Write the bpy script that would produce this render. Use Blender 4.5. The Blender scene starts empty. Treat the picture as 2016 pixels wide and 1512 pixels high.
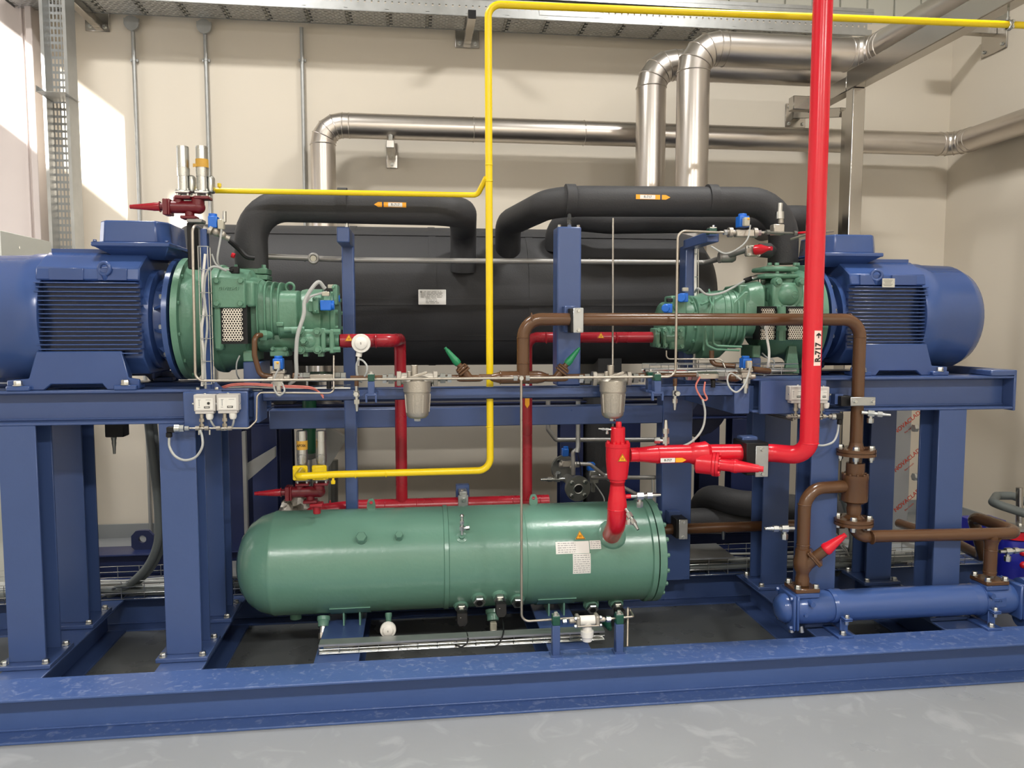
import bpy, math, random
from mathutils import Vector, Matrix
random.seed(7)
C = bpy.context.scene.collection
V = Vector
pi = math.pi
# ---------------------------------------------------------------- camera geometry
EYE = V((0, 0, 1.7)); FPX = 1514.0
YAW = math.radians(7.1); PITCH = math.radians(4.4)
_f = V((math.sin(YAW)*math.cos(PITCH), math.cos(YAW)*math.cos(PITCH), -math.sin(PITCH)))
_r = V((math.cos(YAW), -math.sin(YAW), 0)); _u = _r.cross(_f)
def ray(px, py):
    return _f + _r*((px-1008)/FPX) - _u*((py-756)/FPX)
def W(px, py, Y):
    d = ray(px, py); return EYE + d*(Y/d.y)
def WX(px, py, X):
    d = ray(px, py); return EYE + d*(X/d.x)
def WZ(px, py, Z):
    d = ray(px, py); return EYE + d*((Z-EYE.z)/d.z)
# ---------------------------------------------------------------- mesh builder
def frame_of(d):
    d = V(d).normalized()
    a = V((0, 0, 1)) if abs(d.z) < 0.9 else V((1, 0, 0))
    u = d.cross(a).normalized(); v = d.cross(u)
    return d, u, v
class MB:
    def __init__(s):
        s.v = []; s.f = []; s.M = None; s.g = []
    def add(s, vs, fs):
        o = len(s.v)
        if s.M is not None: vs = [s.M @ V(p) for p in vs]
        s.v += [tuple(p) for p in vs]; s.f += [tuple(i+o for i in f) for f in fs]; return s
    def bx(s, x0, x1, y0, y1, z0, z1):
        if x0 > x1: x0, x1 = x1, x0
        if y0 > y1: y0, y1 = y1, y0
        if z0 > z1: z0, z1 = z1, z0
        return s.add([(x0,y0,z0),(x1,y0,z0),(x1,y1,z0),(x0,y1,z0),(x0,y0,z1),(x1,y0,z1),(x1,y1,z1),(x0,y1,z1)],
                     [(0,3,2,1),(4,5,6,7),(0,1,5,4),(1,2,6,5),(2,3,7,6),(3,0,4,7)])
    def box(s, c, sz, R=None):
        h = [k/2 for k in sz]; pts = []
        for x, y, z in ((-1,-1,-1),(1,-1,-1),(1,1,-1),(-1,1,-1),(-1,-1,1),(1,-1,1),(1,1,1),(-1,1,1)):
            p = V((x*h[0], y*h[1], z*h[2]))
            if R is not None: p = R @ p
            pts.append(V(c)+p)
        return s.add(pts, [(0,3,2,1),(4,5,6,7),(0,1,5,4),(1,2,6,5),(2,3,7,6),(3,0,4,7)])
    def lathe(s, p0, d, prof, n=24, ph=0.0, sq=None):
        d, u, v = frame_of(d); p0 = V(p0); vs = []; fs = []
        for t, r in prof:
            for k in range(n):
                a = 2*pi*k/n + ph
                vs.append(p0 + d*t + (u*math.cos(a)+v*math.sin(a))*max(r, 1e-5))
        m = len(prof)
        for i in range(m-1):
            for k in range(n):
                a = i*n+k; b = i*n+(k+1) % n
                fs.append((a, b, b+n, a+n))
        fs.append(tuple(range(n-1, -1, -1))); fs.append(tuple(range((m-1)*n, m*n)))
        return s.add(vs, fs)
    def cyl(s, p0, p1, r, r1=None, n=24):
        p0 = V(p0); p1 = V(p1)
        return s.lathe(p0, p1-p0, [(0, r), ((p1-p0).length, r if r1 is None else r1)], n)
    def hexa(s, p, d, af, h, cap=True):
        r = af/1.732
        pr = [(0, r), (h*0.8, r), (h, r*0.86)] if cap else [(0, r), (h, r)]
        return s.lathe(p, d, pr, 6)
    def bolt(s, p, d, af, h=None):
        h = h or af*0.65; s.g.append((len(s.v), len(s.f)))
        d = V(d).normalized()
        s.cyl(V(p), V(p)+d*h*0.18, af*0.72, n=16)
        return s.hexa(V(p)+d*h*0.15, d, af, h)
    def tube(s, pts, r, bend=0.0, n=12, cap=True):
        P = path(pts, bend); m = len(P); vs = []; fs = []
        t0 = (P[1]-P[0]).normalized(); _, u, _ = frame_of(t0)
        for i in range(m):
            t = (P[min(i+1, m-1)]-P[max(i-1, 0)]).normalized()
            u = (u - t*u.dot(t)).normalized(); w = t.cross(u)
            rr = r
            if 0 < i < m-1:
                c = max(-1, min(1, (P[i]-P[i-1]).normalized().dot((P[i+1]-P[i]).normalized())))
            for k in range(n):
                a = 2*pi*k/n
                vs.append(P[i]+(u*math.cos(a)+w*math.sin(a))*rr)
        for i in range(m-1):
            for k in range(n):
                a = i*n+k; b = i*n+(k+1) % n
                fs.append((a, b, b+n, a+n))
        fs.append(tuple(range(n-1, -1, -1))); fs.append(tuple(range((m-1)*n, m*n)))
        return s.add(vs, fs)
    def prism(s, poly, o, u, v, n, th):
        """poly in (u,v), extruded along n by th"""
        o = V(o); u = V(u); v = V(v); n = V(n); k = len(poly)
        vs = [o+u*a+v*b for a, b in poly]+[o+u*a+v*b+n*th for a, b in poly]
        fs = [tuple(range(k-1, -1, -1)), tuple(range(k, 2*k))]+[(i, (i+1) % k, k+(i+1) % k, k+i) for i in range(k)]
        if u.cross(v).dot(n) < 0: fs = [tuple(reversed(f)) for f in fs]
        return s.add(vs, fs)
    def torus(s, c, ax, R, r, n=24, m=10, a0=0, a1=2*pi):
        d, u, v = frame_of(ax); full = a1-a0 > 6.28
        pts = []
        k = n if full else n+1
        vs = []; fs = []
        for i in range(k):
            a = a0+(a1-a0)*i/n; e = u*math.cos(a)+v*math.sin(a)
            for j in range(m):
                b = 2*pi*j/m
                vs.append(V(c)+e*(R+r*math.cos(b))+d*r*math.sin(b))
        for i in range(n):
            i2 = (i+1) % k
            for j in range(m):
                j2 = (j+1) % m
                fs.append((i*m+j, i2*m+j, i2*m+j2, i*m+j2))
        return s.add(vs, fs)
    def ball(s, c, r, n=16, sc=(1,1,1)):
        pr = [(-math.cos(pi*i/(n//2))*r, math.sin(pi*i/(n//2))*r) for i in range(n//2+1)]
        o = len(s.v); s.lathe((0,0,0), (0,0,1), pr, n)
        s.v[o:] = [(p[0]*sc[0]+c[0], p[1]*sc[1]+c[1], p[2]*sc[2]+c[2]) for p in s.v[o:]]
        return s
    def ibeam(s, ax, a0, a1, b0, b1, c0, c1, tf=.012, tw=.009, flat='z'):
        """along ax from a0..a1; for x/y: b=other horizontal, c=z, flanges horizontal. for z: b=x range, c=y range, flanges face y"""
        m = (b0+b1)/2
        if ax == 'x':
            s.bx(a0,a1,b0,b1,c0,c0+tf); s.bx(a0,a1,b0,b1,c1-tf,c1); s.bx(a0,a1,m-tw/2,m+tw/2,c0+tf,c1-tf)
            s.bx(a0,a1,m-tw*1.3,m+tw*1.3,c0+tf,c0+tf+.01); s.bx(a0,a1,m-tw*1.3,m+tw*1.3,c1-tf-.01,c1-tf)
        elif ax == 'y':
            s.bx(b0,b1,a0,a1,c0,c0+tf); s.bx(b0,b1,a0,a1,c1-tf,c1); s.bx(m-tw/2,m+tw/2,a0,a1,c0+tf,c1-tf)
        else:
            s.bx(b0,b1,c0,c0+tf,a0,a1); s.bx(b0,b1,c1-tf,c1,a0,a1); s.bx(m-tw/2,m+tw/2,c0+tf,c1-tf,a0,a1)
        return s
    def build(s, name, mat, parent=None, bev=0.0, seg=1, label=None, kind=None, ang=38, rel=True):
        if name in ('bolt', 'screw') and len(s.g) > 1:
            e = s.g[1:]+[(len(s.v), len(s.f))]
            for (v0, f0), (v1, f1) in zip(s.g, e):
                q = MB(); q.v = s.v[v0:v1]; q.f = [tuple(i-v0 for i in f) for f in s.f[f0:f1]]; r = q.build(name, mat, parent, bev, seg, label, kind, ang, rel)
            return r
        if parent is None:
            xs = [p[0] for p in s.v]; ys = [p[1] for p in s.v]; zs = [p[2] for p in s.v]
            o = V(((min(xs)+max(xs))/2, (min(ys)+max(ys))/2, min(zs)))
        else:
            o = V((0, 0, 0)); q = parent
            if rel:
                while q is not None: o += q.location; q = q.parent
        me = bpy.data.meshes.new(name)
        me.from_pydata([tuple(V(p)-o) for p in s.v], [], s.f); me.validate(); me.update()
        me.materials.append(mat)
        me.polygons.foreach_set('use_smooth', [True]*len(me.polygons))
        me.set_sharp_from_angle(angle=math.radians(ang))
        ob = bpy.data.objects.new(name, me); C.objects.link(ob)
        if parent is None: ob.location = o
        else: ob.parent = parent
        if bev:
            m = ob.modifiers.new('bevel', 'BEVEL'); m.width = bev; m.segments = seg; m.limit_method = 'ANGLE'; m.angle_limit = math.radians(40)
            m.harden_normals = False
        if label: ob['label'] = label
        if kind: ob['kind'] = kind
        return ob
def path(pts, bend):
    P = [V(p) for p in pts]
    if len(P) < 3 or (not isinstance(bend, (list, tuple)) and bend <= 0): return P
    out = [P[0]]
    for i in range(1, len(P)-1):
        a = P[i-1]-P[i]; b = P[i+1]-P[i]; la = a.length; lb = b.length
        a.normalize(); b.normalize()
        ang = a.angle(b)
        if ang > pi-0.02: out.append(P[i]); continue
        bd = bend[i-1] if isinstance(bend, (list, tuple)) else bend
        if bd <= 0: out.append(P[i]); continue
        t = min(bd/math.tan(ang/2), la*0.49 if 1 < i else la*.98, lb*0.49 if i < len(P)-2 else lb*.98); R = t*math.tan(ang/2)
        c = P[i]+(a+b).normalized()*(R/math.sin(ang/2))
        s0 = P[i]+a*t-c; s1 = P[i]+b*t-c; tot = s0.angle(s1); k = max(3, int(tot/0.16))
        ax = s0.cross(s1).normalized()
        for j in range(k+1):
            out.append(c+Matrix.Rotation(tot*j/k, 3, ax) @ s0)
    out.append(P[-1]); return out
def smooth_path(pts, k=8):
    P = [V(p) for p in pts]; Q = [P[0]*2-P[1]]+P+[P[-1]*2-P[-2]]; out = []
    for i in range(1, len(Q)-2):
        a, b, c, d = Q[i-1], Q[i], Q[i+1], Q[i+2]
        for j in range(k):
            t = j/k
            out.append(0.5*((2*b)+(c-a)*t+(2*a-5*b+4*c-d)*t*t+(3*b-a-3*c+d)*t**3))
    out.append(P[-1]); return out
def tag(o, label, cat, group=None, kind=None):
    o['label'] = label; o['category'] = cat
    if group: o['group'] = group
    if kind: o['kind'] = kind
    return o
def thing(name, label, cat, loc=(0,0,0), group=None, rz=0):
    o = bpy.data.objects.new(name, None); C.objects.link(o); o.empty_display_size = .05
    o.location = loc; o.rotation_euler = (0, 0, rz); return tag(o, label, cat, group)
def sub(name, loc, parent):
    return None
def dup(root, loc=None, rz=None, label=None, group=None):
    def cp(o, par):
        c = o.copy(); C.objects.link(c); c.parent = par
        for ch in list(o.children): cp(ch, c)
        return c
    r = cp(root, None)
    if loc is not None: r.location = loc
    if rz is not None: r.rotation_euler = (r.rotation_euler[0], r.rotation_euler[1], rz)
    if label: r['label'] = label
    if group: r['group'] = group
    return r
# ---------------------------------------------------------------- materials
def srgb(h):
    if isinstance(h, str): c = [int(h[i:i+2], 16)/255 for i in (0, 2, 4)]
    else: c = [x/255 for x in h]
    return [x/12.92 if x <= .04045 else ((x+.055)/1.055)**2.4 for x in c]+[1]
def mat(name, col, rough=.4, metal=0, var=.06, nscale=6, bump=0, bscale=60, spec=.5, coat=0, aniso=None, rvar=.06, dust=None):
    m = bpy.data.materials.new(name); m.use_nodes = True; nt = m.node_tree; N = nt.nodes; L = nt.links
    b = N['Principled BSDF']; b.inputs['Roughness'].default_value = rough; b.inputs['Metallic'].default_value = metal
    b.inputs['Specular IOR Level'].default_value = spec; b.inputs['Coat Weight'].default_value = coat; b.inputs['Coat Roughness'].default_value = .08
    tc = N.new('ShaderNodeTexCoord'); no = N.new('ShaderNodeTexNoise'); no.inputs['Scale'].default_value = nscale; no.inputs['Detail'].default_value = 6
    mp = N.new('ShaderNodeMapping'); L.new(tc.outputs['Object'], mp.inputs['Vector']); L.new(mp.outputs[0], no.inputs['Vector'])
    if aniso: mp.inputs['Scale'].default_value = aniso
    mx = N.new('ShaderNodeMix'); mx.data_type = 'RGBA'; c = srgb(col)
    mx.inputs[6].default_value = [x*(1-var) for x in c[:3]]+[1]; mx.inputs[7].default_value = [min(1, x*(1+var)) for x in c[:3]]+[1]
    L.new(no.outputs['Fac'], mx.inputs[0]); out = mx.outputs[2]
    if dust:
        n2 = N.new('ShaderNodeTexNoise'); n2.inputs['Scale'].default_value = dust[1]; n2.inputs['Detail'].default_value = 9; n2.inputs['Distortion'].default_value = dust[4] if len(dust) > 4 else .6
        L.new(tc.outputs['Object'], n2.inputs['Vector'])
        cr = N.new('ShaderNodeValToRGB'); cr.color_ramp.elements[0].position = dust[2]; cr.color_ramp.elements[1].position = dust[2]+.14
        cr.color_ramp.elements[1].color = (dust[3],)*3+(1,)
        L.new(n2.outputs['Fac'], cr.inputs[0]); fo_ = cr.outputs[0]
        if len(dust) > 5:
            ge = N.new('ShaderNodeNewGeometry'); sx = N.new('ShaderNodeSeparateXYZ'); L.new(ge.outputs['True Normal'], sx.inputs[0])
            mm_ = N.new('ShaderNodeMath'); mm_.operation = 'MULTIPLY'; mm_.use_clamp = True; L.new(fo_, mm_.inputs[0]); L.new(sx.outputs['Z'], mm_.inputs[1]); fo_ = mm_.outputs[0]
        m2 = N.new('ShaderNodeMix'); m2.data_type = 'RGBA'; m2.inputs[7].default_value = srgb(dust[0]); L.new(out, m2.inputs[6]); L.new(fo_, m2.inputs[0]); out = m2.outputs[2]
    L.new(out, b.inputs['Base Color'])
    if rvar:
        mr = N.new('ShaderNodeMapRange'); mr.inputs[3].default_value = max(.02, rough-rvar); mr.inputs[4].default_value = min(1, rough+rvar)
        L.new(no.outputs['Fac'], mr.inputs[0]); L.new(mr.outputs[0], b.inputs['Roughness'])
    if bump:
        nb = N.new('ShaderNodeTexNoise'); nb.inputs['Scale'].default_value = bscale; nb.inputs['Detail'].default_value = 5
        L.new(mp.outputs[0], nb.inputs['Vector'])
        bp = N.new('ShaderNodeBump'); bp.inputs['Strength'].default_value = bump; bp.inputs['Distance'].default_value = .004
        L.new(nb.outputs['Fac'], bp.inputs['Height']); L.new(bp.outputs[0], b.inputs['Normal'])
    return m
M = {}
M['blue'] = mat('blue_paint', (64,84,130), .3, bump=.12, bscale=45, var=.05)
M['blue2'] = mat('blue_gloss_paint', (56,80,132), .22, bump=.1, bscale=30, var=.06)
M['bluedusty'] = mat('blue_paint_scuffed', (66,90,142), .36, bump=.1, dust=((150,162,192), 34, .55, .34, .8, 1))
M['navy'] = mat('dark_blue_paint', (30,42,84), .4)
M['cooler'] = mat('bright_blue_gloss', (60,86,142), .22, bump=.1, bscale=30, var=.05)
M['pump'] = mat('pump_blue', (28,34,150), .3)
M['green'] = mat('green_paint', (98,139,123), .24, bump=.15, bscale=55, var=.06, nscale=4)
M['green2'] = mat('green_casting_paint', (92,134,112), .36, bump=.35, bscale=70, var=.08)
M['cap'] = mat('green_plastic', (16,120,76), .4)
M['dkgreen'] = mat('dark_green_plastic', (22,74,60), .35)
M['red'] = mat('red_paint', (210,26,45), .25, bump=.1, bscale=30, var=.05)
M['red2'] = mat('dark_red_paint', (150,24,38), .28, bump=.1, bscale=30, var=.06)
M['red3'] = mat('crimson_paint', (104,18,30), .36, bump=.2)
M['yellow'] = mat('yellow_paint', (236,204,16), .3, bump=.1, bscale=40, var=.06)
M['brown'] = mat('brown_paint', (90,62,41), .22, bump=.12, bscale=30, var=.07)
M['black'] = mat('black_foam_rubber', (54,54,56), .62, bump=.3, bscale=120, var=.15, nscale=3, spec=.35)
M['rubber'] = mat('black_plastic', (22,22,24), .5, spec=.3)
M['steel'] = mat('brushed_steel', (190,186,180), .24, 1, var=.06, aniso=(1,1,1), nscale=4, rvar=.06)
M['clad'] = mat('cladding_steel', (206,200,194), .3, 1, var=.07, nscale=3, rvar=.05, bump=.05, bscale=8)
M['tube'] = mat('stainless_tube', (172,165,154), .4, .9)
M['galv'] = mat('galvanised_steel', (176,178,178), .42, .85, var=.15, nscale=14, bump=.1)
M['zinc'] = mat('zinc_plate', (200,202,200), .28, 1, var=.06)
M['cast'] = mat('cast_aluminium', (176,170,160), .42, .75, bump=.3, bscale=160)
M['iron'] = mat('dark_steel', (142,143,138), .4, .85)
M['greypipe'] = mat('dull_grey_pipe', (146,144,141), .42, .5, bump=.1)
M['blueplastic'] = mat('blue_plastic', (22,104,204), .4)
M['white'] = mat('white_plastic', (226,224,218), .4)
M['greybox'] = mat('grey_cover', (196,192,188), .42)
M['clear'] = mat('clear_plastic', (180,176,160), .12, 0, spec=.8)
M['cable'] = mat('grey_cable', (168,170,168), .5)
M['dkcable'] = mat('dark_grey_cable', (92,98,98), .55)
M['pink'] = mat('salmon_cable', (206,120,110), .5)
M['wall'] = mat('cream_wall', (219,210,195), .62, var=.02, nscale=2, bump=.03, bscale=30)
M['panel'] = mat('panel_wall', (200,200,190), .5, var=.02)
M['base'] = mat('grey_baseboard', (146,150,152), .45)
M['cabinet'] = mat('light_grey_cabinet', (196,198,190), .45)
M['sticker'] = mat('white_sticker', (232,230,226), .4)
M['pinkstick'] = mat('pale_sticker', (244,214,204), .4)
M['orange'] = mat('orange_sticker', (246,170,24), .4)
M['ink'] = mat('black_ink', (20,20,20), .5)
M['tape'] = mat('yellow_tape', (206,158,60), .5)
M['ceil'] = mat('ceiling_white', (210,210,205), .6)
M['signred'] = mat('sticker_red', (190,60,40), .5)
def text(s, name, mt, parent, loc, size, u, v, bold=0.0, align='CENTER', depth=.0006, sx=1.0):
    """flat lettering with reading direction u and up direction v"""
    cu = bpy.data.curves.new(name, 'FONT'); cu.body = s; cu.size = size; cu.align_x = align; cu.align_y = 'CENTER'; cu.extrude = depth/2; cu.offset = bold; cu.resolution_u = 4
    o = bpy.data.objects.new(name+'_tmp', cu); C.objects.link(o)
    dg = bpy.context.evaluated_depsgraph_get(); dg.update()
    me = bpy.data.meshes.new_from_object(o.evaluated_get(dg)); bpy.data.objects.remove(o); bpy.data.curves.remove(cu)
    u = V(u).normalized(); v = V(v).normalized(); w = u.cross(v)
    R = Matrix((u*sx, v, w)).transposed()
    off = V((0, 0, 0)); q = parent
    while q is not None: off += q.location; q = q.parent
    for p in me.vertices: p.co = R @ p.co + V(loc) - off
    me.materials.clear(); me.materials.append(mt); me.name = name
    ob = bpy.data.objects.new(name, me); C.objects.link(ob); ob.parent = parent; return ob
# ================================================================ camera
cam = bpy.data.cameras.new('camera'); co = bpy.data.objects.new('camera', cam); C.objects.link(co)
cam.sensor_fit = 'HORIZONTAL'; cam.sensor_width = 36; cam.lens = 36*FPX/2016; cam.clip_start = .05
co.location = EYE; co.rotation_euler = (Matrix((_r, _u, -_f)).transposed()).to_euler()
bpy.context.scene.camera = co
# ================================================================ room
XL, XR, YB, YF, ZC = -4.6, 4.68, 6.4, -3.2, 6.3
def struct(name, mb, m, **k): return mb.build(name, m, kind='structure', **k)
fm = mat('epoxy_floor', (144,147,150), .32, var=.1, nscale=2.2, bump=.12, bscale=14, dust=((170,172,175), 5, .55, .5, 1.5), rvar=.12)
struct('floor', MB().bx(XL-.2, XR+.2, YF-.2, YB+.2, -.1, 0), fm)
struct('floor', MB().bx(-3.4, 4.4, 3.40, 4.40, .0005, .003), mat('dark_floor_coating', (92,95,96), .28, var=.12, nscale=3, bump=.08, bscale=10))  # floor shade between the skid beams, put in as a darker sheet
struct('ceiling', MB().bx(XL-.2, XR+.2, YF-.2, YB+.2, ZC, ZC+.1), M['ceil'])
struct('wall_back', MB().bx(XL-.2, XR+.2, YB, YB+.2, 0, 4.28), M['wall'])
pw = MB().bx(XL-.2, XR+.2, YB+.06, YB+.2, 4.28, ZC)
x = XL
while x < XR:
    pw.bx(x, x+.235, YB+.035, YB+.06, 4.28, ZC); x += .25
struct('wall_back_upper', pw, M['panel'], bev=.004)
struct('wall_right', MB().bx(XR, XR+.2, YF, YB, 0, ZC), M['wall'])
struct('wall_front', MB().bx(XL-.2, XR+.2, YF-.2, YF, 0, ZC), M['wall'])
# left wall with two high window openings and an added, unseen fill-light opening
ops = [(1.26, 3.35, 4.45, 5.27), (.35, .95, 4.3, 5.0), (4.4, 6.2, .6, 3.7)]
def wall_with_holes(xa, xb, y0, y1, z0, z1, holes):
    ys = sorted({y0, y1}|{h[0] for h in holes}|{h[1] for h in holes}); m = MB()
    for a, b in zip(ys, ys[1:]):
        hs = sorted((h[2], h[3]) for h in holes if h[0] <= a and h[1] >= b); z = z0
        for c, d in hs:
            m.bx(xa, xb, a, b, z, c); z = d
        m.bx(xa, xb, a, b, z, z1)
    return m
struct('wall_left', wall_with_holes(XL-.12, XL, YF, YB, 0, ZC, ops), M['wall'])
for i, h in enumerate(ops):
    wf = MB()
    for (a, b, c, d) in ((h[0], h[1], h[2], h[2]+.03), (h[0], h[1], h[3]-.03, h[3]), (h[0], h[0]+.03, h[2], h[3]), (h[1]-.03, h[1], h[2], h[3])):
        wf.bx(XL-.09, XL-.03, a, b, c, d)
    struct('window_%d' % (i+1), wf, M['galv'])  # the last frame lines the added, unseen fill opening
struct('baseboard_back', MB().bx(XL, XR, YB-.02, YB, 0, .11), M['base'])
struct('baseboard_right', MB().bx(XR-.02, XR, YF, YB-.02, 0, .13), M['base'])
# steel column casing on the far left
colm = mat('painted_column', (196,186,182), .4, var=.03)
cc = MB()
a = W(-260, 300, 6.2).x; b = W(61, 300, 6.2).x
cc.bx(a, b, 6.25, 6.32, 0, ZC); cc.bx(b, b+.045, 6.2, 6.4, 0, ZC); cc.bx(b-.05, b-.035, 6.235, 6.25, 0, ZC); cc.bx(a, b, 6.32, 6.4, 0, ZC)
struct('trim_1', cc, colm, bev=.004)
# ---------------------------------------------------------------- lights
def area(name, loc, sx, sy, power, col, tgt=None):
    l = bpy.data.lights.new(name, 'AREA'); l.shape = 'RECTANGLE'; l.size = sx; l.size_y = sy; l.energy = power; l.color = col
    o = bpy.data.objects.new(name, l); C.objects.link(o); o.location = loc
    if tgt is not None: o.rotation_euler = (V(tgt)-V(loc)).to_track_quat('-Z', 'Y').to_euler()
    return o
lampm = bpy.data.materials.new('lamp_glow'); lampm.use_nodes = True
e = lampm.node_tree.nodes['Principled BSDF']; e.inputs['Emission Color'].default_value = (1, .98, .94, 1); e.inputs['Emission Strength'].default_value = 14
LC = (1.0, .98, .94)
lamps = [(-1.75, 3.75, 5.6, 175), (2.3, 3.3, 5.6, 205), (-2.4, -1.4, 4.6, 230), (.4, -1.6, 4.6, 215), (3.1, -1.4, 4.6, 280)]
for i, (x, y, z, p) in enumerate(lamps):
    t = thing('ceiling_lamp', ['white ceiling lamp above the left motor','white ceiling lamp above the right motor','white ceiling lamp behind the viewer over the left aisle','white ceiling lamp behind the viewer over the middle aisle','white ceiling lamp behind the viewer over the right aisle'][i], 'lamp', (x, y, z), 'ceiling lamps')
    MB().bx(x-.38, x+.38, y-.17, y+.17, z+.03, z+.11).build('housing', M['galv'], t, bev=.01)
    MB().bx(x-.35, x+.35, y-.14, y+.14, z+.012, z+.03).build('diffuser', lampm, t)
    for q in (-.3, .3): MB().cyl((x+q, y, z+.11), (x+q, y, ZC), .004, n=6).build('hanger', M['galv'], t)
    area('lamp_light', (x, y, z), .7, .28, p, LC)
area('window_daylight', (XL-.01, 5.3, 2.1), 3.0, 1.7, 95, (1.0, .95, .93), (XL+3, 5.45, 1.7))  # added fill light out of view, brightens the low back wall
sun = bpy.data.lights.new('sun', 'SUN'); sun.energy = 26; sun.angle = math.radians(.9); sun.color = (1, .95, .88)
so = bpy.data.objects.new('sun', sun); C.objects.link(so); so.rotation_euler = V((1, 2, -.8)).to_track_quat('-Z', 'Y').to_euler()
w = bpy.data.worlds.new('sky'); bpy.context.scene.world = w; w.use_nodes = True
w.node_tree.nodes['Background'].inputs[0].default_value = (.75, .85, 1, 1); w.node_tree.nodes['Background'].inputs[1].default_value = 1.2
vs = bpy.context.scene.view_settings; vs.view_transform = 'Standard'; vs.look = 'None'; vs.gamma = 1; vs.use_curve_mapping = False; vs.exposure = -0.62
bpy.context.scene.cycles.max_bounces = 7; bpy.context.scene.cycles.diffuse_bounces = 4; bpy.context.scene.cycles.glossy_bounces = 3; bpy.context.scene.cycles.use_denoising = True
bpy.context.scene.cycles.caustics_reflective = False; bpy.context.scene.cycles.caustics_refractive = False
bpy.context.scene.cycles.sample_clamp_indirect = 4
# ================================================================ skid base
BL = M['blue']
sk = thing('skid_base', 'long blue steel base frame on the floor along the whole machine', 'steel frame', (0.6, 3.9, 0))
MB().ibeam('x', -3.6, 4.6, 3.22, 3.42, 0, .19).build('base_beam', M['bluedusty'], sk, bev=.003, label='scuffed front beam of the base')
MB().ibeam('x', -3.6, 4.6, 4.38, 4.58, 0, .19).build('base_beam', BL, sk, bev=.003)
for a in (-2.9, -1.81, -1.15, -.47, .6, 1.92, 2.6):
    MB().ibeam('y', 3.42, 4.38, a, a+.2, 0, .189).build('cross_beam', BL, sk, bev=.003)
ZB = .19
# columns
def column(x0, x1, y0, z1, label, grp, dx=.02, y1=None, tm=None):
    y1 = y1 or y0+.155; xm = (x0+x1)/2
    t = thing('support_column', label, 'column', (xm, (y0+y1)/2, ZB), grp)
    MB().ibeam('z', ZB+.02, z1, x0, x1, y0, y1, tf=.011, tw=.008).build('steel_profile', BL, t, bev=.002)
    bp = MB().bx(x0-.035, x1+.035, y0-.045, y1+.045, ZB, ZB+.02).build('base_plate', BL, t, bev=.003)
    for bx_ in (x0-.008, x1+.008):
        for by in (y0-.022, y1+.022):
            MB().bolt((bx_, by, ZB+.02), (0,0,1), .024).build('bolt', M['zinc'], bp)
    return t
G = 'blue columns under the motors'
column(-1.80, -1.645, 3.545, 1.263, 'front blue column furthest from the green tank, under the big left motor', G)
column(-1.135, -.98, 3.545, 1.263, 'front blue column just below the two pressure switch boxes', G)
column(-1.80, -1.645, 4.0, 1.263, 'rear blue column below the left motor, beside the hanging dark cables', G)
column(-1.135, -.98, 4.0, 1.263, 'rear blue column between the switch boxes and the domed tank end', G)
column(1.945, 2.09, 3.57, 1.27, 'front blue column behind the red angled cap and brown elbow', G)
column(2.625, 2.775, 3.57, 1.27, 'front blue column nearest the free right end of the deck', G)
column(1.955, 2.11, 4.11, 1.27, 'rear blue column behind the red pipe clamp', G)
column(2.60, 2.755, 4.11, 1.27, 'rear blue column behind the brown bolted flanges', G)
# motor decks
def deck(x0, x1, y0, y1, z0, z1, label):
    t = thing('motor_deck', label, 'steel frame', ((x0+x1)/2, (y0+y1)/2, z0), 'motor decks')
    MB().ibeam('x', x0, x1, y0, y0+.16, z0, z1, tf=.013).build('deck_beam', BL, t, bev=.003)
    MB().ibeam('x', x0, x1, y1-.16, y1, z0, z1, tf=.013).build('deck_beam', BL, t, bev=.003)
    for a in (x0+.02, (x0+x1)/2, x1-.1):
        MB().ibeam('y', y0+.085, y1-.085, a, a+.08, z0+.02, z1-.014, tf=.008).build('cross_member', BL, t)
    return t
DL = deck(-3.1, -.745, 3.545, 4.155, 1.263, 1.415, 'blue deck frame carrying the left motor')
DR = deck(1.63, 3.03, 3.57, 4.27, 1.27, 1.44, 'blue deck frame carrying the right motor, ending free at the right')
MB().bx(3.03, 3.045, 3.57, 4.27, 1.262, 1.47).build('end_plate', BL, DR, bev=.003)
MB().prism([(0,0),(.14,0),(.14,.03),(0,.03)], (2.9,3.57,1.44), (1,0,0), (0,0,1), (0,1,0), .16).build('end_stop', BL, DR, bev=.005)
MB().bx(-1.02, -.745, 3.52, 3.545, 1.235, 1.405).build('mounting_plate', BL, DL, bev=.004)
MB().bx(-.72, -.70, 3.53, 3.72, 1.262, 1.40).bx(-.745, -.70, 3.62, 3.63, 1.262, 1.40).build('joint_plate', BL, DL, bev=.003)
# mid frame
mf = thing('middle_frame', 'blue frame of low beams joining the two motor decks', 'steel frame', (.4, 4, 1.1))
def chan(x0, x1, y, z0, z1, name, m=BL):
    return MB().bx(x0, x1, y, y+.006, z0, z1).bx(x0, x1, y, y+.07, z1-.007, z1).bx(x0, x1, y, y+.07, z0, z0+.007).build(name, m, mf, bev=.0025)
chan(-.70, 1.62, 3.62, 1.35, 1.405, 'front_rail')
MB().bx(-.8, 1.42, 4.3, 4.40, 1.13, 1.235).build('rear_rail', BL, mf, bev=.004)
MB().bx(1.42, 1.60, 4.3, 4.42, .19, 1.405).build('post', BL, mf, bev=.004)
MB().bx(1.55, 1.63, 3.6, 4.3, 1.262, 1.40).build('side_rail', BL, mf, bev=.003)
MB().prism([(0,0),(.12,0),(0,-.17)], (1.60,4.32,1.36), (1,0,0), (0,0,1), (0,1,0), .012).build('gusset', BL, mf)
MB().bx(1.60, 1.85, 4.28, 4.36, 1.30, 1.36).build('tie_plate', BL, mf, bev=.003)
MB().bx(1.83, 1.905, 4.0, 4.08, .9, 1.40).build('post', BL, mf, bev=.003)
chan(1.62, 1.66, 3.62, 1.262, 1.405, 'end_plate')
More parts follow.
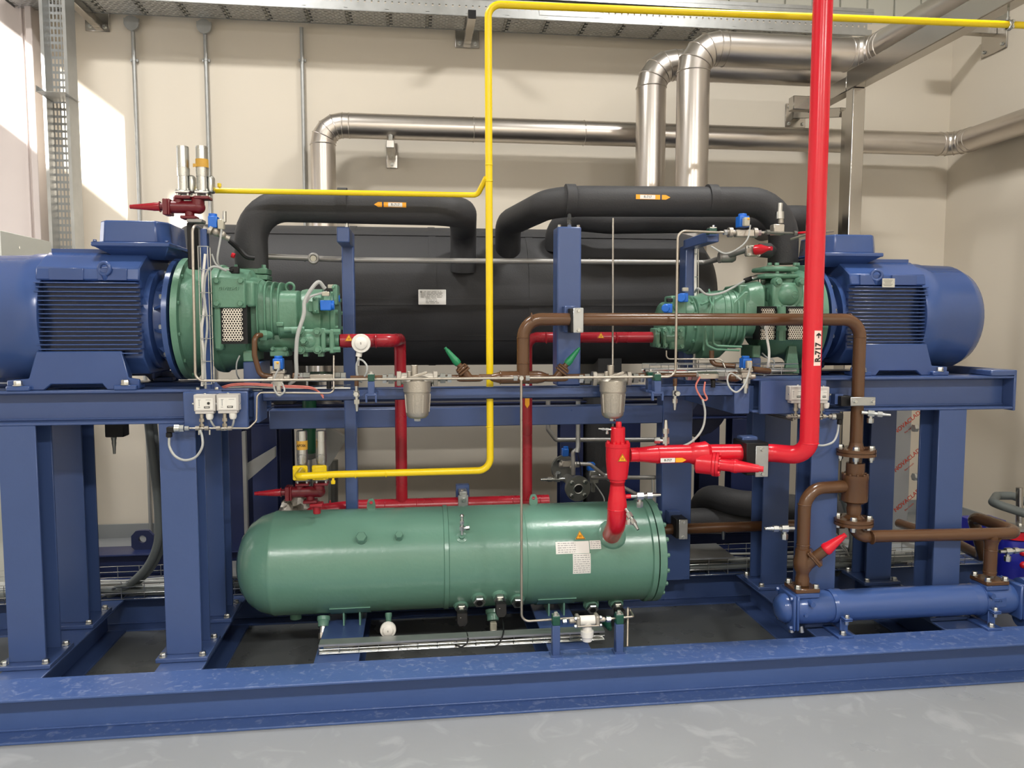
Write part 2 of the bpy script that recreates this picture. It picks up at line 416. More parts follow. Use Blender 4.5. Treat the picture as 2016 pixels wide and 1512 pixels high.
# vessel support skid behind
vs_ = thing('vessel_support', 'dark blue frame standing behind the green tank, carrying the black vessel', 'steel frame', (0, 5.1, 0))
NV = M['navy']
MB().ibeam('x', -2.35, 2.85, 5.0, 5.2, .09, .26).build('base_beam', NV, vs_, bev=.003)
MB().ibeam('x', -1.1, 2.85, 5.6, 5.8, .09, .26).build('base_beam', NV, vs_, bev=.003)
for xa in (-2.3, -1.2, .9, 2.6): MB().bx(xa, xa+.18, 5.02, 5.18, 0, .09).build('foot', NV, vs_, bev=.003)
MB().ibeam('x', -1.3, 2.3, 5.0, 5.12, 1.06, 1.195).build('upper_beam', NV, vs_, bev=.003)
MB().ibeam('x', -1.3, 2.3, 5.6, 5.72, 1.06, 1.195).build('upper_beam', NV, vs_, bev=.003)
for px, rear in ((428,1),(497,1),(1103,0),(1216,0),(1440,1)):
    xa = W(px, 950, 5.0).x
    for ya in ((5.0, 5.6) if rear else (5.0,)): MB().ibeam('z', .26, 1.06, xa, xa+.155, ya, ya+.12, tf=.01).build('column', NV, vs_, bev=.002)
# saddles
lg = W(270, 1092, 5.0)
lug = MB(); u_ = []
w2 = .068
poly = [(-w2,0),(w2,0),(w2,.09),(w2*.55,.125),(-w2*.55,.125),(-w2,.09)]
n = 20; hole = [(.024*math.cos(2*pi*k/n), .068+.024*math.sin(2*pi*k/n)) for k in range(n)]
# ring of quads between outline and hole
def ring_prism(mb, outer, hole, o, u, v, nrm, th):
    """plate with one round hole: outline resampled to the angles of the hole"""
    cx = sum(h[0] for h in hole)/len(hole); cy = sum(h[1] for h in hole)/len(hole); res = []
    k = len(outer)
    for hx, hy in hole:
        dx, dy = hx-cx, hy-cy; best = None
        for i in range(k):
            ax, ay = outer[i][0]-cx, outer[i][1]-cy; bx_, by = outer[(i+1) % k][0]-cx, outer[(i+1) % k][1]-cy
            ex, ey = bx_-ax, by-ay; den = dx*ey-dy*ex
            if abs(den) < 1e-12: continue
            t = (ax*ey-ay*ex)/den; s_ = (ax*dy-ay*dx)/den
            if t > 0 and -1e-6 <= s_ <= 1+1e-6 and (best is None or t < best): best = t
        res.append((cx+dx*best, cy+dy*best))
    m = len(hole); o = V(o); u = V(u); v = V(v); nrm = V(nrm)
    vsx = [o+u*a+v*b for a, b in res]+[o+u*a+v*b for a, b in hole]
    vsx += [p+nrm*th for p in vsx]; fs = []
    for i in range(m):
        j = (i+1) % m
        fs += [(i, m+i, m+j, j), (2*m+i, 2*m+j, 3*m+j, 3*m+i), (i, j, 2*m+j, 2*m+i), (m+i, 3*m+i, 3*m+j, m+j)]
    return mb.add(vsx, fs)
ring_prism(MB(), poly, hole, (lg.x, 5.10, .26), (1,0,0), (0,0,1), (0,1,0), .025).build('lifting_lug', NV, vs_)
# ---------------------------------------------------------------- posts
p2 = thing('pipe_post', 'broad blue square post in the middle, carrying the brown pipe clamp', 'post', (.39, 3.72, 1.405), 'blue pipe posts')
a = W(1097, 600, 3.66).x; b = W(1144, 600, 3.66).x; zt = W(1120, 446, 3.66).z
MB().bx(a, b, 3.66, 3.78, 1.405, zt).build('tube', BL, p2, bev=.008, seg=2)
for q in (a+.012, b-.012): MB().bolt((q, 3.68, zt), (0,0,1), .014).build('bolt', M['zinc'], p2)
xm = (a+b)/2
p1 = thing('pipe_post', 'slender blue post with a square arm end, left of the nameplate', 'post', (W(686,600,4.1).x, 4.12, .19), 'blue pipe posts')
a1 = W(674, 600, 4.1).x; b1 = W(698, 600, 4.1).x; z1 = W(686, 458, 4.1).z
MB().bx(a1, b1, 4.1, 4.17, .19, z1).build('tube', BL, p1, bev=.006, seg=2)
MB().bx(a1-.0, b1-.0, 3.86, 4.1, z1-.075, z1).build('arm', BL, p1, bev=.006, seg=2)
# gantry post right
p3 = thing('gantry_post', 'blue post whose short top arm reaches forward by the vessel end', 'post', (W(1358,700,4.0).x, 4.0, 1.405), 'blue pipe posts')
a3 = W(1348, 650, 3.95).x; b3 = W(1366, 650, 3.95).x; z3 = W(1350, 482, 3.95).z
MB().bx(a3, b3, 3.95, 4.05, 1.40, z3).build('tube', BL, p3, bev=.005)
ar = MB(); q0 = W(1356, 482, 3.98); q1 = W(1404, 466, 3.6)
dv = (q1-q0).normalized(); R = Matrix((dv, dv.cross(V((0,0,1))).normalized()*-1, V((0,0,1)))).transposed()
ar.box((q0+q1)/2, ((q1-q0).length, .06, .05), R); ar.build('arm', BL, p3, bev=.004)
def PB(mb, px0, px1, py0, py1, Y0, Y1):
    """block whose front face fills the given outline at depth Y0"""
    a = W(px0, (py0+py1)/2, Y0).x; b = W(px1, (py0+py1)/2, Y0).x
    zt = W((px0+px1)/2, py0, Y0).z; zb = W((px0+px1)/2, py1, Y0).z
    return mb.bx(a, b, Y0, Y1, zb, zt)
def MM(Y): return Y/1514.0
def bar(mb, p, q, w, h):
    p = V(p); q = V(q); d = (q-p).normalized(); _, u, v = frame_of(d)
    return mb.box((p+q)/2, ((q-p).length, w, h), Matrix((d, u, v)).transposed())
# ================================================================ motors
def make_motor():
    H = .31
    t = thing('electric_motor', 'big blue finned electric motor on the left deck, cut by the picture edge', 'motor', (-1.08, 3.85, 1.415), 'blue electric motors')
    B = M['blue2']; k = dict(rel=False)
    m = MB(); sec = [(-.23,-.17),(-.23,.165),(-.255,.17),(-.245,.225),(-.17,.275),(-.12,.30),(.12,.30),(.17,.275),(.245,.225),(.255,.17),(.23,.165),(.23,-.17),(.15,-.25),(-.15,-.25)]
    m.prism([(y, z+H) for y, z in sec], (-.56,0,0), (0,1,0), (0,0,1), (1,0,0), .43).build('housing', B, t, bev=.006, **k)
    m = MB()
    for i in range(17):
        z = H-.15+i*.0192
        for s in (-1, 1):
            m.bx(-.555+.01*(i % 2), -.125-.01*((i+1) % 2), s*.22, s*.285, z-.0028, z+.0028)
    for i in range(9):
        y = -.11+i*.0275
        m.bx(-.55, -.14, y-.003, y+.003, H+.29, H+.318)
    for s in (-1, 1):
        for xa in (-.50, -.30): m.bx(xa, xa+.14 if xa < -.4 else xa+.12, s*.24, s*.262, H+.17, H+.222)
    m.build('cooling_fin', B, t, bev=.0012, **k)
    for s in (-1, 1):
        e = MB(); e.torus((-.27, s*.262, H+.22), (.3,1,0), .026, .009, 20, 10).cyl((-.27, s*.25, H+.175), (-.27, s*.262, H+.197), .014, n=12)
        e.build('lifting_eye', B, t, **k)
    m = MB(); m.lathe((-.54,0,H), (-1,0,0), [(0,.24),(0,.302),(.012,.305),(.10,.303),(.11,.297),(.30,.292),(.36,.265),(.40,.215),(.405,.20),(.405,.02)], 48)
    m.build('fan_cowl', B, t, **k)
    m = MB(); m.lathe((-.135,0,H), (1,0,0), [(0,.20),(0,.235),(.03,.235),(.035,.19),(.10,.17),(.10,.287),(.122,.287),(.122,.1)], 48)
    for i in range(12):
        a = 2*pi*(i+.5)/12; R = Matrix.Rotation(a, 3, 'X')
        vs = [R @ V(q)+V((0,0,H)) for q in ((-.10,-.006,.185),(-.01,-.006,.275),(-.035,-.006,.12),(-.10,.006,.185),(-.01,.006,.275),(-.035,.006,.12))]
        m.add(vs, [(0,1,2),(3,5,4),(0,3,4,1),(1,4,5,2),(2,5,3,0)])
    m.build('end_bell', B, t, **k)
    for i in range(12):
        a = 2*pi*i/12+.13
        MB().bolt((-.035, .262*math.cos(a), H+.262*math.sin(a)), (-1,0,0), .02, .014).build('bolt', M['zinc'], t, **k)
    ft = [(-.68,0),(-.68,.045),(-.59,.052),(-.555,.17),(-.205,.17),(-.18,.052),(-.135,.045),(-.135,0),(-.27,0),(-.29,.026),(-.50,.026),(-.53,0)]
    for s in (-1, 1):
        m = MB(); m.prism(ft, (0, s*.265, 0), (1,0,0), (0,0,1), (0,s,0), .022)
        for xa in (-.675, -.235): m.bx(xa, xa+.095, s*.20, s*.31, 0, .022)
        m.bx(-.55,-.535, s*.15, s*.265, .02, .17); m.bx(-.225,-.21, s*.15, s*.265, .02, .17); m.bx(-.55,-.21, s*.15, s*.27, .14, .17)
        f = m.build('foot', B, t, bev=.004, **k)
        for xa in (-.63, -.19): MB().bolt((xa, s*.293, .022), (0,0,1), .03).build('bolt', M['zinc'], f, **k)
    def ring(x0,x1,y0,y1,z): return [(x0,y0,z),(x1,y0,z),(x1,y1,z),(x0,y1,z)]
    m = MB(); c1 = [(-.26,-.12),(-.06,-.12),(-.06,.12),(-.26,.12)]; c2 = [(-.345,-.19),(-.02,-.19),(-.02,.19),(-.345,.19)]
    m.add([(x,y,.585) for x,y in c1]+[(x,y,.636) for x,y in c2], [(3,2,1,0),(4,5,6,7),(0,1,5,4),(1,2,6,5),(2,3,7,6),(3,0,4,7)])
    m.bx(-.35,-.015,-.195,.195,.634,.654).build('box_base', B, t, bev=.004, **k)
    o8 = [(-.30,-.18),(-.075,-.18),(-.03,-.12),(-.03,.12),(-.075,.18),(-.30,.18),(-.335,.14),(-.335,-.14)]
    m = MB(); m.add([(x,y,.652) for x,y in o8]+[(-.185+(x+.185)*.95,y*.95,.752) for x,y in o8], [tuple(range(7,-1,-1)), tuple(range(8,16))]+[(i,(i+1)%8,8+(i+1)%8,8+i) for i in range(8)])
    m.build('terminal_box', B, t, bev=.007, seg=2, **k)
    for xa, ya in ((-.335,-.185),(-.03,-.185)): MB().bolt((xa,ya,.654),(0,0,1),.013).build('bolt', B, t, **k)
    return t
m1 = make_motor()
m2 = dup(m1, (2.07, 3.94, 1.44), pi, 'blue finned electric motor on the right deck with a steel nameplate'); m2.scale = (.965, .965, .965)
pl = MB().bx(2.075+.22, 2.075+.285, 3.665, 3.669, 1.93, 1.975)
npm = thing('motor_nameplate', 'small steel nameplate on the shoulder of the right motor', 'plate', (2.33, 3.66, 1.93))
pc = W(1749, 557, 3.66)
MB().box(pc, (.068, .003, .045)).build('plate', M['zinc'], npm)
for i in range(5): MB().box(pc+V((-.004,-.002,.014-i*.007)), (.05-.008*(i % 3), .001, .0016)).build('printed_line', M['ink'], npm)
# ================================================================ vessel
BK = M['black']
ves = thing('insulated_vessel', 'huge black insulated horizontal vessel behind the machinery', 'vessel', (.1, 5.2, 1.4))
VA = W(340, 585, 5.2).x; VB = W(1392, 590, 5.2).x; VZ = 1.885; VR = .455
MB().lathe((VA, 5.2, VZ), (1,0,0), [(0,.1),(.01,.30),(.05,.40),(.12,VR-.01),(.16,VR),(VB-VA-.26,VR),(VB-VA-.14,VR-.03),(VB-VA-.05,VR-.14),(VB-VA-.01,.2),(VB-VA,.05)], 64).build('shell', BK, ves)
for px in (845, 1042, 680):
    sm = MB(); X = W(px, 560, 4.75).x; sm.lathe((X, 5.2, VZ), (1,0,0), [(0,VR),(0,VR+.003),(.045,VR+.003),(.045,VR)], 64).build('seam_band', BK, ves)
a0 = VA+.3; b0 = VB-.3
for az, hh in ((1.02,.03),(-.1,.02),(-.62,.02)):
    y = 5.2-math.cos(az)*(VR+.002); z = VZ+math.sin(az)*(VR+.002)
    s2 = MB(); s2.M = Matrix.Translation((0,y,z)) @ Matrix.Rotation(-az, 4, 'X')
    s2.bx(a0, b0, -.003, .004, -hh, hh); s2.M = None; s2.build('joint_strip', BK, ves)
for xa_, wd in ((-.9,.12),(1.2,.16)): MB().bx(xa_, xa_+wd, 5.0, 5.6, 1.197, 1.6).build('saddle', BK, ves)
def blackpipe(name, label, pts, r, bend, loc=None, n=28, clampx=None, grp='black insulated pipes'):
    P = [V(p) for p in pts]
    t = thing(name, label, 'pipe', P[0], grp)
    MB().tube(P, r, bend, n).build('insulation', BK, t)
    return t
RP = .078
# left suction pipe: up from the left compressor, right, then back and down into vessel
YL = 3.92
l0 = W(496, 530, YL); l1 = W(496, 404, YL); l2 = W(907, 417, YL+.05)
zc = l1.z
bp1 = blackpipe('insulated_pipe', 'black insulated pipe rising from left compressor and bending back into the vessel', [l0, (l0.x,YL,zc), (l2.x-.0,YL,l2.z-.0), (l2.x+.06,4.72,l2.z+.01), (l2.x+.06,4.78,2.03)], RP, .17)
bp1.children[0]['label'] = 'black foam sleeve'
MB().lathe(W(676,404,YL)-V((.025,0,0)), (1,0,0.003), [(0,RP),(0,RP+.006),(.045,RP+.006),(.045,RP)], 32).build('clamp_band', BK, bp1)
MB().tube([W(683,435,YL), W(683,470,YL)], .008).build('hanger_rod', M['zinc'], bp1)
# right suction pipe
YR = 4.02
r0 = W(1541, 520, YR); r1 = W(1541, 398, YR); rl = W(1090, 398, YR); rm = W(1010, 440, 4.5)
bp2 = blackpipe('insulated_pipe', 'black insulated pipe looping over the middle to the right compressor', [W(1000,492,4.86), W(1000,440,4.7), W(1090,396,YR), (r0.x,YR,r1.z), r0], RP*1.02, .2)
for px in (1120, 1398):
    MB().lathe(W(px,395,YR)-V((.02,0,0)), (1,0,0), [(0,RP),(0,RP+.007),(.05,RP+.007),(.05,RP)], 32).build('clamp_band', BK, bp2)
MB().tube([W(1121,424,3.95), W(1121,446,3.72)], .010).build('hanger_rod', M['zinc'], bp2)
# second pipe behind going right
q1 = W(1098, 490, 4.87); q2 = W(1098, 440, 4.7); q3 = W(1180, 436, 4.55); q4 = W(1585, 424, 4.75)
bp3 = blackpipe('insulated_pipe', 'black insulated pipe running behind the upper loop toward the wall', [q1, W(1100,425,4.8), W(1200,434,4.7), W(1592,430,4.7), W(1560,440,5.2), W(1500,455,6.28)], .083, .16)
# low pipes behind the right columns
blackpipe('insulated_pipe', 'black insulated pipe bending low behind the right posts', [W(1360,1035,5.3), W(1395,975,4.95), W(1450,990,4.8), W(1640,1005,4.7)], .085, .2)
blackpipe('insulated_pipe', 'black insulated pipe lying lowest behind the right posts', [W(1290,1030,4.9), W(1660,1010,4.9)], .085, 0)
blackpipe('insulated_pipe', 'vertical black insulated pipe behind the open steel flange', [W(1176,1060,5.05), W(1176,770,5.05)], .098, 0)
# nameplate on vessel
vn = thing('vessel_nameplate', 'white rectangular nameplate on the front of the black vessel', 'plate', W(851,585,4.62))
c = W(851,585,4.68)
MB().box(c, (.165,.004,.09)).build('plate', M['sticker'], vn, bev=.004)
MB().box(c+V((0,.035,-.0)), (.02,.07,.02)).build('bracket', BK, vn)
ln = MB()
random.seed(3)
for i in range(9):
    z = c.z+.034-i*.0085; x = c.x-.07+(.03 if i > 4 else 0); e = c.x+.07-(.03 if i > 4 else 0)
    while x < e-.01:
        l = random.choice((.008,.014,.02,.03)); l = min(l, e-x); ln.bx(x, x+l, c.y-.0032, c.y-.002, z-.0008, z+.0008); x += l+.006
ln.build('printed_text', M['ink'], vn)
text('R', 'logo_letter', M['ink'], vn, (c.x-.067, c.y-.003, c.z+.031), .016, (1,0,0), (0,0,1))
# warning / flow stickers
def sticker_arrow(c, L, H, txt, direction, name='pipe_marker', label='', u=V((1,0,0)), v=V((0,0,1)), n=V((0,-1,0)), white_bg=False, parent=None):
    t = parent or thing(name, label, 'sticker', c, 'flow direction stickers')
    s = direction; o = V(c)
    def q(a, b, h0, h1, mt, nm, dz):
        MB().prism([(a,h0),(b,h0),(b,h1),(a,h1)], o+n*dz, u*s, v, n, .0006).build(nm, mt, t)
    q(-L*.5, L*.2, -H/2, H/2, M['orange'], 'orange_band', .0)
    q(-L*.38 , L*.06, -H*.42, H*.42, M['sticker'], 'white_field', .0007)
    q(L*.205, L*.245, -H/2, H/2, M['navy'], 'blue_band', .0)
    MB().prism([(L*.25,-H/2),(L*.37,-H/2),(L*.5,0),(L*.37,H/2),(L*.25,H/2)], o, u*s, v, n, .0006).build('arrow', M['orange'], t)
    text(txt, 'lettering', M['ink'], t, o+n*.0016+u*s*(-L*.16), H*.72, u, v)
    return t
pA = W(768, 403, YL-RP-.002); sticker_arrow(pA, .155, .024, 'R-717', -1, label='orange arrow sticker reading R-717 on the left black pipe')
pB_ = W(1286, 388, YR-RP*1.02-.003); sticker_arrow(pB_, .185, .024, 'R-717', 1, label='orange arrow sticker reading R-717 on the upper black loop')
# ================================================================ receiver tank
GN = M['green']; TY = 3.98; TZ = .485; TR = .262
TA = W(470, 1125, TY).x; TB = W(1283, 1100, TY).x
tank = thing('oil_separator_tank', 'large green horizontal tank with domed end, lying low in the middle', 'tank', ((TA+TB)/2, TY, .19))
pr = [(0,.02),(.006,.08),(.03,.15),(.07,.205),(.12,.24),(.17,.256),(.185,TR),(.19,TR+.002),(.20,TR+.002),(.205,TR)]
pr += [(TB-TA-.075,TR),(TB-TA-.07,TR+.012),(TB-TA-.045,TR+.012),(TB-TA-.044,TR)]
MB().lathe((TA,TY,TZ), (1,0,0), pr, 72).build('shell', GN, tank)
MB().lathe((TB-.044,TY,TZ), (1,0,0), [(0,TR-.004),(.006,TR-.004)], 72).build('gasket', M['rubber'], tank)
MB().lathe((TB-.038,TY,TZ), (1,0,0), [(0,TR+.012),(.034,TR+.012),(.038,TR+.008),(.038,.02)], 72).build('end_cover', GN, tank)
xw = W(880,1110,TY-TR).x
MB().lathe((xw-.014,TY,TZ), (1,0,0), [(0,TR),(.004,TR+.006),(.024,TR+.006),(.028,TR)], 72).build('weld_band', GN, tank)
xs = W(1040,1060,TY-TR).x
MB().lathe((xs-.002,TY,TZ), (1,0,0), [(0,TR),(.002,TR+.0015),(.004,TR)], 72).build('weld_seam', GN, tank)
for i in range(10):
    a = pi*(.5+i*.1+.05)
    MB().bolt((TB, TY+math.cos(a)*TR*.97, TZ+math.sin(a)*TR*.97), (1,0,0), .02).build('bolt', GN, tank)
def onT(px, py):
    """point on the tank surface seen at px,py and the outward normal"""
    d = ray(px, py); o = EYE; a = d.y**2+d.z**2; b = 2*(d.y*(o.y-TY)+d.z*(o.z-TZ)); c = (o.y-TY)**2+(o.z-TZ)**2-TR**2
    D = b*b-4*a*c; t = (-b-math.sqrt(max(D, 0)))/(2*a); p = o+d*t
    return p, V((0, p.y-TY, p.z-TZ)).normalized()
for px in (731, 1050):
    p = W(px, 1010 if px < 900 else 1000, TY); m = MB(); w_ = .022
    hole = [(.009*math.cos(2*pi*k/14), .036+.009*math.sin(2*pi*k/14)) for k in range(14)]
    ring_prism(m, [(-w_,-.01),(w_,-.01),(w_,.03),(w_*.7,.052),(0,.06),(-w_*.7,.052),(-w_,.03)], hole, (p.x,TY-.005,TZ+TR), (1,0,0), (0,0,1), (0,1,0), .01).build('lifting_lug', GN, tank)
for px, py, af in ((712,1062,.048), (786,1058,.036)):
    p, nn = onT(px, py)
    m = MB(); m.cyl(p-nn*.01, p+nn*.012, af*.55, n=20); m.hexa(p+nn*.012, nn, af, .026); m.build('hex_plug', GN, tank)
def port(px, py, r=.034, h=.02, nrm=None):
    p, nn = onT(px, py)
    if nrm is not None: nn = V(nrm).normalized()
    MB().lathe(p-nn*.02, nn, [(0,r*1.25),(.018,r*1.25),(.024,r*1.05),(.02+h,r),(.02+h,r*.5)], 24).build('port', GN, tank)
    return p+nn*h, nn
# sight glasses and sensors (things screwed into the tank)
def sight_glass(px, py, label):
    p, nn = port(px, py, nrm=(0,-.93,-.37))
    t = thing('sight_glass', label, 'sight glass', p, 'sight glasses on the green tank')
    MB().hexa(p, nn, .054, .024, cap=True).build('hex_ring', M['zinc'], t)
    MB().lathe(p+nn*.0242, nn, [(0,.016),(.001,.0155)], 20).build('lens', M['rubber'], t)
def level_sensor(px, py, label, cab):
    p, nn = port(px, py, nrm=(0,-.9,-.44))
    t = thing('level_sensor', label, 'sensor', p, 'level sensors on the green tank')
    MB().hexa(p, nn, .054, .02).cyl(p+nn*.018, p+nn*.034, .017, n=20).build('hex_ring', M['zinc'], t)
    m = MB(); c0 = p+nn*.03
    m.cyl(c0, c0+nn*.02, .013, n=16)
    m.prism([(-.026,.014),(.026,.014),(.027,-.034),(.016,-.052),(-.016,-.052),(-.027,-.034)], c0+V((0,-.045,-.004)), (1,0,0), (0,.25,.97), (0,1,0), .042)
    m.cyl(c0+V((0,-.02,-.04)), c0+V((0,-.022,-.062)), .009, n=12); m.build('sensor_head', M['rubber'], t, bev=.003)
    MB().ball(c0+V((-.008,-.046,-.012)), .0022, 8).build('indicator', M['white'], t)
    s = c0+V((0,-.022,-.06)); P = [s]+[W(x, y, Y) for x, y, Y in cab]
    c = MB().tube(smooth_path(P, 6), .0038, n=8).build('sensor_cable', M['rubber'], t); return t
sight_glass(943, 1176, 'sight glass left of the red-lit level sensor, beside the weld band')
sight_glass(1018, 1178, 'sight glass partly hidden behind the thin vertical steel tube')
sight_glass(1164, 1190, 'sight glass above the white angle valve near the two short posts')
level_sensor(908, 1190, 'black level sensor nearest the tank weld band, cable hanging into the mesh tray', [(918,1243,3.58),(921,1262,3.47),(910,1273,3.46),(896,1270,3.48)])
level_sensor(983, 1172, 'black level sensor with a red light, between two sight glasses', [(991,1228,3.6),(990,1250,3.5),(978,1271,3.46),(955,1275,3.48)])
level_sensor(1213, 1186, 'black level sensor by the flanged tank end, above the second short post', [(1216,1225,3.7),(1222,1240,3.75)])
# angle plugs below
def plug_angle(px, py, label):
    p, nn = port(px, py, .026, .03, nrm=(0,-.55,-.83))
    t = thing('relief_plug', label, 'valve', p)
    MB().cyl(p, p+nn*.03, .018, n=16).build('collar', M['zinc'], t)
    MB().hexa(p+nn*.03, nn, .036, .03).cyl(p+nn*.058, p+nn*.085+V((.008,0,0)), .011, n=12).build('body', M['cast'], t)
plug_angle(637, 1222, 'angled drain plug under the domed tank end')
def clip_valve(px, py, label):
    p, nn = port(px, py, .03, .035, nrm=(0,-.5,-.86))
    t = thing('safety_plug', label, 'valve', p)
    PBm = MB().box(p+nn*.03, (.034,.03,.05)); PBm.build('clear_cap', M['clear'], t, bev=.004)
    MB().cyl(p+nn*.05, p+nn*.075, .011, n=12).build('tip', M['white'], t)
clip_valve(970, 1208, 'pale clear-capped plug between two level sensors')
p, nn = port(765, 1214, .014, .03, nrm=(0,-.35,-.93))
t = thing('temperature_sensor', 'round white sensor head hanging under the green tank', 'sensor', p)
c = W(764,1240,3.60)
def round_head(t, c, s=1.0, ax=(0,-1,0)):
    MB().lathe(V(c)-V(ax)*-.0, ax, [(-.014*s,.030*s),(-.012*s,.037*s),(.004*s,.038*s),(.008*s,.036*s),(.008*s,.026*s),(.018*s,.023*s),(.021*s,.018*s),(.021*s,.001)], 32).build('head', M['white'], t)
    text('S', 'lettering', M['ink'], t, V(c)+V(ax)*.0215*s, .012*s, (1,0,0), (0,0,1))
round_head(t, c)
MB().cyl(p, c+V((0,.012,.025)), .011, n=12).build('stem', M['zinc'], t)
# cradle plates
for px in (690, 1095):
    x = W(px, 1215, TY-TR*.6).x
    hw = .10; vs_c = []; fs_c = []; K = 14
    for i in range(K+1):
        a = -pi/2-.78+1.56*i/K
        for r_ in (TR-.001, TR+.005):
            for q in (x-hw, x+hw): vs_c.append((q, TY+math.cos(a)*r_, TZ+math.sin(a)*r_))
    for i in range(K):
        o = 4*i; fs_c += [(o+2,o+3,o+7,o+6), (o,o+4,o+5,o+1), (o,o+2,o+6,o+4), (o+1,o+5,o+7,o+3)]
    fs_c += [(0,1,3,2), (4*K,4*K+2,4*K+3,4*K+1)]
    MB().add(vs_c, fs_c).build('cradle_pad', GN, tank)
    for dx in (-.035, .045):
        MB().bx(x+dx-.004, x+dx+.004, TY-.14, TY+.14, .19, TZ-TR*.85).build('cradle_leg', GN, tank)
p = W(577, 1236, TY-.1); MB().cyl((p.x,TY,TZ-TR+.01), (p.x,TY,TZ-TR-.035), .03, n=20).build('drain_port', GN, tank)
# tank stickers
def tank_sticker(pts, name, label, txtlines, extra=None):
    (x0, y0), (x1, y1) = pts
    p, nn = onT((x0+x1)/2, (y0+y1)/2); t = thing(name, label, 'sticker', p, 'white labels on the green tank')
    a = onT(x0, (y0+y1)/2)[0].x; b = onT(x1, (y0+y1)/2)[0].x
    pt = onT((x0+x1)/2, y0)[0]; pb = onT((x0+x1)/2, y1)[0]
    at = math.atan2(pt.z-TZ, -(pt.y-TY)); ab = math.atan2(pb.z-TZ, -(pb.y-TY))
    def patch(mb, xa, xb, a0, a1, off, k=8):
        vs = []; fs = []
        for i in range(k+1):
            an = a0+(a1-a0)*i/k
            for x in (xa, xb): vs.append((x, TY-math.cos(an)*(TR+off), TZ+math.sin(an)*(TR+off)))
        for i in range(k): fs.append((2*i, 2*i+1, 2*i+3, 2*i+2))
        return mb.add(vs, fs)
    patch(MB(), a, b, ab, at, .0012).build('paper', M['sticker'], t)
    m = MB(); random.seed(len(label))
    for i in range(txtlines):
        f = (i+.8)/(txtlines+.6); an = at+(ab-at)*f; da = abs(at-ab)/txtlines*.16
        x = a+(b-a)*.06; e = a+(b-a)*(.94 if extra is None else .6)
        while x < e:
            l = min(random.choice((.006,.012,.02)), e-x); patch(m, x, x+l, an-da, an+da, .0018, 1); x += l+.004
    m.build('printed_text', mat_grey, t); return t
mat_grey = mat('grey_print', (158,158,158), .5)
tank_sticker(((1094,1066),(1160,1090)), 'rating_label', 'wide white rating label on the green tank, left of the small square label', 5, True)
tank_sticker(((1161,1064),(1183,1081)), 'serial_label', 'smallest white label on the green tank, next to the red elbow', 4)
tank_sticker(((1128,1090),(1163,1129)), 'warning_label', 'upright white text label on the green tank below the rating label', 9)
def triangle(c, s, u, v, n, label, grp='yellow warning triangles'):
    t = thing('warning_triangle', label, 'sticker', c, grp); h = s*.866
    def tr(k, dz, mt, nm):
        MB().prism([(-s/2*k,-h/3*k),(s/2*k,-h/3*k),(0,h*2/3*k)], V(c)+V(n)*dz, u, v, n, .0005).build(nm, mt, t)
    tr(1.08, 0, M['orange'], 'rim'); tr(1, .0006, M['ink'], 'black_edge'); tr(.84, .0012, M['orange'], 'yellow_field')
    m = MB()
    for k in (-1, 0, 1):
        pts = [V(c)+V(n)*.0022+V(u)*(k*s*.12+.018*s*math.sin(j*1.6))+V(v)*(-h*.16+j*h*.055) for j in range(7)]
        m.tube(pts, s*.022, n=5)
    m.bx(0,0,0,0,0,0) if False else None
    m.build('heat_symbol', M['ink'], t); return t
p, nn = onT(1142, 1056); uu = V((1,0,0)); triangle(p+nn*.001, .048, uu, nn.cross(uu)*-1 if nn.cross(uu).z < 0 else nn.cross(uu), nn, 'yellow hot surface triangle on the green tank above the rating label')
# service valve on tank
# ================================================================ compressors
GC = M['green2']
holem = bpy.data.materials.new('perforated_steel'); holem.use_nodes = True
nt = holem.node_tree; b_ = nt.nodes['Principled BSDF']; b_.inputs['Metallic'].default_value = 1; b_.inputs['Roughness'].default_value = .3; b_.inputs['Base Color'].default_value = (.72,.7,.66,1)
def mesh_grille(x0, x1, z0, z1, y, par, px=.0118, r=.0043):
    """steel sheet with real staggered round holes"""
    m = MB(); pz = px*.866; nx = int((x1-x0)/px); nz = int((z1-z0)/pz); k = 6
    for j in range(nz):
        for i in range(nx):
            cx = x0+(i+.5+(.5 if j % 2 else 0))*px; cz = z0+(j+.5)*pz
            o = [(cx+px/1.732*math.sin(2*pi*q/6), cz+px/1.732*math.cos(2*pi*q/6)) for q in range(6)]
            h = [(cx+r*math.sin(2*pi*q/6), cz+r*math.cos(2*pi*q/6)) for q in range(6)]
            vs = [(a, y, c) for a, c in o]+[(a, y, c) for a, c in h]+[(a, y+.0015, c) for a, c in h]
            m.add(vs, [(q, (q+1) % 6, 6+(q+1) % 6, 6+q) for q in range(6)]+[(6+q, 6+(q+1) % 6, 12+(q+1) % 6, 12+q) for q in range(6)])
    return m.build('perforated_guard', holem, par, ang=20)
def solenoid(p, t, s=1.0, up=(0,0,1), side=(1,0,0), plug=(0,-1,0), parent_name='coil'):
    """blue coil block with round cap and clear connector with yellow lamp"""
    up = V(up); side = V(side); plug = V(plug); R = Matrix((side, up.cross(side)*-1, up)).transposed(); p = V(p)
    m = MB(); m.box(p, (.038*s, .042*s, .042*s), R); m.cyl(p+up*.021*s, p+up*.031*s, .016*s, n=20)
    c = m.build('coil', M['blueplastic'], t, bev=.003, seg=2)
    q = p+plug*.034*s-up*.004*s; t = c
    m = MB(); m.box(q, (.022*s, .022*s, .032*s), R); m.build('connector', M['clear'], t, bev=.003)
    MB().box(q-up*.002*s, (.015*s, .018*s, .02*s), R).build('connector_core', M['tube'], t)
    MB().ball(q+plug*.011*s+up*.010*s+side*.004*s, .0048*s, 10).build('indicator', M['orange'], t)
    return q
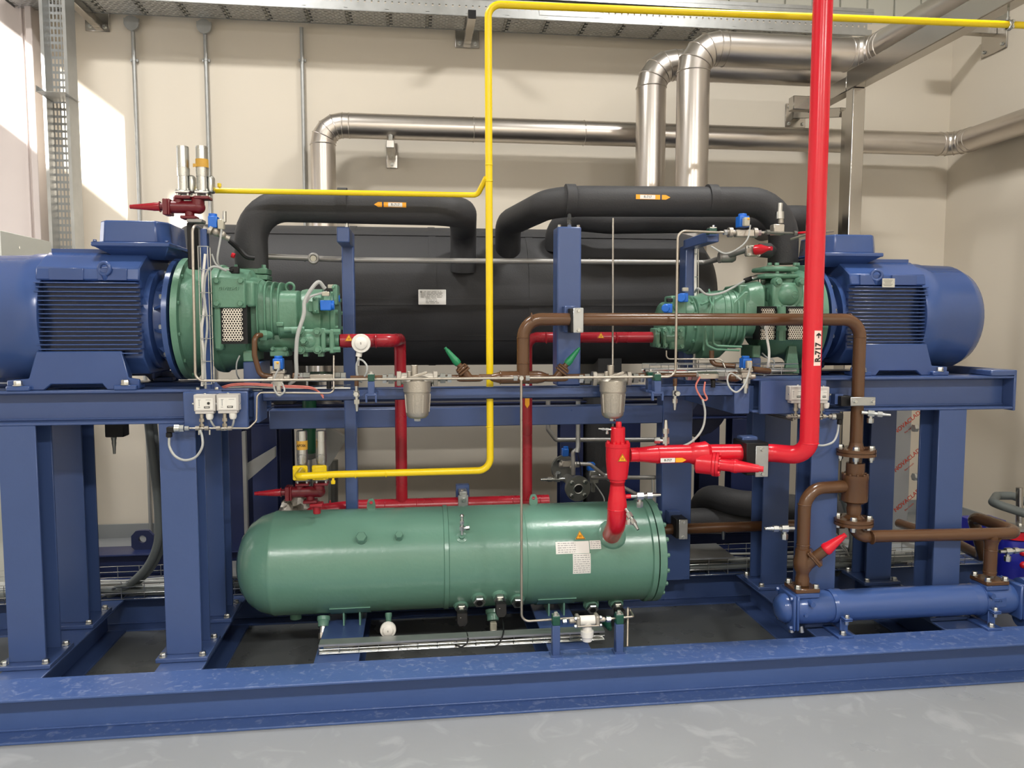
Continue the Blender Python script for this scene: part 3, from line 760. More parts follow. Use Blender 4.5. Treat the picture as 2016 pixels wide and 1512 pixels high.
def bolts_sq(t, c, hx, hz, n, af, mt, pos=None):
    for sx in (-1, 1):
        for sz in (-1, 1):
            MB().bolt(V(c)+V((sx*hx, 0, sz*hz)), n, af, af*.7).build('bolt', mt, t)
# ---- left
cl = thing('screw_compressor', 'green left screw compressor with a bolted square cover and perforated window', 'compressor', (-.7, 3.85, 1.415), 'green screw compressors')
AZ = 1.728
MB().lathe((-1.078, 3.85, AZ), (1,0,0), [(0,.2),(0,.287),(.028,.287),(.032,.262),(.05,.25),(.10,.225),(.15,.215),(.15,.1)], 64).build('motor_flange', GC, cl)
for i in range(12):
    a = 2*pi*i/12+.26; MB().bolt((-1.050, 3.85+.27*math.cos(a), AZ+.27*math.sin(a)), (1,0,0), .016, .008).build('bolt', GC, cl)
MB().lathe((-.935, 3.85, AZ), (1,0,0), [(0,.10),(0,.252),(.02,.257),(.035,.257),(.04,.247),(.16,.235),(.17,.22),(.19,.16),(.19,.05)], 56).build('coupling_housing', GC, cl)
gx0 = W(438,640,3.58).x; gx1 = W(481,640,3.58).x; gz0 = W(460,671,3.58).z; gz1 = W(460,607,3.58).z
PB(MB(), 431, 487, 601, 677, 3.584, 3.66).build('window_recess', M['rubber'], cl)
PB(MB(), 419, 437, 601, 690, 3.58, 3.7).build('window_frame', GC, cl, bev=.01)
mesh_grille(gx0, gx1, gz0, gz1, 3.575, cl)
for px in (452, 477): MB().bolt(W(px,667,3.574), (0,-1,0), .008, .004).build('bolt', M['zinc'], cl)
cv = PB(MB(), 417, 482, 546, 606, 3.565, 3.60).build('square_cover', GC, cl, bev=.006, seg=2)
PB(MB(), 421, 500, 552, 604, 3.60, 3.80).build('cover_housing', GC, cl, bev=.012, seg=2)
for px in (427, 474):
    for py in (553, 598): MB().bolt(W(px,py,3.565), (0,-1,0), .022, .014).build('bolt', GC, cl)
text('G17123-53', 'cast_number', GC, cl, W(450,568,3.563), .019, (1,0,0), (0,0,1), bold=.0009, depth=.005)
def loft(secs, n=24):
    """secs: list of (x, yc, zc, ry, rz, power) superellipse sections along x"""
    m = MB(); vs = []; fs = []
    for x, yc, zc, ry, rz, pw in secs:
        for k in range(n):
            a = 2*pi*k/n; c = math.cos(a); s_ = math.sin(a)
            vs.append((x, yc+ry*math.copysign(abs(c)**pw, c), zc+rz*math.copysign(abs(s_)**pw, s_)))
    L = len(secs)
    for i in range(L-1):
        for k in range(n):
            fs.append((i*n+k, i*n+(k+1) % n, (i+1)*n+(k+1) % n, (i+1)*n+k))
    fs.append(tuple(range(n-1, -1, -1))); fs.append(tuple(range((L-1)*n, L*n)))
    return m.add(vs, fs)
def zc(py, Y, px=520): return W(px, py, Y).z
xx = lambda px, Y=3.66: W(px, 620, Y).x
body = [(xx(482), 3.85, zc(615,3.8), .18, .17, .6), (xx(500), 3.85, zc(612,3.8), .18, .155, .6), (xx(520), 3.85, zc(614,3.8), .175, .13, .6), (xx(545), 3.85, zc(618,3.8), .17, .115, .55), (xx(548), 3.85, zc(620,3.8), .18, .115, .4), (xx(583), 3.85, zc(620,3.8), .18, .115, .4), (xx(585), 3.85, zc(622,3.8), .15, .1, .5)]
loft(body, 40).build('rotor_housing', GC, cl, bev=.002)
rb = MB()
for px, rr in ((504,1.13), (519,1.10), (532,1.07), (545,1.05)):
    rb.add(*(lambda q: (q.v, q.f))(loft([(xx(px), 3.85, zc(614,3.8), .182*rr/1.04, .135*rr, .55), (xx(px+3), 3.85, zc(614,3.8), .182*rr/1.04, .133*rr, .55)], 40)))
rb.build('cooling_rib', GC, cl, bev=.002)
loft([(xx(500), 3.85, zc(665,3.8), .14, .07, .7), (xx(590), 3.85, zc(668,3.8), .12, .06, .7), (xx(600), 3.85, zc(668,3.8), .09, .05, .8)], 28).build('lower_housing', GC, cl, bev=.003)
MB().lathe((xx(584), 3.86, zc(630,3.86)), (1,0,0), [(0,.1),(0,.145),(.02,.15),(.10,.15),(.11,.13),(.14,.13),(.145,.14),(.165,.14),(.175,.10),(.175,.02)], 40).build('end_housing', GC, cl, bev=.002)
for i in range(10):
    a = 2*pi*i/10+.3; MB().bolt((xx(584)+.165, 3.86+.122*math.cos(a), zc(630,3.86)+.122*math.sin(a)), (1,0,0), .018, .012).build('bolt', GC, cl)
m = MB(); PB(m, 606, 624, 592, 614, 3.66, 3.8); PB(m, 615, 628, 585, 617, 3.64, 3.74); m.build('control_block', GC, cl, bev=.004)
MB().cyl(W(612,604,3.68), W(640,604,3.68), .02, n=16).build('control_piston', GC, cl)
for px, py in ((618,588),(620,613),(655,566),(652,577)): MB().bolt(W(px,py,3.635), (1,-.4,0), .013).build('bolt', GC, cl)
MB().cyl(W(560,649,3.64), W(590,649,3.64), .013, n=12).cyl(W(575,651,3.62), W(600,651,3.62), .019, n=16).build('port_stub', GC, cl)
PB(MB(), 543, 558, 634, 643, 3.66, 3.72).build('drain_boss', GC, cl, bev=.004)
PB(MB(), 655, 664, 560, 600, 3.68, 3.80).build('end_bracket', GC, cl, bev=.004)
# eye bolt
e = MB(); c = W(571,566,3.82); e.torus(c, (.25,1,0), .021, .0065, 24, 10).cyl(c-V((0,0,.045)), c-V((0,0,.022)), .012, n=12); e.build('lifting_eye', GC, cl)
# outlet flange and foot
fz = W(496,552,3.92).z; fz2 = W(496,527,3.92).z; X0 = W(497,540,3.92).x
def oval(mb, c, rx, ry, h, n=32): return mb.add(*(lambda q: (q.v, q.f))(lofz(c, rx, ry, h, n)))
def lofz(c, rx, ry, h, n=32):
    m = MB(); vs = [(c[0]+rx*math.cos(2*pi*k/n), c[1]+ry*math.sin(2*pi*k/n), c[2]+z) for z in (0, h) for k in range(n)]
    return m.add(vs, [(k, (k+1) % n, n+(k+1) % n, n+k) for k in range(n)]+[tuple(range(n-1, -1, -1)), tuple(range(n, 2*n))])
m = MB(); oval(m, (X0, 3.92, fz), .078, .078, .025); oval(m, (X0, 3.92, fz-.12), .06, .06, .12)
m.box((X0, 3.92, fz+.012), (.165, .13, .024)); m.build('suction_flange', GC, cl, bev=.003)
m = MB(); oval(m, (X0, 3.92, fz+.028), .075, .075, .028); m.box((X0, 3.92, fz+.042), (.16, .13, .028)); m.build('mating_flange', GC, cl, bev=.003)
for sx in (-1, 1): MB().bolt((X0+sx*.062, 3.875, fz+.056), (0,0,1), .022).build('bolt', GC, cl)
PB(MB(), 478, 500, 690, 712, 3.66, 3.9).build('foot', GC, cl, bev=.004)
sb = thing('compressor_stand', 'small blue box stand under the left compressor foot', 'stand', W(495,760,3.68), 'compressor stands')
xa = W(479,730,3.66).x; xb = W(513,730,3.66).x
MB().bx(xa, xb, 3.66, 3.9, 1.405, W(490,712,3.66).z-.001).build('box', BL, sb, bev=.004)
# oil cover under the body
m = MB(); PB(m, 533, 566, 684, 698, 3.68, 3.8); PB(m, 531, 568, 691, 702, 3.66, 3.78); m.build('oil_cover', GC, cl, bev=.004)
for px, py in ((537,687),(561,687),(564,697)): MB().bolt(W(px,py,3.66), (0,-1,0), .015, .01).build('bolt', GC, cl)
# discharge stop valve
dvl = thing('stop_valve', 'green bolted stop valve between left compressor and the red pipe', 'valve', W(625,710,3.66), 'green stop valves')
def stopvalve(t, px0, px1, py0, py1, Y, flpx=None, boltsz=.024, knob=None):
    g = MB(); PB(g, px0, px1, py0, py1, Y, Y+.11); g.build('body', GC, t, bev=.012, seg=2)
    cx = (px0+px1)/2; cy = (py0+py1)/2; c = W(cx, cy, Y); r = abs(W(px1,cy,Y).x-W(px0,cy,Y).x)*.36
    MB().ball(c+V((0,.012,0)), r, 24, (1,.62,1.0)).build('domed_cover', GC, t)
    a = abs(W(px1,cy,Y).x-W(px0,cy,Y).x)/2
    for sx in (-1, 1):
        for sz in (-1, 1):
            p = c+V((sx*a*.74, 0, sz*a*.80)); MB().cyl(p+V((0,.03,0)), p-V((0,.008,0)), boltsz*.85, n=14).build('bolt_boss', GC, t)
            MB().bolt(p-V((0,.008,0)), (0,-1,0), boltsz, .014).build('bolt', GC, t)
    return c, a
c, a = stopvalve(dvl, 586, 631, 648, 694, 3.60)
MB().bolt(W(598,671,3.585), (0,-1,0), .026, .02).build('spindle_cap', GC, dvl)
text('HW', 'cast_mark', GC, dvl, c+V((.012,-.052,0)), .016, (0,0,1), (-1,0,0), bold=.0006, depth=.003)
m = MB(); PB(m, 631, 641, 646, 694, 3.60, 3.71); m.build('flange', GC, dvl, bev=.005)
m = MB(); PB(m, 648, 658, 648, 696, 3.60, 3.71); m.build('flange', GC, dvl, bev=.005)
MB().cyl(W(638,671,3.655), W(668,671,3.655), .03, n=20).build('neck', GC, dvl)
for py in (653, 688):
    MB().cyl(W(628,py,3.61), W(668,py,3.61), .010, n=10).hexa(W(657,py,3.61), (1,0,0), .025, .03, False).build('stud', GC, dvl)
PB(MB(), 597, 606, 694, 702, 3.63, 3.68).build('foot', GC, dvl); PB(MB(), 626, 637, 694, 702, 3.63, 3.68).build('foot', GC, dvl)
# solenoids on left compressor
s1 = thing('solenoid_coil', 'bright blue solenoid coil on the upper end of the left compressor', 'solenoid', W(647,600,3.64), 'blue solenoid coils')
PB(MB(), 630, 652, 591, 611, 3.63, 3.69).build('coil', M['blueplastic'], s1, bev=.004, seg=2)
MB().cyl(W(650,601,3.66), W(658,601,3.66), .022, n=20).build('cap', M['blueplastic'], s1)
PB(MB(), 633, 648, 574, 583, 3.62, 3.66).build('connector', M['clear'], s1, bev=.003)
s1b = thing('solenoid_coil', 'small blue solenoid coil peeping out behind the left compressor end', 'solenoid', W(662,587,3.78), 'blue solenoid coils')
m = MB(); PB(m, 657, 665, 584, 594, 3.74, 3.78); m.cyl(W(663,588,3.76), W(669,588,3.76), .018, n=16); m.build('coil', M['blueplastic'], s1b, bev=.003)
PB(MB(), 645, 661, 560, 568, 3.70, 3.74).build('connector', M['clear'], s1b, bev=.003)
# ---- right
cr = thing('screw_compressor', 'green right screw compressor behind the brown pipe, with round suction valve', 'compressor', (1.6, 3.94, 1.44), 'green screw compressors')
AR = 1.741
MB().lathe((2.067, 3.94, AR), (-1,0,0), [(0,.2),(0,.277),(.03,.277),(.034,.25),(.16,.2),(.18,.14),(.18,.05)], 64).build('motor_flange', GC, cr)
xr = lambda px, Y=3.72: W(px, 640, Y).x
MB().lathe((xr(1608), 3.94, AR-.005), (-1,0,0), [(0,.1),(0,.19),(.03,.215),(.05,.215),(.07,.205),(.16,.215),(.19,.20),(.24,.15),(.24,.05)], 56).build('coupling_housing', GC, cr)
for pa, pb in ((1498,1528),(1552,1600)):
    x0 = W(pa,640,3.70).x; x1 = W(pb,640,3.70).x
    mesh_grille(x0, x1, W(1520,668,3.70).z, W(1520,604,3.70).z, 3.70, cr)
    MB().bx(x0-.005, x1+.005, 3.708, 3.78, W(1520,669,3.70).z, W(1520,603,3.70).z).build('window_recess', M['rubber'], cr)
zr = lambda py, Y=3.9: W(1450, py, Y).z
loft([(xr(1508), 3.94, zr(610), .20, .15, .5), (xr(1480), 3.94, zr(612), .20, .135, .5), (xr(1470), 3.94, zr(625), .18, .145, .6), (xr(1405), 3.94, zr(628), .18, .135, .6), (xr(1400), 3.94, zr(628), .17, .125, .6), (xr(1385), 3.94, zr(628), .15, .115, .6)], 40).build('rotor_housing', GC, cr, bev=.002)
m = MB(); PB(m, 1455, 1508, 561, 610, 3.80, 4.0); m.build('intake_block', GC, cr, bev=.008, seg=2)
m = MB(); m.prism([(0,0),(.13,0),(.13,.115),(.07,.115),(0,.05)], W(1440,618,3.76), (1,0,0), (0,0,1), (0,1,0), .2); m.build('shoulder', GC, cr, bev=.006)
rb = MB()
for px, k in ((1434,1.1),(1446,1.12),(1458,1.14),(1470,1.16)):
    q = loft([(xr(px), 3.94, zr(628), .186*k/1.1, .135*k, .62), (xr(px+3.4), 3.94, zr(628), .186*k/1.1, .135*k, .62)], 40); rb.add(q.v, q.f)
rb.build('cooling_rib', GC, cr, bev=.002)
MB().lathe((xr(1402), 3.94, zr(640)), (-1,0,0), [(0,.05),(0,.15),(.02,.155),(.05,.155),(.055,.14),(.10,.14),(.11,.125),(.19,.12),(.2,.11),(.2,.03)], 40).build('end_housing', GC, cr, bev=.002)
for i in range(12):
    a = 2*pi*i/12+.1; MB().bolt((xr(1402)-.05, 3.94+.14*math.cos(a), zr(640)+.14*math.sin(a)), (-1,0,0), .018, .012).build('bolt', GC, cr)
MB().lathe((xr(1400), 3.9, zr(672)), (1,0,0), [(0,.03),(0,.095),(.08,.095),(.11,.085),(.15,.05),(.155,.02)], 32).build('lower_housing', GC, cr)
# suction valve with domed cover
sv = thing('suction_valve', 'round-bodied green suction valve on top of the right compressor', 'valve', W(1550,610,3.78), 'green stop valves')
c, a = stopvalve(sv, 1522, 1583, 556, 606, 3.74, boltsz=.028)
MB().ball(W(1525,582,3.82), .075, 24, (.75,.8,1)).build('side_bulge', GC, sv)
MB().ball(W(1598,582,3.86), .085, 24, (.9,.8,1)).build('side_bulge', GC, sv)
MB().torus(c+V((0,-.068,0)), (0,1,0), .016, .002, 20, 6).build('cast_ring', GC, sv)
text('HW', 'cast_mark', GC, sv, c+V((0,-.068,0)), .014, (1,0,0), (0,0,1), bold=.0005, depth=.003)
MB().cyl(W(1550,545,3.84), W(1550,562,3.84), .062, n=28).build('neck', GC, sv)
for (ya, yb, nm) in ((524,534,'flange'), (538,548,'flange')):
    m = MB(); PB(m, 1506, 1574, ya, yb, 3.76, 3.93); m.build(nm, GC, sv, bev=.012, seg=2)
for px in (1515, 1529, 1566, 1570): MB().bolt(W(px,523,3.79), (0,0,1), .02).build('bolt', GC, sv)
for px in (1530,1560): MB().cyl(W(px,534,3.78), W(px,539,3.78), .01, n=10).build('stud', GC, sv)
PB(MB(), 1522, 1583, 612, 618, 3.80, 3.86).build('bottom_lip', GC, sv)
ds = thing('drain_stub', 'green capped pipe stub hanging in front of the right perforated window', 'valve', W(1540,672,3.68))
MB().cyl(W(1539,604,3.68), W(1539,650,3.68), .020, n=20).cyl(W(1539,646,3.68), W(1539,651,3.68), .024, n=20).hexa(W(1539,651,3.68), (0,0,-1), .034, .05, False).build('stub', GC, ds)
PB(MB(), 1482, 1498, 680, 704, 3.80, 3.95).build('foot', GC, cr, bev=.004)
MB().prism([(0,0),(.08,.0),(.06,.14),(.02,.14)], W(1545,735,3.78), (1,0,0), (0,0,1), (0,1,0), .02).build('foot_web', GC, cr)
sb2 = thing('compressor_stand', 'small dark blue box stand under the right compressor foot', 'stand', W(1488,740,3.8), 'compressor stands')
MB().bx(W(1481,720,3.8).x, W(1498,720,3.8).x, 3.8, 3.95, 1.442, W(1488,704,3.8).z-.002).build('box', BL, sb2, bev=.004)
# green oil lines round the right compressor
ol = MB(); Yo = 3.70
ol.tube([W(1404,584,3.8), W(1404,600,Yo), W(1404,676,Yo), W(1412,681,Yo), W(1460,683,Yo)], .006, .015, 10)
ol.tube([W(1395,585,3.76), W(1402,600,3.70), W(1387,650,3.7), W(1385,690,3.72)], .005, .01, 8)
ol.tube([W(1388,645,3.66), W(1392,680,3.66), W(1410,688,3.66), W(1455,690,3.7)], .005, .02, 8)
ol.tube([W(1396,570,3.82), W(1400,592,3.76), W(1380,600,3.72)], .005, .01, 8)
t = thing('oil_line', 'thin green painted oil lines wrapped around the right compressor', 'pipe', W(1404,690,3.7)); ol.build('tubing', GC, t)
# left-hand end of the right compressor (discharge)
dv2 = thing('stop_valve', 'green bolted stop valve at the far end of the right compressor by the red pipe', 'valve', W(1320,685,3.78), 'green stop valves')
m = MB(); PB(m, 1291, 1300, 646, 684, 3.74, 3.84); m.build('flange', GC, dv2, bev=.005)
m = MB(); PB(m, 1306, 1313, 644, 686, 3.74, 3.84); m.build('flange', GC, dv2, bev=.005)
MB().cyl(W(1298,665,3.79), W(1325,665,3.79), .036, n=20).build('neck', GC, dv2)
m = MB(); PB(m, 1318, 1350, 642, 688, 3.76, 3.88); m.build('body', GC, dv2, bev=.012, seg=2)
for px, py in ((1296,650),(1296,680),(1310,651),(1310,680),(1328,652),(1340,650),(1338,664),(1342,682)): MB().bolt(W(px,py,3.74), (0,-1,0), .017, .012).build('bolt', GC, dv2)
m = MB(); PB(m, 1322, 1352, 582, 640, 3.80, 3.92); PB(m, 1316, 1325, 600, 618, 3.78, 3.86); m.build('control_block', GC, cr, bev=.006)
for px, py in ((1332,606),(1336,620),(1345,590)): MB().bolt(W(px,py,3.79), (0,-1,0), .017, .012).build('bolt', GC, cr)
for (px, py, r, lb) in ((1341,586,.022,'blue solenoid coil nearest the gantry post on the right compressor end'), (1310,607,.02,'blue solenoid coil sticking out left of the right compressor end')):
    t = thing('solenoid_coil', lb, 'solenoid', W(px,py,3.76), 'blue solenoid coils')
    m = MB(); m.cyl(W(px,py,3.72), W(px+1,py,3.76), r, n=20); m.box(W(px+5,py,3.77), (.035,.04,.045)); m.build('coil', M['blueplastic'], t, bev=.003)
    MB().box(W(px+8,py-16,3.78), (.03,.02,.02)).build('connector', M['clear'] if px > 1320 else M['rubber'], t, bev=.003)
ZI = M['zinc']; TU = M['tube']; BR = M['brown']; RD = M['red']; YE = M['yellow']; R2 = M['red2']; R3 = M['red3']
def pipe(name, label, cat, pts, r, mt, bend=0, group=None, n=20, rings=(), rname='weld_seam', part='tubing'):
    P = [V(p) for p in pts]; t = thing(name, label, cat, P[0], group)
    MB().tube(P, r, bend, n).build(part, mt, t)
    for c, d in rings: weld(t, c, d, r, mt, rname)
    return t
def weld(t, c, d, r, mt, nm='weld_seam'):
    d = V(d).normalized(); MB().lathe(V(c)-d*.003, d, [(0,r*.98),(.001,r+.0014),(.003,r+.0022),(.005,r+.0014),(.006,r*.98)], 24).build(nm, mt, t)
def svc(p, d, side, label, s=1.0, name='service_valve', stub=None, group='small silver service valves'):
    """silver service valve: body along d, capped outlet on side"""
    p = V(p); d = V(d).normalized(); side = V(side).normalized(); t = thing(name, label, 'valve', p, group)
    MB().cyl(p, p+d*.03*s, .008*s, n=12).hexa(p+d*.026*s, d, .026*s, .026*s, False).cyl(p+d*.05*s, p+d*.07*s, .009*s, n=12).build('body', ZI, t)
    MB().hexa(p+d*.066*s, d, .023*s, .02*s, False).cyl(p+d*.085*s, p+d*.12*s, .0095*s, .006*s, n=12).build('cap', ZI, t)
    MB().cyl(p+d*.038*s, p+d*.038*s+side*.025*s, .008*s, n=12).hexa(p+d*.038*s+side*.022*s, side, .024*s, .022*s).build('outlet_cap', ZI, t)
    if stub: MB().cyl(p-d*stub, p+d*.004, .0085*s, n=12).build('stub', M['red'], t)
    return t
def union(t, p, d, af=.034, L=.03, mt=None, nm='union_nut'):
    p = V(p); d = V(d).normalized(); MB().hexa(p-d*L/2, d, af, L, False).cyl(p-d*L*.75, p+d*L*.75, af*.34, n=14).build(nm, mt or ZI, t)
def clampplate(t, c, hx, hz, plate_y=0, boltdir='v'):
    pass
# ================================================================ yellow vent line
YV = 3.66
yt = W(961, 8, YV); yb = W(961, 932, YV); ye = W(600, 940, YV)
yr = W(2060, 52, YV+.02)
top = V((yt.x, YV, yt.z-.0)); 
yl = thing('vent_pipe', 'yellow vent pipe running under the ceiling, down the middle and across to lower relief valve', 'pipe', (yt.x, YV, ye.z), 'yellow vent pipes')
P = [yr+V((.6,0,(yr.z-top.z)/(yr.x-top.x)*.6)), (top.x, YV, top.z), (top.x+.005, YV, W(961,926,YV).z), W(660,934,YV), W(585,938,YV), W(585,938,YV)+V((.0,.16,0))]
MB().tube(P, .0169, [.06,.06,.06,.03], 20).build('tubing', YE, yl)
for py in (325, 357, 840): weld(yl, (yt.x+.002, YV, W(961,py,YV).z), (0,0,1), .0169, YE)
for px, py in ((700,934),(760,932),(645,936)): weld(yl, W(px,py,YV), (1,0,0), .0169, YE)
MB().cyl(W(656,936,YV), W(656,949,YV), .006, n=10).hexa(W(656,946,YV), (0,0,-1), .019, .016).build('drain_plug', YE, yl)
P = [W(408,375,3.72), W(940,384,3.72), W(957,350,YV)]
y2 = pipe('vent_pipe', 'yellow branch pipe running behind the left black pipe to the upper relief valve', 'pipe', P, .0125, YE, .03, 'yellow vent pipes')
MB().cyl(W(432,376,3.72), W(432,366,3.72), .005, n=10).hexa(W(432,368,3.72), (0,0,1), .016, .016).build('plug', YE, y2)
# hanger clamp on the yellow pipe at the right
hc = thing('pipe_hanger', 'clamp on a threaded rod holding the yellow pipe by the right wall', 'clamp', W(1984,50,YV))
c = W(1984,50,YV+.02)
MB().torus(c, (1,0,.0), .022, .005, 20, 8).torus(c+V((.012,0,0)), (1,0,0), .022, .004, 20, 8).build('ring', ZI, hc)
MB().bolt(c+V((.008,-.022,.012)), (0,-1,0), .014).bolt(c+V((.008,-.02,-.016)), (0,-1,0), .014).build('bolt', ZI, hc)
MB().cyl(c+V((0,0,.022)), c+V((0,.01,.6)), .005, n=8).build('rod', M['iron'], hc)
MB().cyl(c+V((0,0,.024)), c+V((0,0,.04)), .009, n=8).build('nut', M['iron'], hc)
# ================================================================ red riser and discharge line
YRD = 3.36
rt = W(1613, -30, YRD); rb_ = W(1600, 905, YRD); 
rr = .043
zr_ = W(1600, 898, YRD).z
P = [(W(1606,500,YRD).x, YRD, 4.4), (W(1604,500,YRD).x, YRD, zr_), (W(1520,905,3.47).x, 3.47, W(1500,906,3.47).z), W(1385,896,3.50), W(1300,906,3.50)]
P = [V(p) for p in P]; P[2].z = P[3].z = zr_+.0
P[1].z = zr_
rl_ = thing('refrigerant_riser', 'bright red riser pipe marked R-717 with upward arrow, in front of everything', 'pipe', (P[1].x, YRD, zr_), 'red refrigerant pipes')
MB().tube(P[:4], rr, .095, 32).build('tubing', RD, rl_)
for py in (872,): weld(rl_, (P[1].x, YRD, W(1600,py,YRD).z), (0,0,1), rr, RD)
# discharge horizontal: valve, reducer
YD = 3.50; zd = zr_
dl = thing('discharge_pipe', 'bright red horizontal pipe with R-717 sticker between the two red valves', 'pipe', W(1330,908,YD), 'red refrigerant pipes')
xa = W(1240,908,YD).x; xb = W(1358,908,YD).x
L = xb-xa
MB().lathe((xa,YD,zd), (1,0,0), [(0,.034),(L*.15,.034),(L*.45,.0435),(L,.0435)], 32).build('tubing', RD, dl)
for px, r_ in ((1255,.034),(1293,.0435)): weld(dl, (W(px,908,YD).x,YD,zd), (1,0,0), r_, RD)
st = W(1326, 906, YD-.046)
def flowlabel(c, w1, h, txt, par, u=V((1,0,0)), v=V((0,0,1)), n=V((0,-1,0))):
    MB().box(c-u*w1*.22, (w1*.56,.0012,h)).build('white_field', M['sticker'], par)
    MB().prism([(w1*.08,-h/2),(w1*.34,-h/2),(w1*.5,0),(w1*.34,h/2),(w1*.08,h/2)], c, u, v, n, .0008).build('arrow', M['orange'], par)
    text(txt, 'lettering', M['ink'], par, c-u*w1*.22+n*.0012, h*.7, u, v, bold=.0004)
fs_ = thing('pipe_marker', 'small R-717 sticker with orange arrow on the red horizontal pipe', 'sticker', st, 'flow direction stickers')
flowlabel(st, .125, .021, 'R-717', fs_)
# big angle valve body at 1215
vx = W(1216,900,YD).x
av = thing('check_valve', 'tall bright red valve body with yellow triangle, above the green tank', 'valve', (vx, YD, 1.0), 'red valves')
zz = lambda py, Y=YD: W(1216, py, Y).z
MB().lathe((vx,YD,0), (0,0,1), [(zz(942),.028),(zz(942),.046),(zz(932),.05),(zz(915),.054),(zz(905),.056),(zz(880),.056),(zz(879),.058),(zz(872),.058),(zz(872),.03)], 40).build('body', RD, av)
MB().lathe((vx,YD,0), (0,0,1), [(zz(873),.03),(zz(873),.034),(zz(842),.034),(zz(841),.032),(zz(841),.0)], 32).lathe((vx+.003,YD,0), (0,0,1), [(zz(842),.014),(zz(832),.014),(zz(830),.012),(zz(830),.002)], 16).build('bonnet', RD, av)
for i in range(8):
    a = 2*pi*i/8+.2; MB().bolt((vx+.048*math.cos(a), YD+.048*math.sin(a), zz(872)), (0,0,1), .014, .008).build('bolt', RD, av)
svc(W(1203,846,YD-.02), (-1,0,.1), (0,0,-1), 'silver nipple on the left of the tall red valve bonnet', .5)
triangle((vx+.006,YD-.062,zz(899)), .04, V((1,0,0)), V((0,0,1)), V((0,-1,0)), 'yellow hot surface triangle on the tall red valve body')
# elbow down into tank
pe, ne = onT(1205, 1052)
neck = thing('discharge_elbow', 'bright red swept pipe from the valve down into the green tank', 'pipe', pe, 'red refrigerant pipes')
m = MB(); m.lathe((vx,YD,0), (0,0,1), [(zz(958),.034),(zz(942),.034),(zz(941),.037),(zz(948),.037)][::1], 32)
m.lathe((vx,YD,0), (0,0,-1), [(-zz(942),.034),(-zz(955),.034),(-zz(970),.038),(-zz(992),.046),(-zz(1003),.046)], 32).build('reducer', RD, neck)
e0 = V((vx,YD,zz(1000))); e2 = pe; e1 = V((vx,YD,zz(1024)))
MB().tube([e0, (vx-.0,YD,zz(1030)), V(pe)-ne*.03], .046, .12, 32).build('elbow', RD, neck)
weld(neck, (vx,YD,zz(1002)), (0,0,1), .046, RD)
MB().lathe(pe-ne*.06, V((0,.75,-.66))*-1, [(0,.082),(.05,.08),(.062,.07),(.068,.058),(.07,.05)], 40).build('nozzle_ring', GN, neck, label='green weld collar on the tank')
svc(W(1232,1002,YD-.04), (.25,-.6,-.55), (-.1,-.2,-1), 'silver angled service valve on the front of the red elbow', 1.0)
svc(W(1240,977,YD), (1,0,.02), (0,0,-1), 'silver service valve pointing toward the column from the red elbow', 1.25, stub=.03)
svc(W(1310,886,YD), (0,0,1), (-1,.2,0), 'upright silver service valve on the red horizontal pipe', 1.2, stub=.04)
# right stop valve with red cap
cvv = thing('stop_valve', 'bright red flanged valve with a long tapered cap pointing away from it', 'valve', (W(1390,912,YD).x,YD-.03,zd-.05), 'red valves')
m = MB(); m.lathe((W(1356,908,YD).x,YD,zd), (1,0,0), [(0,.044),(.02,.053),(.05,.053),(.08,.058),(.1,.045)], 32)
A = W(1372,910,YD-.01); Bv = V((1,-.52,-.05)).normalized()
m.lathe(A, Bv, [(-.01,.03),(0,.052),(.07,.052),(.075,.058),(.087,.058),(.087,.03)], 36).build('body', RD, cvv)
MB().lathe(A+Bv*.089, Bv, [(0,.03),(0,.058),(.012,.058),(.013,.03)], 36).build('bonnet_flange', RD, cvv)
for i in range(8):
    a = 2*pi*i/8; d_, u_, v_ = frame_of(Bv); MB().bolt(A+Bv*.10+u_*.047*math.cos(a)+v_*.047*math.sin(a), Bv, .015, .009).build('bolt', RD, cvv)
MB().lathe(A+Bv*.10, Bv, [(0,.03),(.01,.028),(.06,.028),(.06,.02)], 28).build('neck', RD, cvv)
K = A+Bv*.158
MB().lathe(K, Bv, [(0,.031),(.012,.031),(.013,.033),(.025,.033),(.032,.029),(.125,.017),(.125,.014),(.145,.013),(.145,.002)], 28).build('cap', RD, cvv)
# clamp right of the valve
cp = thing('pipe_clamp', 'black clamp block with zinc plate holding the red pipe at the blue column', 'clamp', W(1500,905,YD), 'pipe clamps with zinc plates')
def zincplate(t, px0, px1, py0, py1, Y, vert=True, blk=None, blkY=None):
    m = MB(); PB(m, px0, px1, py0, py1, Y, Y+.005); m.build('front_plate', M['galv'], t, bev=.003)
    cxp = (px0+px1)/2; cyp = (py0+py1)/2
    pts = [(cxp, py0+(py1-py0)*.12), (cxp, py1-(py1-py0)*.1)] if vert else [(px0+(px1-px0)*.17, cyp), (px1-(px1-px0)*.12, cyp)]
    for a in pts: MB().bolt(W(a[0],a[1],Y), (0,-1,0), .015, .009).build('bolt', ZI, t)
zincplate(cp, 1488, 1513, 878, 939, 3.40)
m = MB(); PB(m, 1470, 1513, 872, 936, 3.406, 3.57); m.build('block', M['rubber'], cp, bev=.004)
m = MB(); PB(m, 1462, 1492, 860, 878, 3.5, 3.57); m.build('bracket', BL, cp, bev=.004)
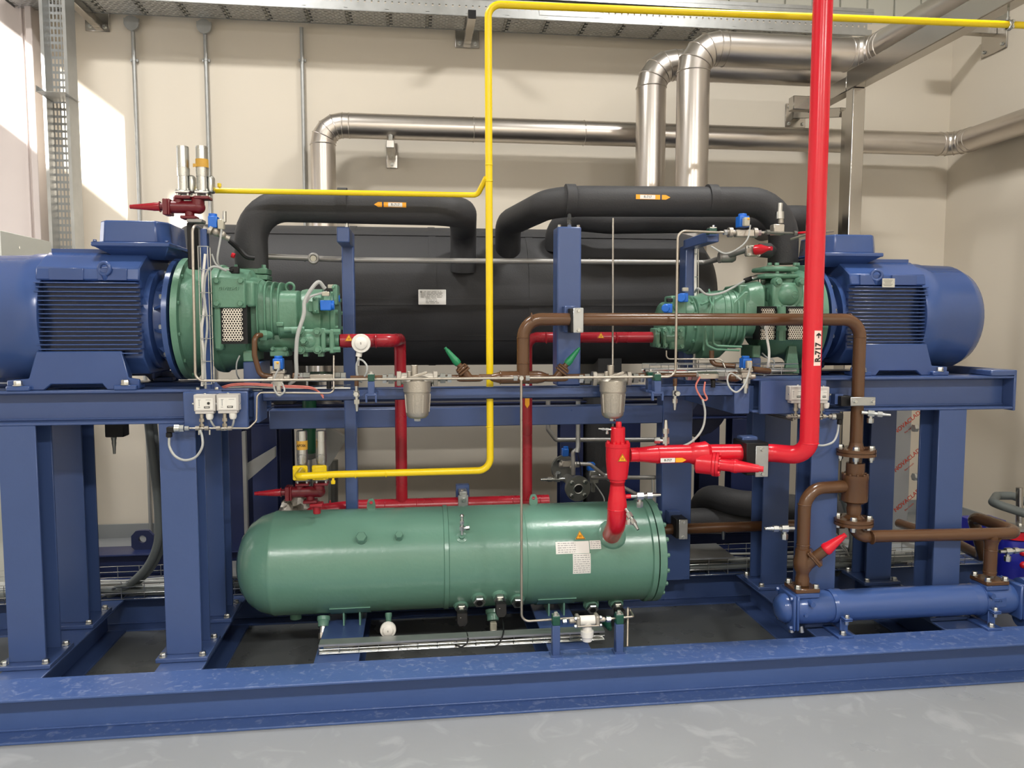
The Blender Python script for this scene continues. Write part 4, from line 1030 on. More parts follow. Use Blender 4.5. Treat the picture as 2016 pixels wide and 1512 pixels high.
# riser label
xl = P[1].x
lb = thing('riser_label', 'pale label with black R-717 and an arrow, on the tall red riser', 'sticker', (xl, YRD-rr, W(1612,690,YRD).z))
vs_l = []; fs_l = []; z0 = W(1612,720,YRD-rr).z; z1 = W(1612,651,YRD-rr).z
a0, a1 = math.radians(-62), math.radians(-12)+math.radians(0)
angs = [math.radians(-106+i*7.0) for i in range(8)]
off_a = 0
pts = [(xl+math.cos(a+off_a)*(rr+.0008), YRD+math.sin(a+off_a)*(rr+.0008)) for a in angs]
m = MB(); vs_l = [(x, y, z) for x, y in pts for z in (z0, z1)]
m.add(vs_l, [(2*i, 2*i+2, 2*i+3, 2*i+1) for i in range(len(pts)-1)]); m.build('paper', M['pinkstick'], lb)
am = math.radians(-106+24.5); nn = V((math.cos(am), math.sin(am), 0)); tt = V((-nn.y, nn.x, 0)); cL = V((xl,YRD,(z0+z1)/2))+nn*(rr+.0028)
hl = (z1-z0)
text('R-717', 'lettering', M['ink'], lb, cL-V((0,0,hl*.12)), .040, (0,0,1), -tt, bold=.0012, sx=.92)
aw = cL+V((0,0,hl*.36))
MB().prism([(-.012,-.002),(.002,-.002),(-.003,-.012),(.004,-.012),(.013,0),(.004,.012),(-.003,.012),(.002,.002),(-.012,.002)], aw, (0,0,1), -tt, nn, .0008).build('arrow', M['ink'], lb)
# ================================================================ dark red lines
YQ = 3.86
za = W(740,671,YQ).z
Pd = [W(668,671,3.655), (W(720,671,3.7).x,3.66,za), W(787,671,3.80), W(789,720,3.86), W(789,990,3.9)]
d1 = thing('discharge_pipe', 'dark red pipe dropping from the left compressor valve to the low header', 'pipe', Pd[4], 'red refrigerant pipes')
p0 = V(Pd[0]); zA = p0.z
MB().tube([p0, (W(789,671,3.72).x, 3.72, zA), (W(789,671,4.3).x, 4.3, zA), ], .031, .05, 24).build('tubing', R2, d1) if False else None
YA = 4.25; xd = W(789,800,YA).x
MB().tube([p0, (xd-.02, 3.70, zA), (xd, YA, zA-.005), (xd, YA, W(789,990,YA).z)], .032, .06, 24).build('tubing', R2, d1)
for px in (740,): weld(d1, W(px,671,3.66), (1,0,0), .032, R2)
triangle(W(687,667,3.615), .036, V((1,0,0)), V((0,0,1)), V((0,-1,0)), 'yellow hot surface triangle on the dark red pipe by the left compressor')
# right compressor discharge: left then down
YB_ = 4.12; x0 = W(1298,664,3.79)
xq = W(1038,664,YB_).x
d2 = thing('discharge_pipe', 'dark red pipe running from the right compressor behind the broad post and down', 'pipe', (xq,YB_,.9), 'red refrigerant pipes')
MB().tube([x0, (xq+.25,3.95,W(1100,665,3.9).z), (xq,YB_,W(1038,664,YB_).z), (xq,YB_,W(1038,985,YB_).z)], .028, .06, 24).build('tubing', RD if False else R2, d2)
for px in (1076, 1214): weld(d2, W(px,665,3.85), (1,0,0), .0275, R2)
for py in (690,): weld(d2, W(1036,py,YB_), (0,0,1), .0275, R2)
triangle(W(1183,662,3.80), .032, V((1,0,0)), V((0,0,1)), V((0,-1,0)), 'yellow hot surface triangle on the dark red pipe right of the broad post')
mk = thing('pipe_marker', 'downward orange arrow sticker on the dark red vertical pipe', 'sticker', W(1038,800,YB_-.03), 'flow direction stickers')
c = W(1038,795,YB_-.032); MB().prism([(-.012,.03),(.012,.03),(.012,-.006),(0,-.024),(-.012,-.006)], c, (1,0,0), (0,0,1), (0,-1,0), .001).build('arrow', M['orange'], mk)
MB().box(c+V((0,-.0006,.045)), (.024,.001,.012)).build('red_band', R2, mk); MB().box(c+V((0,-.0006,.095)), (.02,.001,.03)).build('white_field', M['sticker'], mk)
# header low
YH = 4.25; h0 = W(612,1003,4.3); h1 = W(1080,988,YH); zh = W(800,996,YH).z
hd = thing('header_pipe', 'dark red horizontal header lying behind the top of the green tank', 'pipe', (h1.x,YH,zh), 'red refrigerant pipes')
MB().tube([(W(603,1020,YH-.12).x, YH-.16, zh-.10), (W(612,1003,YH).x, YH-.10, zh), (W(700,1000,YH).x, YH, zh), (h1.x, YH, zh)], .041, .08, 24).build('tubing', R2, hd)
for px in (650, 758, 820, 1008, 1062): weld(hd, (W(px,995,YH).x,YH,zh), (1,0,0), .041, R2)
hb = thing('pipe_clamp', 'steel strap on a blue bracket holding the dark red header', 'clamp', W(911,985,YH), 'pipe clamps with zinc plates')
m = MB(); PB(m, 898, 924, 955, 985, YH+.04, YH+.09); m.build('bracket', BL, hb, bev=.003)
m = MB(); PB(m, 902, 922, 975, 1006, YH-.045, YH-.038); PB(m, 904, 920, 968, 976, YH-.045, YH+.05); m.build('strap', M['galv'], hb, bev=.003)
MB().bolt(W(913,984,YH-.045), (0,-1,0), .02).bolt(W(910,967,YH-.02), (0,0,1), .014).build('bolt', ZI, hb)
# ================================================================ brown lines
YO = 3.56; rB = .0302
b0 = W(1030,745,YO); zb = W(1300,629,YO).z
brn = thing('oil_pipe', 'long brown pipe arching from the middle tee over to the bolted flanges', 'pipe', (W(1700,800,YO).x,YO,1.0), 'brown oil pipes')
bx1 = W(1016+14,700,YO).x; bx2 = W(1688,800,YO-.02).x
zfl = W(1686,880,YO-.1).z
MB().tube([(bx1,YO,W(1029,738,YO).z), (bx1,YO,zb), (bx2,YO-.02,zb), (bx2,YO-.02,W(1686,876,YO-.02).z)], rB, .085, 28).build('tubing', BR, brn)
for c, d in (((bx1,YO,W(1029,665,YO).z),(0,0,1)), ((bx1,YO,W(1029,715,YO).z),(0,0,1)), ((W(1046,630,YO).x,YO,zb),(1,0,0)), ((W(1672,630,YO).x,YO,zb),(1,0,0)), ((bx2,YO-.02,W(1686,664,YO).z),(0,0,1))): weld(brn, c, d, rB, BR)
# the tee body
zt = W(1029,743,YO).z
tee = MB(); xL = W(965,743,YO).x; xR_ = W(1080,743,YO).x
tee.lathe((xL,YO,zt), (1,0,0), [(0,.012),(.01,.018),(.04,.026),(.055,.0302),((xR_-xL)-.055,.0302),((xR_-xL)-.03,.026),((xR_-xL)-.01,.018),(xR_-xL,.012)], 28).build('tee', BR, brn)
for px in (985,1040): weld(brn, (W(px,743,YO).x,YO,zt), (1,0,0), .0302, BR)
cpb = thing('pipe_clamp', 'zinc plate clamp fixing the brown pipe to the broad blue post', 'clamp', W(1138,630,YO), 'pipe clamps with zinc plates')
zincplate(cpb, 1129, 1149, 606, 655, YO-.04)
m = MB(); PB(m, 1123, 1148, 607, 655, YO-.034, YO+.04); m.build('block', M['rubber'], cpb, bev=.003)
m = MB(); PB(m, 1112, 1136, 602, 654, YO+.03, YO+.10); m.build('bracket', BL, cpb, bev=.004)
# Y valves with green caps
def yvalve(px, sgn, label):
    c = W(px,745,YO); t = thing('angle_stop_valve', label, 'valve', c, 'brown valves with green caps')
    d = V((-sgn*.62*1, -.05, .78)).normalized()
    MB().lathe(c-V((.06,0,0)), (1,0,0), [(0,.010),(.012,.015),(.03,.016),(.09,.016),(.108,.015),(.12,.010)], 20).cyl(c, c+d*.05, .018, n=20).build('body', BR, t)
    d_, u_, v_ = frame_of(d); R = Matrix((v_, u_, d)).transposed()
    MB().box(c+d*.044, (.058,.05,.011), R).box(c+d*.057, (.058,.05,.011), R).box(c+d*.068, (.036,.036,.012), R).build('bonnet', BR, t, bev=.003)
    for a in (-1, 1):
        for b in (-1, 1): MB().bolt(c+d*.063+u_*a*.018+v_*b*.021, d, .010, .006).build('bolt', BR, t)
    MB().cyl(c+d*.07, c+d*.09, .013, n=16).build('neck', BR, t)
    MB().lathe(c+d*.086, d, [(0,.016),(.008,.0175),(.024,.0175),(.028,.016),(.085,.009),(.085,.007),(.098,.0065),(.098,.001)], 24).build('cap', M['cap'], t)
    return t
yvalve(925, 1, 'brown valve with green cap leaning toward the left compressor, beside the yellow pipe')
yvalve(1093, -1, 'brown valve with green cap leaning toward the right compressor, below the broad post')
# small bore brown segments (along X at zt)
zs = zt
def seg(pa, pb, r, mt, par=None, nm='tubing', label=None, cat='pipe', name='oil_pipe', group='small brown pipes', Y=None, z=None):
    Y = Y or YO; z = z or zs
    a = W(pa,745,Y).x; b = W(pb,745,Y).x
    if par is None: par = thing(name, label, cat, (a,Y,z), group)
    MB().cyl((a,Y,z), (b,Y,z), r, n=16).build(nm, mt, par); return par
zs = W(880,742,YO).z
seg(872, 905, .0095, BR, label='short brown pipe between the left filter and green-capped valve'); seg(943, 968, .0115, BR, label='short brown pipe between left green-capped valve and the tee')
seg(1074, 1080, .0115, BR, label='very short brown pipe right of the tee'); seg(1108, 1155, .0095, BR, label='short brown pipe between green-capped valve and the right filter')
seg(690, 765, .0095, BR, label='short brown pipe left of the left filter')
seg(1252, 1370, .0105, BR, label='short brown pipe right of the right filter')
# filters
def filt(px, label, flip=1):
    c = W(px,745,YO); t = thing('oil_filter', label, 'filter', c, 'cast grey oil filters')
    cz = c.z
    zf = lambda py: W(px,py,YO-.05).z
    y = YO-.035
    MB().lathe((c.x,y,0), (0,0,-1), [(-zf(741),.01),(-zf(741),.034),(-zf(744),.052),(-zf(749),.06),(-zf(750),.0625),(-zf(771),.0625),(-zf(772),.060),(-zf(773),.060)], 44).build('head', M['cast'], t)
    g = MB(); g.lathe((c.x,y,0), (0,0,-1), [(-zf(772),.05),(-zf(773),.0585),(-zf(810),.053),(-zf(818),.050),(-zf(823),.038),(-zf(825),.015),(-zf(825),.001)], 44)
    for a in (-1.1, -1.9, -2.7, 0): g.add(*(lambda q: (q.v, q.f))(bar(MB(), (c.x+math.cos(a)*.0585, y+math.sin(a)*.0585, zf(776)), (c.x+math.cos(a)*.052, y+math.sin(a)*.052, zf(812)), .004, .008)))
    g.build('bowl', M['cast'], t, bev=.001)
    MB().hexa((c.x,y,zf(824)), (0,0,-1), .028, .014).build('drain_plug', ZI, t)
    m = MB(); m.cyl((c.x+.012*flip*-1,y,zf(745)), (c.x+.012*flip*-1,y,zf(719)), .016, n=20).cyl((c.x-.015*flip*-1*-1-.02,y-.01,zf(745)), (c.x-.035,y-.01,zf(731)), .01, n=16)
    m.cyl((c.x-.085,YO,cz), (c.x+.085,YO,cz), .027, n=24); m.build('inlet_body', M['cast'], t, bev=.002)
    rbm = MB(); bar(rbm, (c.x-.035,y-.028,zf(744)), (c.x+.045,y-.028,zf(733)), .01, .012); rbm.build('cast_rib', M['cast'], t, bev=.002)
    for s in (-1, 1):
        m = MB(); m.hexa((c.x+s*.083-.009,YO,cz), (1,0,0), .066, .02, False); m.build('flange_nut', M['cast'], t, bev=.002)
        m = MB(); m.hexa((c.x+s*.118-.012,YO,cz), (1,0,0), .044, .024, False).cyl((c.x+s*.095,YO,cz), (c.x+s*.155,YO,cz), .014, n=14); m.build('union_nut', M['iron'], t)
        m = MB(); m.hexa((c.x+s*.148-.008,YO,cz), (1,0,0), .038, .018, False); m.build('end_nut', ZI, t)
    MB().cyl((c.x+.05,YO-.02,cz-.035), (c.x+.05,YO-.02,cz-.02), .018, n=16).build('plug', M['rubber'], t)
    return t
filt(821, 'cast grey oil filter bowl between the dark red drop pipe and the yellow pipe')
filt(1203, 'cast grey oil filter bowl above the tall red valve')
# sight glass / solenoid trains
def train(pxs, label, z, Y=YO):
    a, b = pxs; t = thing('flow_switch', label, 'sensor', W((a+b)/2,742,Y), 'steel flow switches')
    xa = W(a,742,Y).x; xb = W(b,742,Y).x
    R = None
    MB().lathe((xa,Y,z), (1,0,0), [(0,.024),(xb-xa,.024)], 6, ph=.52).build('hex_body', M['steel'], t, bev=.0015)
    for s, x in ((-1,xa),(1,xb)):
        MB().hexa((x-.03 if s < 0 else x,Y,z), (1,0,0), .038, .03, False).build('union_nut', M['iron'], t)
        MB().hexa((x-.052 if s < 0 else x+.032,Y,z), (1,0,0), .036, .02, False).build('end_nut', ZI, t)
    x = (xa+xb)/2+.03
    MB().cyl((x,Y-.004,z-.02), (x,Y-.004,z-.055), .011, n=14).build('sensor_plug', M['rubber'], t)
    return t
zl = W(640,742,3.58).z; train((611,658), 'steel hexagonal flow switch below the left compressor valve', zl, 3.6)
zrr = W(1400,741,3.58).z; train((1372,1412), 'steel hexagonal flow switch behind the looping salmon cable', zrr, 3.6)
def injvalve(px, py, label, Y=3.58):
    c = W(px,py,Y); t = thing('solenoid_valve', label, 'valve', c, 'solenoid valves with blue coils')
    MB().box(c+V((0,0,.018)), (.062,.05,.014)).box(c+V((0,0,-.002)), (.05,.04,.03)).cyl(c-V((.05,0,.01)), c+V((.05,0,-.01)), .016, n=16).build('body', M['cast'], t, bev=.003)
    for sx in (-1, 1): MB().bolt(c+V((sx*.024,-.018,.025)), (0,0,1), .010).build('bolt', ZI, t)
    MB().hexa(c+V((0,-.01,-.02)), (0,0,-1), .036, .024, False).cyl(c+V((0,-.01,-.04)), c+V((0,-.01,-.066)), .014, n=16).hexa(c+V((0,-.01,-.064)), (0,0,-1), .02, .028).build('lower_plug', ZI, t)
    solenoid(c+V((0,.0,.055)), t, 1.15)
    MB().cyl(c+V((0,0,.02)), c+V((0,0,.04)), .012, n=12).build('stem', ZI, t)
    return t
injvalve(549, 740, 'solenoid valve with blue coil and yellow lamp under the left compressor')
injvalve(1467, 737, 'solenoid valve with blue coil and yellow lamp under the right compressor')
for (px, lb) in ((570,'left of the flow switch below the left compressor'),(1443,'left of the solenoid valve below the right compressor')):
    z = W(px,742,3.6).z; t = thing('check_valve', 'brown barrel check valve '+lb, 'valve', W(px,742,3.6), 'brown barrel valves')
    if px < 1000: MB().lathe((W(575,742,3.6).x,3.6,z), (1,0,0), [(0,.010),(.005,.019),(.035,.019),(.04,.012),(.06,.012)], 20).build('body', BR, t)
    else: MB().lathe((W(1424,740,3.6).x,3.6,z), (1,0,0), [(0,.012),(.02,.013),(.03,.024),(.06,.027),(.09,.018),(.1,.012)], 20).build('body', BR, t)
pipe('oil_pipe', 'brown pipe curving down from left compressor nut to the solenoid valve', 'pipe', [W(514,660,3.60), W(501,660,3.56), W(501,700,3.56), W(512,738,3.57), W(540,742,3.58)], .012, BR, .03, 'small brown pipes')
cn = thing('union_nut', 'green hexagonal nut where the brown pipe enters the left compressor', 'nut', W(517,660,3.61)); MB().hexa(W(511,660,3.62), (1,.3,0), .045, .03, False).cyl(W(518,660,3.62), W(530,660,3.66), .02, n=16).build('nut', GC, cn)
pipe('oil_pipe', 'dark brown pipe dropping from the right compressor to its solenoid valve', 'pipe', [W(1401,690,3.72), W(1401,717,3.72), W(1448,721,3.66)], .0125, BR, .03, 'small brown pipes')
pipe('oil_pipe', 'brown pipe stub running on from the right solenoid valve', 'pipe', [W(1480,727,3.6), W(1514,731,3.64)], .016, BR, 0, 'small brown pipes')
# tee drops with service valves
for px, lb in ((702,'silver service valve hanging below the left brown pipe'), (1329,'silver service valve hanging below the right brown pipe')):
    pt = thing('oil_pipe', 'short brown drop pipe above the '+('left' if px < 1000 else 'right')+' hanging service valve', 'pipe', W(px,760,3.55), 'small brown pipes')
    MB().cyl(W(px,745,3.55), W(px,760,3.55), .010, n=14).build('tubing', BR, pt)
    svc(W(px,758,3.55), (0,0,-1), (0,-1,0), lb, 1.0)
# ---------------------------------------------------------------- thin stainless lines
YT = 3.47
zl_ = W(1000,745,YT).z
L1 = [W(385,440,3.62), W(376,437,3.52), W(377,500,YT), W(381,747,YT), W(392,749,YT), W(730,746,YT)]
xc0 = W(380,600,YT).x; zt1 = W(376,437,YT).z; zq = W(600,748,YT).z
pipe('steel_tube', 'thin steel tube from the upper relief valve down and along the deck', 'tube', [W(398,452,3.58), (xc0,3.50,zt1), (xc0,YT,zq), (W(1020,745,YT).x,YT,zq)], .006, TU, .035, 'thin steel tubes', n=12)
x1330 = W(1332,600,YT).x; zg = W(1400,457,3.5).z
pipe('steel_tube', 'thin steel tube rising in front of the gantry post to its clamp', 'tube', [(W(1036,745,YT).x,YT,zq), (x1330,YT,zq), (x1330,YT,zg), (W(1425,458,YT).x,YT+.04,zg)], .006, TU, .04, 'thin steel tubes', n=12)
xv = W(1026,900,YT).x; zlow = W(1040,1221,3.42).z
pipe('steel_tube', 'thin steel tube dropping in front of the green tank to the white strainer', 'tube', [(xv,YT,zq), (xv,3.45,W(1026,1224,3.45).z), (W(1130,1222,3.42).x,3.42,zlow)], .006, TU, .035, 'thin steel tubes', n=12)
tj = thing('tube_tee', 'small steel tee where three thin tubes meet in the middle', 'fitting', (xv,YT,zq))
MB().ball((xv,YT,zq), .011, 14).cyl((xv,YT-.012,zq), (xv,YT+.005,zq), .01, n=12).build('body', ZI, tj)
for s in (-1, 1): MB().hexa((xv+s*.028-.008,YT,zq), (1,0,0), .022, .018, False).build('nut', ZI, tj)
pipe('steel_tube', 'thin steel tube standing upright from the right filter to the black loop', 'tube', [W(1207,430,3.9), W(1206,730,3.58)], .0048, TU, 0, 'thin steel tubes', n=12)
pipe('steel_tube', 'thin steel tube hanging below the left compressor stop valve', 'tube', [W(657,700,3.6), W(657,769,3.55), W(650,774,3.54), W(512,773,3.52), W(506,780,3.51), W(505,828,3.5), W(490,843,3.48), W(458,843,3.46)], .0042, TU, .02, 'thin steel tubes', n=10)
pipe('steel_tube', 'thin steel tube bending under the right compressor stop valve', 'tube', [W(1312,690,3.7), W(1312,707,3.7), W(1420,707,3.7), W(1428,725,3.66)], .0038, TU, .02, 'thin steel tubes', n=10)
# rubber clips on blue stands
def clip(px0, px1, py0, py1, pyb, label, Y=3.44, br=None):
    t = thing('tube_clip', label, 'clamp', W((px0+px1)/2,pyb,Y), 'green clips on blue stands')
    m = MB(); PB(m, px0, px1, py0, py1, Y, Y+.045); m.build('clip', M['dkgreen'], t, bev=.003)
    m = MB(); PB(m, px0, px1, py1, pyb, Y, Y+.045); m.build('stand', BL, t, bev=.002)
    m = MB(); PB(m, px0+1, px1-1, py0-2, py0, Y+.005, Y+.04); m.build('top_plate', ZI, t); MB().bolt(W((px0+px1)/2,py0-2,Y+.02), (0,0,1), .012).build('bolt', ZI, t)
    if br:
        m = MB(); PB(m, px0-4, px1+4, pyb-1, pyb+4, Y, Y+.17); PB(m, px0-5, px0-1, pyb+1, pyb+17, Y, Y+.02) if br == 'fork' else None; PB(m, px1+1, px1+5, pyb+1, pyb+17, Y, Y+.02) if br == 'fork' else None
        m.build('bracket', BL, t, bev=.002)
    return t
clip(724, 737, 737, 751, 776, 'green clip on a forked blue bracket left of the left filter', br='fork')
clip(1289, 1302, 737, 750, 772, 'green clip on the front arm of the bracket right of the right filter', br='fork')
clip(1276, 1287, 733, 745, 768, 'green clip on the rear arm of the bracket right of the right filter', Y=3.52, br='arm')
clip(1397, 1412, 449, 461, 464, 'green clip on the end of the gantry arm', Y=3.56)
# two short posts on base beam
for px0, px1, py0, lb in ((1088,1103,1213,'short blue post with green clip, left of the white strainer'),(1213,1228,1210,'short blue post with green clip, right of the white strainer')):
    t = thing('tube_clip', lb, 'post', W((px0+px1)/2,1300,3.36), 'short clip posts on the base beam'); Y = 3.35
    a = W(px0,1260,Y).x; b = W(px1,1260,Y).x; zz1 = W(px0,py0+20,Y).z; zz2 = W(px0,py0+5,Y).z+.008
    MB().bx(a, b, Y, Y+.04, .19, zz1).build('post', BL, t, bev=.003)
    MB().bx(a-.008, b+.008, Y-.008, Y+.048, .19, .196).build('foot', BL, t)
    MB().bx(a, b, Y, Y+.04, zz1, zz2).build('clip', M['dkgreen'], t, bev=.003); MB().bx(a+.002, b-.002, Y+.004, Y+.036, zz2, zz2+.004).bolt(((a+b)/2,Y+.02,zz2+.004), (0,0,1), .016).build('bolt', ZI, t)
# white strainer
t = thing('strainer_valve', 'white strainer between the two short posts in front of the tank', 'valve', W(1160,1262,3.37))
c = W(1156,1221,3.38)
MB().cyl(c-V((.035,0,0)), c+V((.035,0,0)), .022, n=20).cyl(c+V((0,0,0)), c-V((0,0,.055)), .022, n=20).lathe(c-V((0,0,.045)), (0,0,-1), [(0,.022),(.004,.030),(.03,.030),(.035,.024),(.052,.022),(.054,.01)], 20).build('body', M['white'], t)
for s in (-1, 1):
    MB().box(c+V((s*.045,0,0)), (.018,.055,.05)).cyl(c+V((s*.05,0,0)), c+V((s*.085,0,0)), .012, n=14).build('flange', M['cast'], t, bev=.004)
    for z in (-1, 1): MB().bolt(c+V((s*.054,-.02*1,z*.018)), (s,0,0), .014).build('bolt', ZI, t)
MB().cyl(c+V((-.05,-.025,-.018)), c+V((.05,-.025,-.018)), .004, n=8).build('tie_rod', TU, t)
MB().hexa(c+V((-.115,0,0)), (1,0,0), .022, .018, False).hexa(c+V((.09,0,0)), (1,0,0), .024, .02, False).build('union_nut', ZI, t)
pipe('steel_tube', 'thin steel tube looping from the strainer over the right short post', 'tube', [c+V((.08,0,0)), W(1247,1214,3.38), W(1240,1200,3.5), W(1236,1197,3.42), W(1235,1272,3.36)], .0055, TU, .012, 'thin steel tubes', n=10)
c2 = W(1202,1232,3.6); t = thing('capped_valve', 'dark green tapered cap hidden behind the right short post', 'valve', c2)
MB().lathe(W(1192,1222,3.7), (W(1205,1246,3.5)-W(1192,1222,3.7)), [(0,.018),(.02,.024),(.05,.022),(.13,.012),(.13,.008),(.15,.007)], 20).build('cap', M['dkgreen'], t)
# tank service valve
p, nn = onT(909, 1058)
t = svc(p+V((0,-.02,.02)), (0,-.1,1), (1,0,.05), 'small silver service valve on the front of the green tank', .85)
MB().lathe(p-nn*.01, nn, [(0,.03),(.012,.028),(.016,.014),(.03,.013)], 20).build('green_base', GN, t)
MB().ball(p+V((0,-.026,.115)), .011, 12).build('dome_cap', ZI, t)
# ================================================================ relief valve pairs
def relief(ox, oy, Y, label, tape_label, lower):
    w_ = lambda x, y, dy=0: W(x+ox, y+oy, Y+dy)
    base = w_(372, 432); t = thing('relief_changeover_valve', label, 'valve', base, 'red changeover valves')
    c = w_(372, 408); z = c.z; mm = abs(w_(400,400).x-w_(300,400).x)/100
    m = MB(); m.cyl((w_(332,408).x,Y,z), (w_(392,408).x,Y,z), .028, n=24)
    m.ball((w_(391,408).x,Y,z), .029, 20)
    m.cyl((w_(390,408).x,Y,z), (w_(390,408).x,Y,z+.045), .028, n=20); m.cyl((w_(352,408).x,Y,z), (w_(352,408).x,Y,z+.045), .022, n=20)
    for px in (350, 388): m.box((w_(px,0).x,Y,z+.040), (.066,.066,.013))
    m.cyl((w_(373,408).x,Y,z), (w_(373,408).x,Y,z-.055), .02, n=20); m.box((w_(373,408).x,Y,z-.047), (.066,.066,.014))
    m.build('body', R3, t, bev=.003)
    m = MB(); m.box((w_(329,408).x,Y,z-.003), (.022,.066,.07)); m.box((w_(336,408).x,Y,z-.003), (.01,.066,.07)); m.cyl((w_(329,408).x,Y,z), (w_(313,408).x,Y,z), .017, n=18); m.build('bonnet', R3, t, bev=.003)
    MB().lathe((w_(316,408).x,Y,z), (-1,0,-.02), [(0,.024),(.003,.024),(.004,.0185),(.028,.0185),(.032,.0175),(.115,.010),(.118,.009),(.128,.009),(.128,.002)], 24).build('cap', R2, t)
    if not lower: MB().box((w_(373,0).x,Y,z-.062), (.066,.066,.016)).build('lower_flange', M['greypipe'], t, bev=.003)
    else:
        MB().box((w_(377,0).x,Y,z-.064), (.062,.062,.016)).cyl((w_(377,0).x,Y,z-.06), (w_(377,0).x,Y,z-.112), .019, n=18).build('lower_flange', R2, t, bev=.003)
    for i, px in enumerate((350, 388)):
        x = w_(px,0).x; zb = z+.052; tp = w_(px,288).z; s = thing('relief_valve', tape_label[i], 'valve', (x,Y,zb), 'silver relief valves'); dx = -.004*(0)
        L = tp-zb
        MB().box((x,Y,zb+.012), (.062,.062,.014)).build('base_flange', ZI if not lower else M['greypipe'], s, bev=.004)
        for a in (-1, 1):
            for b in (-1, 1): MB().cyl((x+a*.022,Y+b*.022,zb-.01), (x+a*.022,Y+b*.022,zb+.026), .005, n=8).build('stud', ZI, s)
        MB().lathe((x,Y,zb+.018), (0,0,1), [(0,.024),(L*.30,.024),(L*.30,.0265),(L*.47,.0275),(L*.475,.0262),(L-.02,.0255),(L-.02,.0235),(L-.018,.0235)], 28).build('barrel', ZI, s)
        if lower:
            mb = MB(); mb.box((x-.006,Y-.038,zb+.05), (.072,.016,.074)); mb.build('side_flange', YE, s, bev=.008, seg=2)
            for a in (-1, 1):
                for b in (-1, 1): MB().cyl((x-.006+a*.025,Y-.047,zb+.05+b*.025), (x-.006+a*.025,Y-.051,zb+.05+b*.025), .008, n=12).build('bolt', YE, s)
        else:
            m = MB(); m.box((x+.036,Y+.01,zb+.05), (.022,.05,.075)); m.build('side_flange', ZI, s, bev=.008, seg=2)
    return t, w_, z
r1, wf1, zr1 = relief(0, 0, 3.62, 'dark red changeover valve with tapered cap above the left motor', ('plain silver relief barrel at upper left above the motor', 'silver relief barrel wrapped in yellow tape, above the left motor'), False)
x = wf1(388,0).x; zt_ = wf1(388,322).z
tp = thing('tape_wrap', 'strip of yellow tape stuck around the upper silver barrel', 'tape', (x,3.62,zt_))
MB().lathe((x,3.62,zt_-.018), (0,0,1), [(0,.0262),(0,.0275),(.036,.0275),(.036,.0262)], 28).prism([(0,0),(.02,.0),(.018,-.012),(.0,-.016)], (x-.034,3.60,zt_-.004), (1,0,0), (0,0,1), (0,1,0), .001).build('tape', M['tape'], tp)
r2, wf2, zr2 = relief(238, 560, 3.86, 'dark red changeover valve with tapered cap standing over the green tank', ('silver relief barrel with handwritten yellow tape over the green tank', 'plain silver relief barrel over the green tank beside the taped one'), True)
x = wf2(350,0).x; zt_ = wf2(350,316).z
tp = thing('tape_wrap', 'handwritten yellow tape around the lower silver barrel', 'tape', (x,3.86,zt_))
MB().lathe((x,3.86,zt_-.022), (0,0,1), [(0,.026),(0,.0272),(.044,.0272),(.044,.026)], 28).build('tape', M['tape'], tp)
text('APOSK', 'handwriting', M['ink'], tp, (x,3.86-.0278,zt_), .017, (1,0,0), (0,0,1), bold=.0002, depth=.0008, sx=.85)
# black bracket under the upper valve
br = thing('valve_pillar', 'black square pillar under the upper red changeover valve', 'post', W(378,560,3.66))
MB().bx(W(368,470,3.63).x, W(383,470,3.63).x, 3.63, 3.70, 1.95, W(373,438,3.63).z).build('pillar', M['rubber'], br, bev=.004)
# ================================================================ cable ladder + left instruments
cp_ = thing('tube_post', 'light blue narrow post with wire mesh cable strip, between motor flange and compressor', 'post', W(404,765,3.50), 'blue pipe posts')
xa = W(398,600,3.56).x; xb = W(411,600,3.56).x
MB().bx(xa, xb, 3.56, 3.60, 1.405, W(404,450,3.56).z).build('post', M['blue2'], cp_, bev=.002)
MB().bx(xa-.05, xb+.05, 3.53, 3.62, 1.405, 1.413).prism([(0,0),(.05,0),(0,.05)], (xb,3.575,1.412), (1,0,0), (0,0,1), (0,1,0), .006).build('base_plate', BL, cp_)
for dx in (-.04, .04): MB().bolt(((xa+xb)/2+dx,3.55,1.413), (0,0,1), .014).build('bolt', ZI, cp_)
wl = thing('wire_tray', 'narrow upright wire mesh tray clipped to the light blue post', 'cable tray', W(405,755,3.5), 'wire mesh cable trays')
m = MB(); x0 = W(393,600,3.50).x; x1 = W(412,600,3.50).x; z0 = W(404,756,3.5).z; z1 = W(404,485,3.5).z
for x in (x0, x1):
    for y in (3.50, 3.54): m.cyl((x,y,z0), (x,y,z1), .002, n=6)
zz = z0
while zz <= z1+.001:
    m.cyl((x0,3.498,zz), (x1,3.498,zz), .002, n=6).cyl((x0,3.5,zz), (x0,3.54,zz), .002, n=6).cyl((x1,3.5,zz), (x1,3.54,zz), .002, n=6); zz += (z1-z0)/6
m.build('wire_mesh', ZI, wl)
def cable(label, pts, r=.0045, mt=None, k=8, name='cable', group='loose cables', n=8):
    t = thing(name, label, 'cable', pts[0], group); MB().tube(smooth_path(pts, k), r, n=n).build('sheath', mt or M['cable'], t); return t
cable('white cables bundled up the light blue post', [W(398,760,3.52), W(401,700,3.515), W(397,650,3.515), W(403,600,3.52), W(399,560,3.515), W(404,500,3.52)], .006, M['white'])
cable('grey cable twisting inside the narrow wire strip', [W(405,765,3.52), W(403,700,3.51), W(408,640,3.51), W(402,580,3.51), W(406,540,3.5), W(420,525,3.5), W(445,533,3.55)], .005)
cable('grey cable hanging from the small valve by the left black pipe', [W(437,440,3.55), W(434,470,3.54), W(428,510,3.54), W(436,528,3.58), W(462,532,3.62)], .0045)
cable('thin grey cable curling beside the left compressor flange', [W(417,500,3.54), W(425,520,3.54), W(440,530,3.56)], .004)
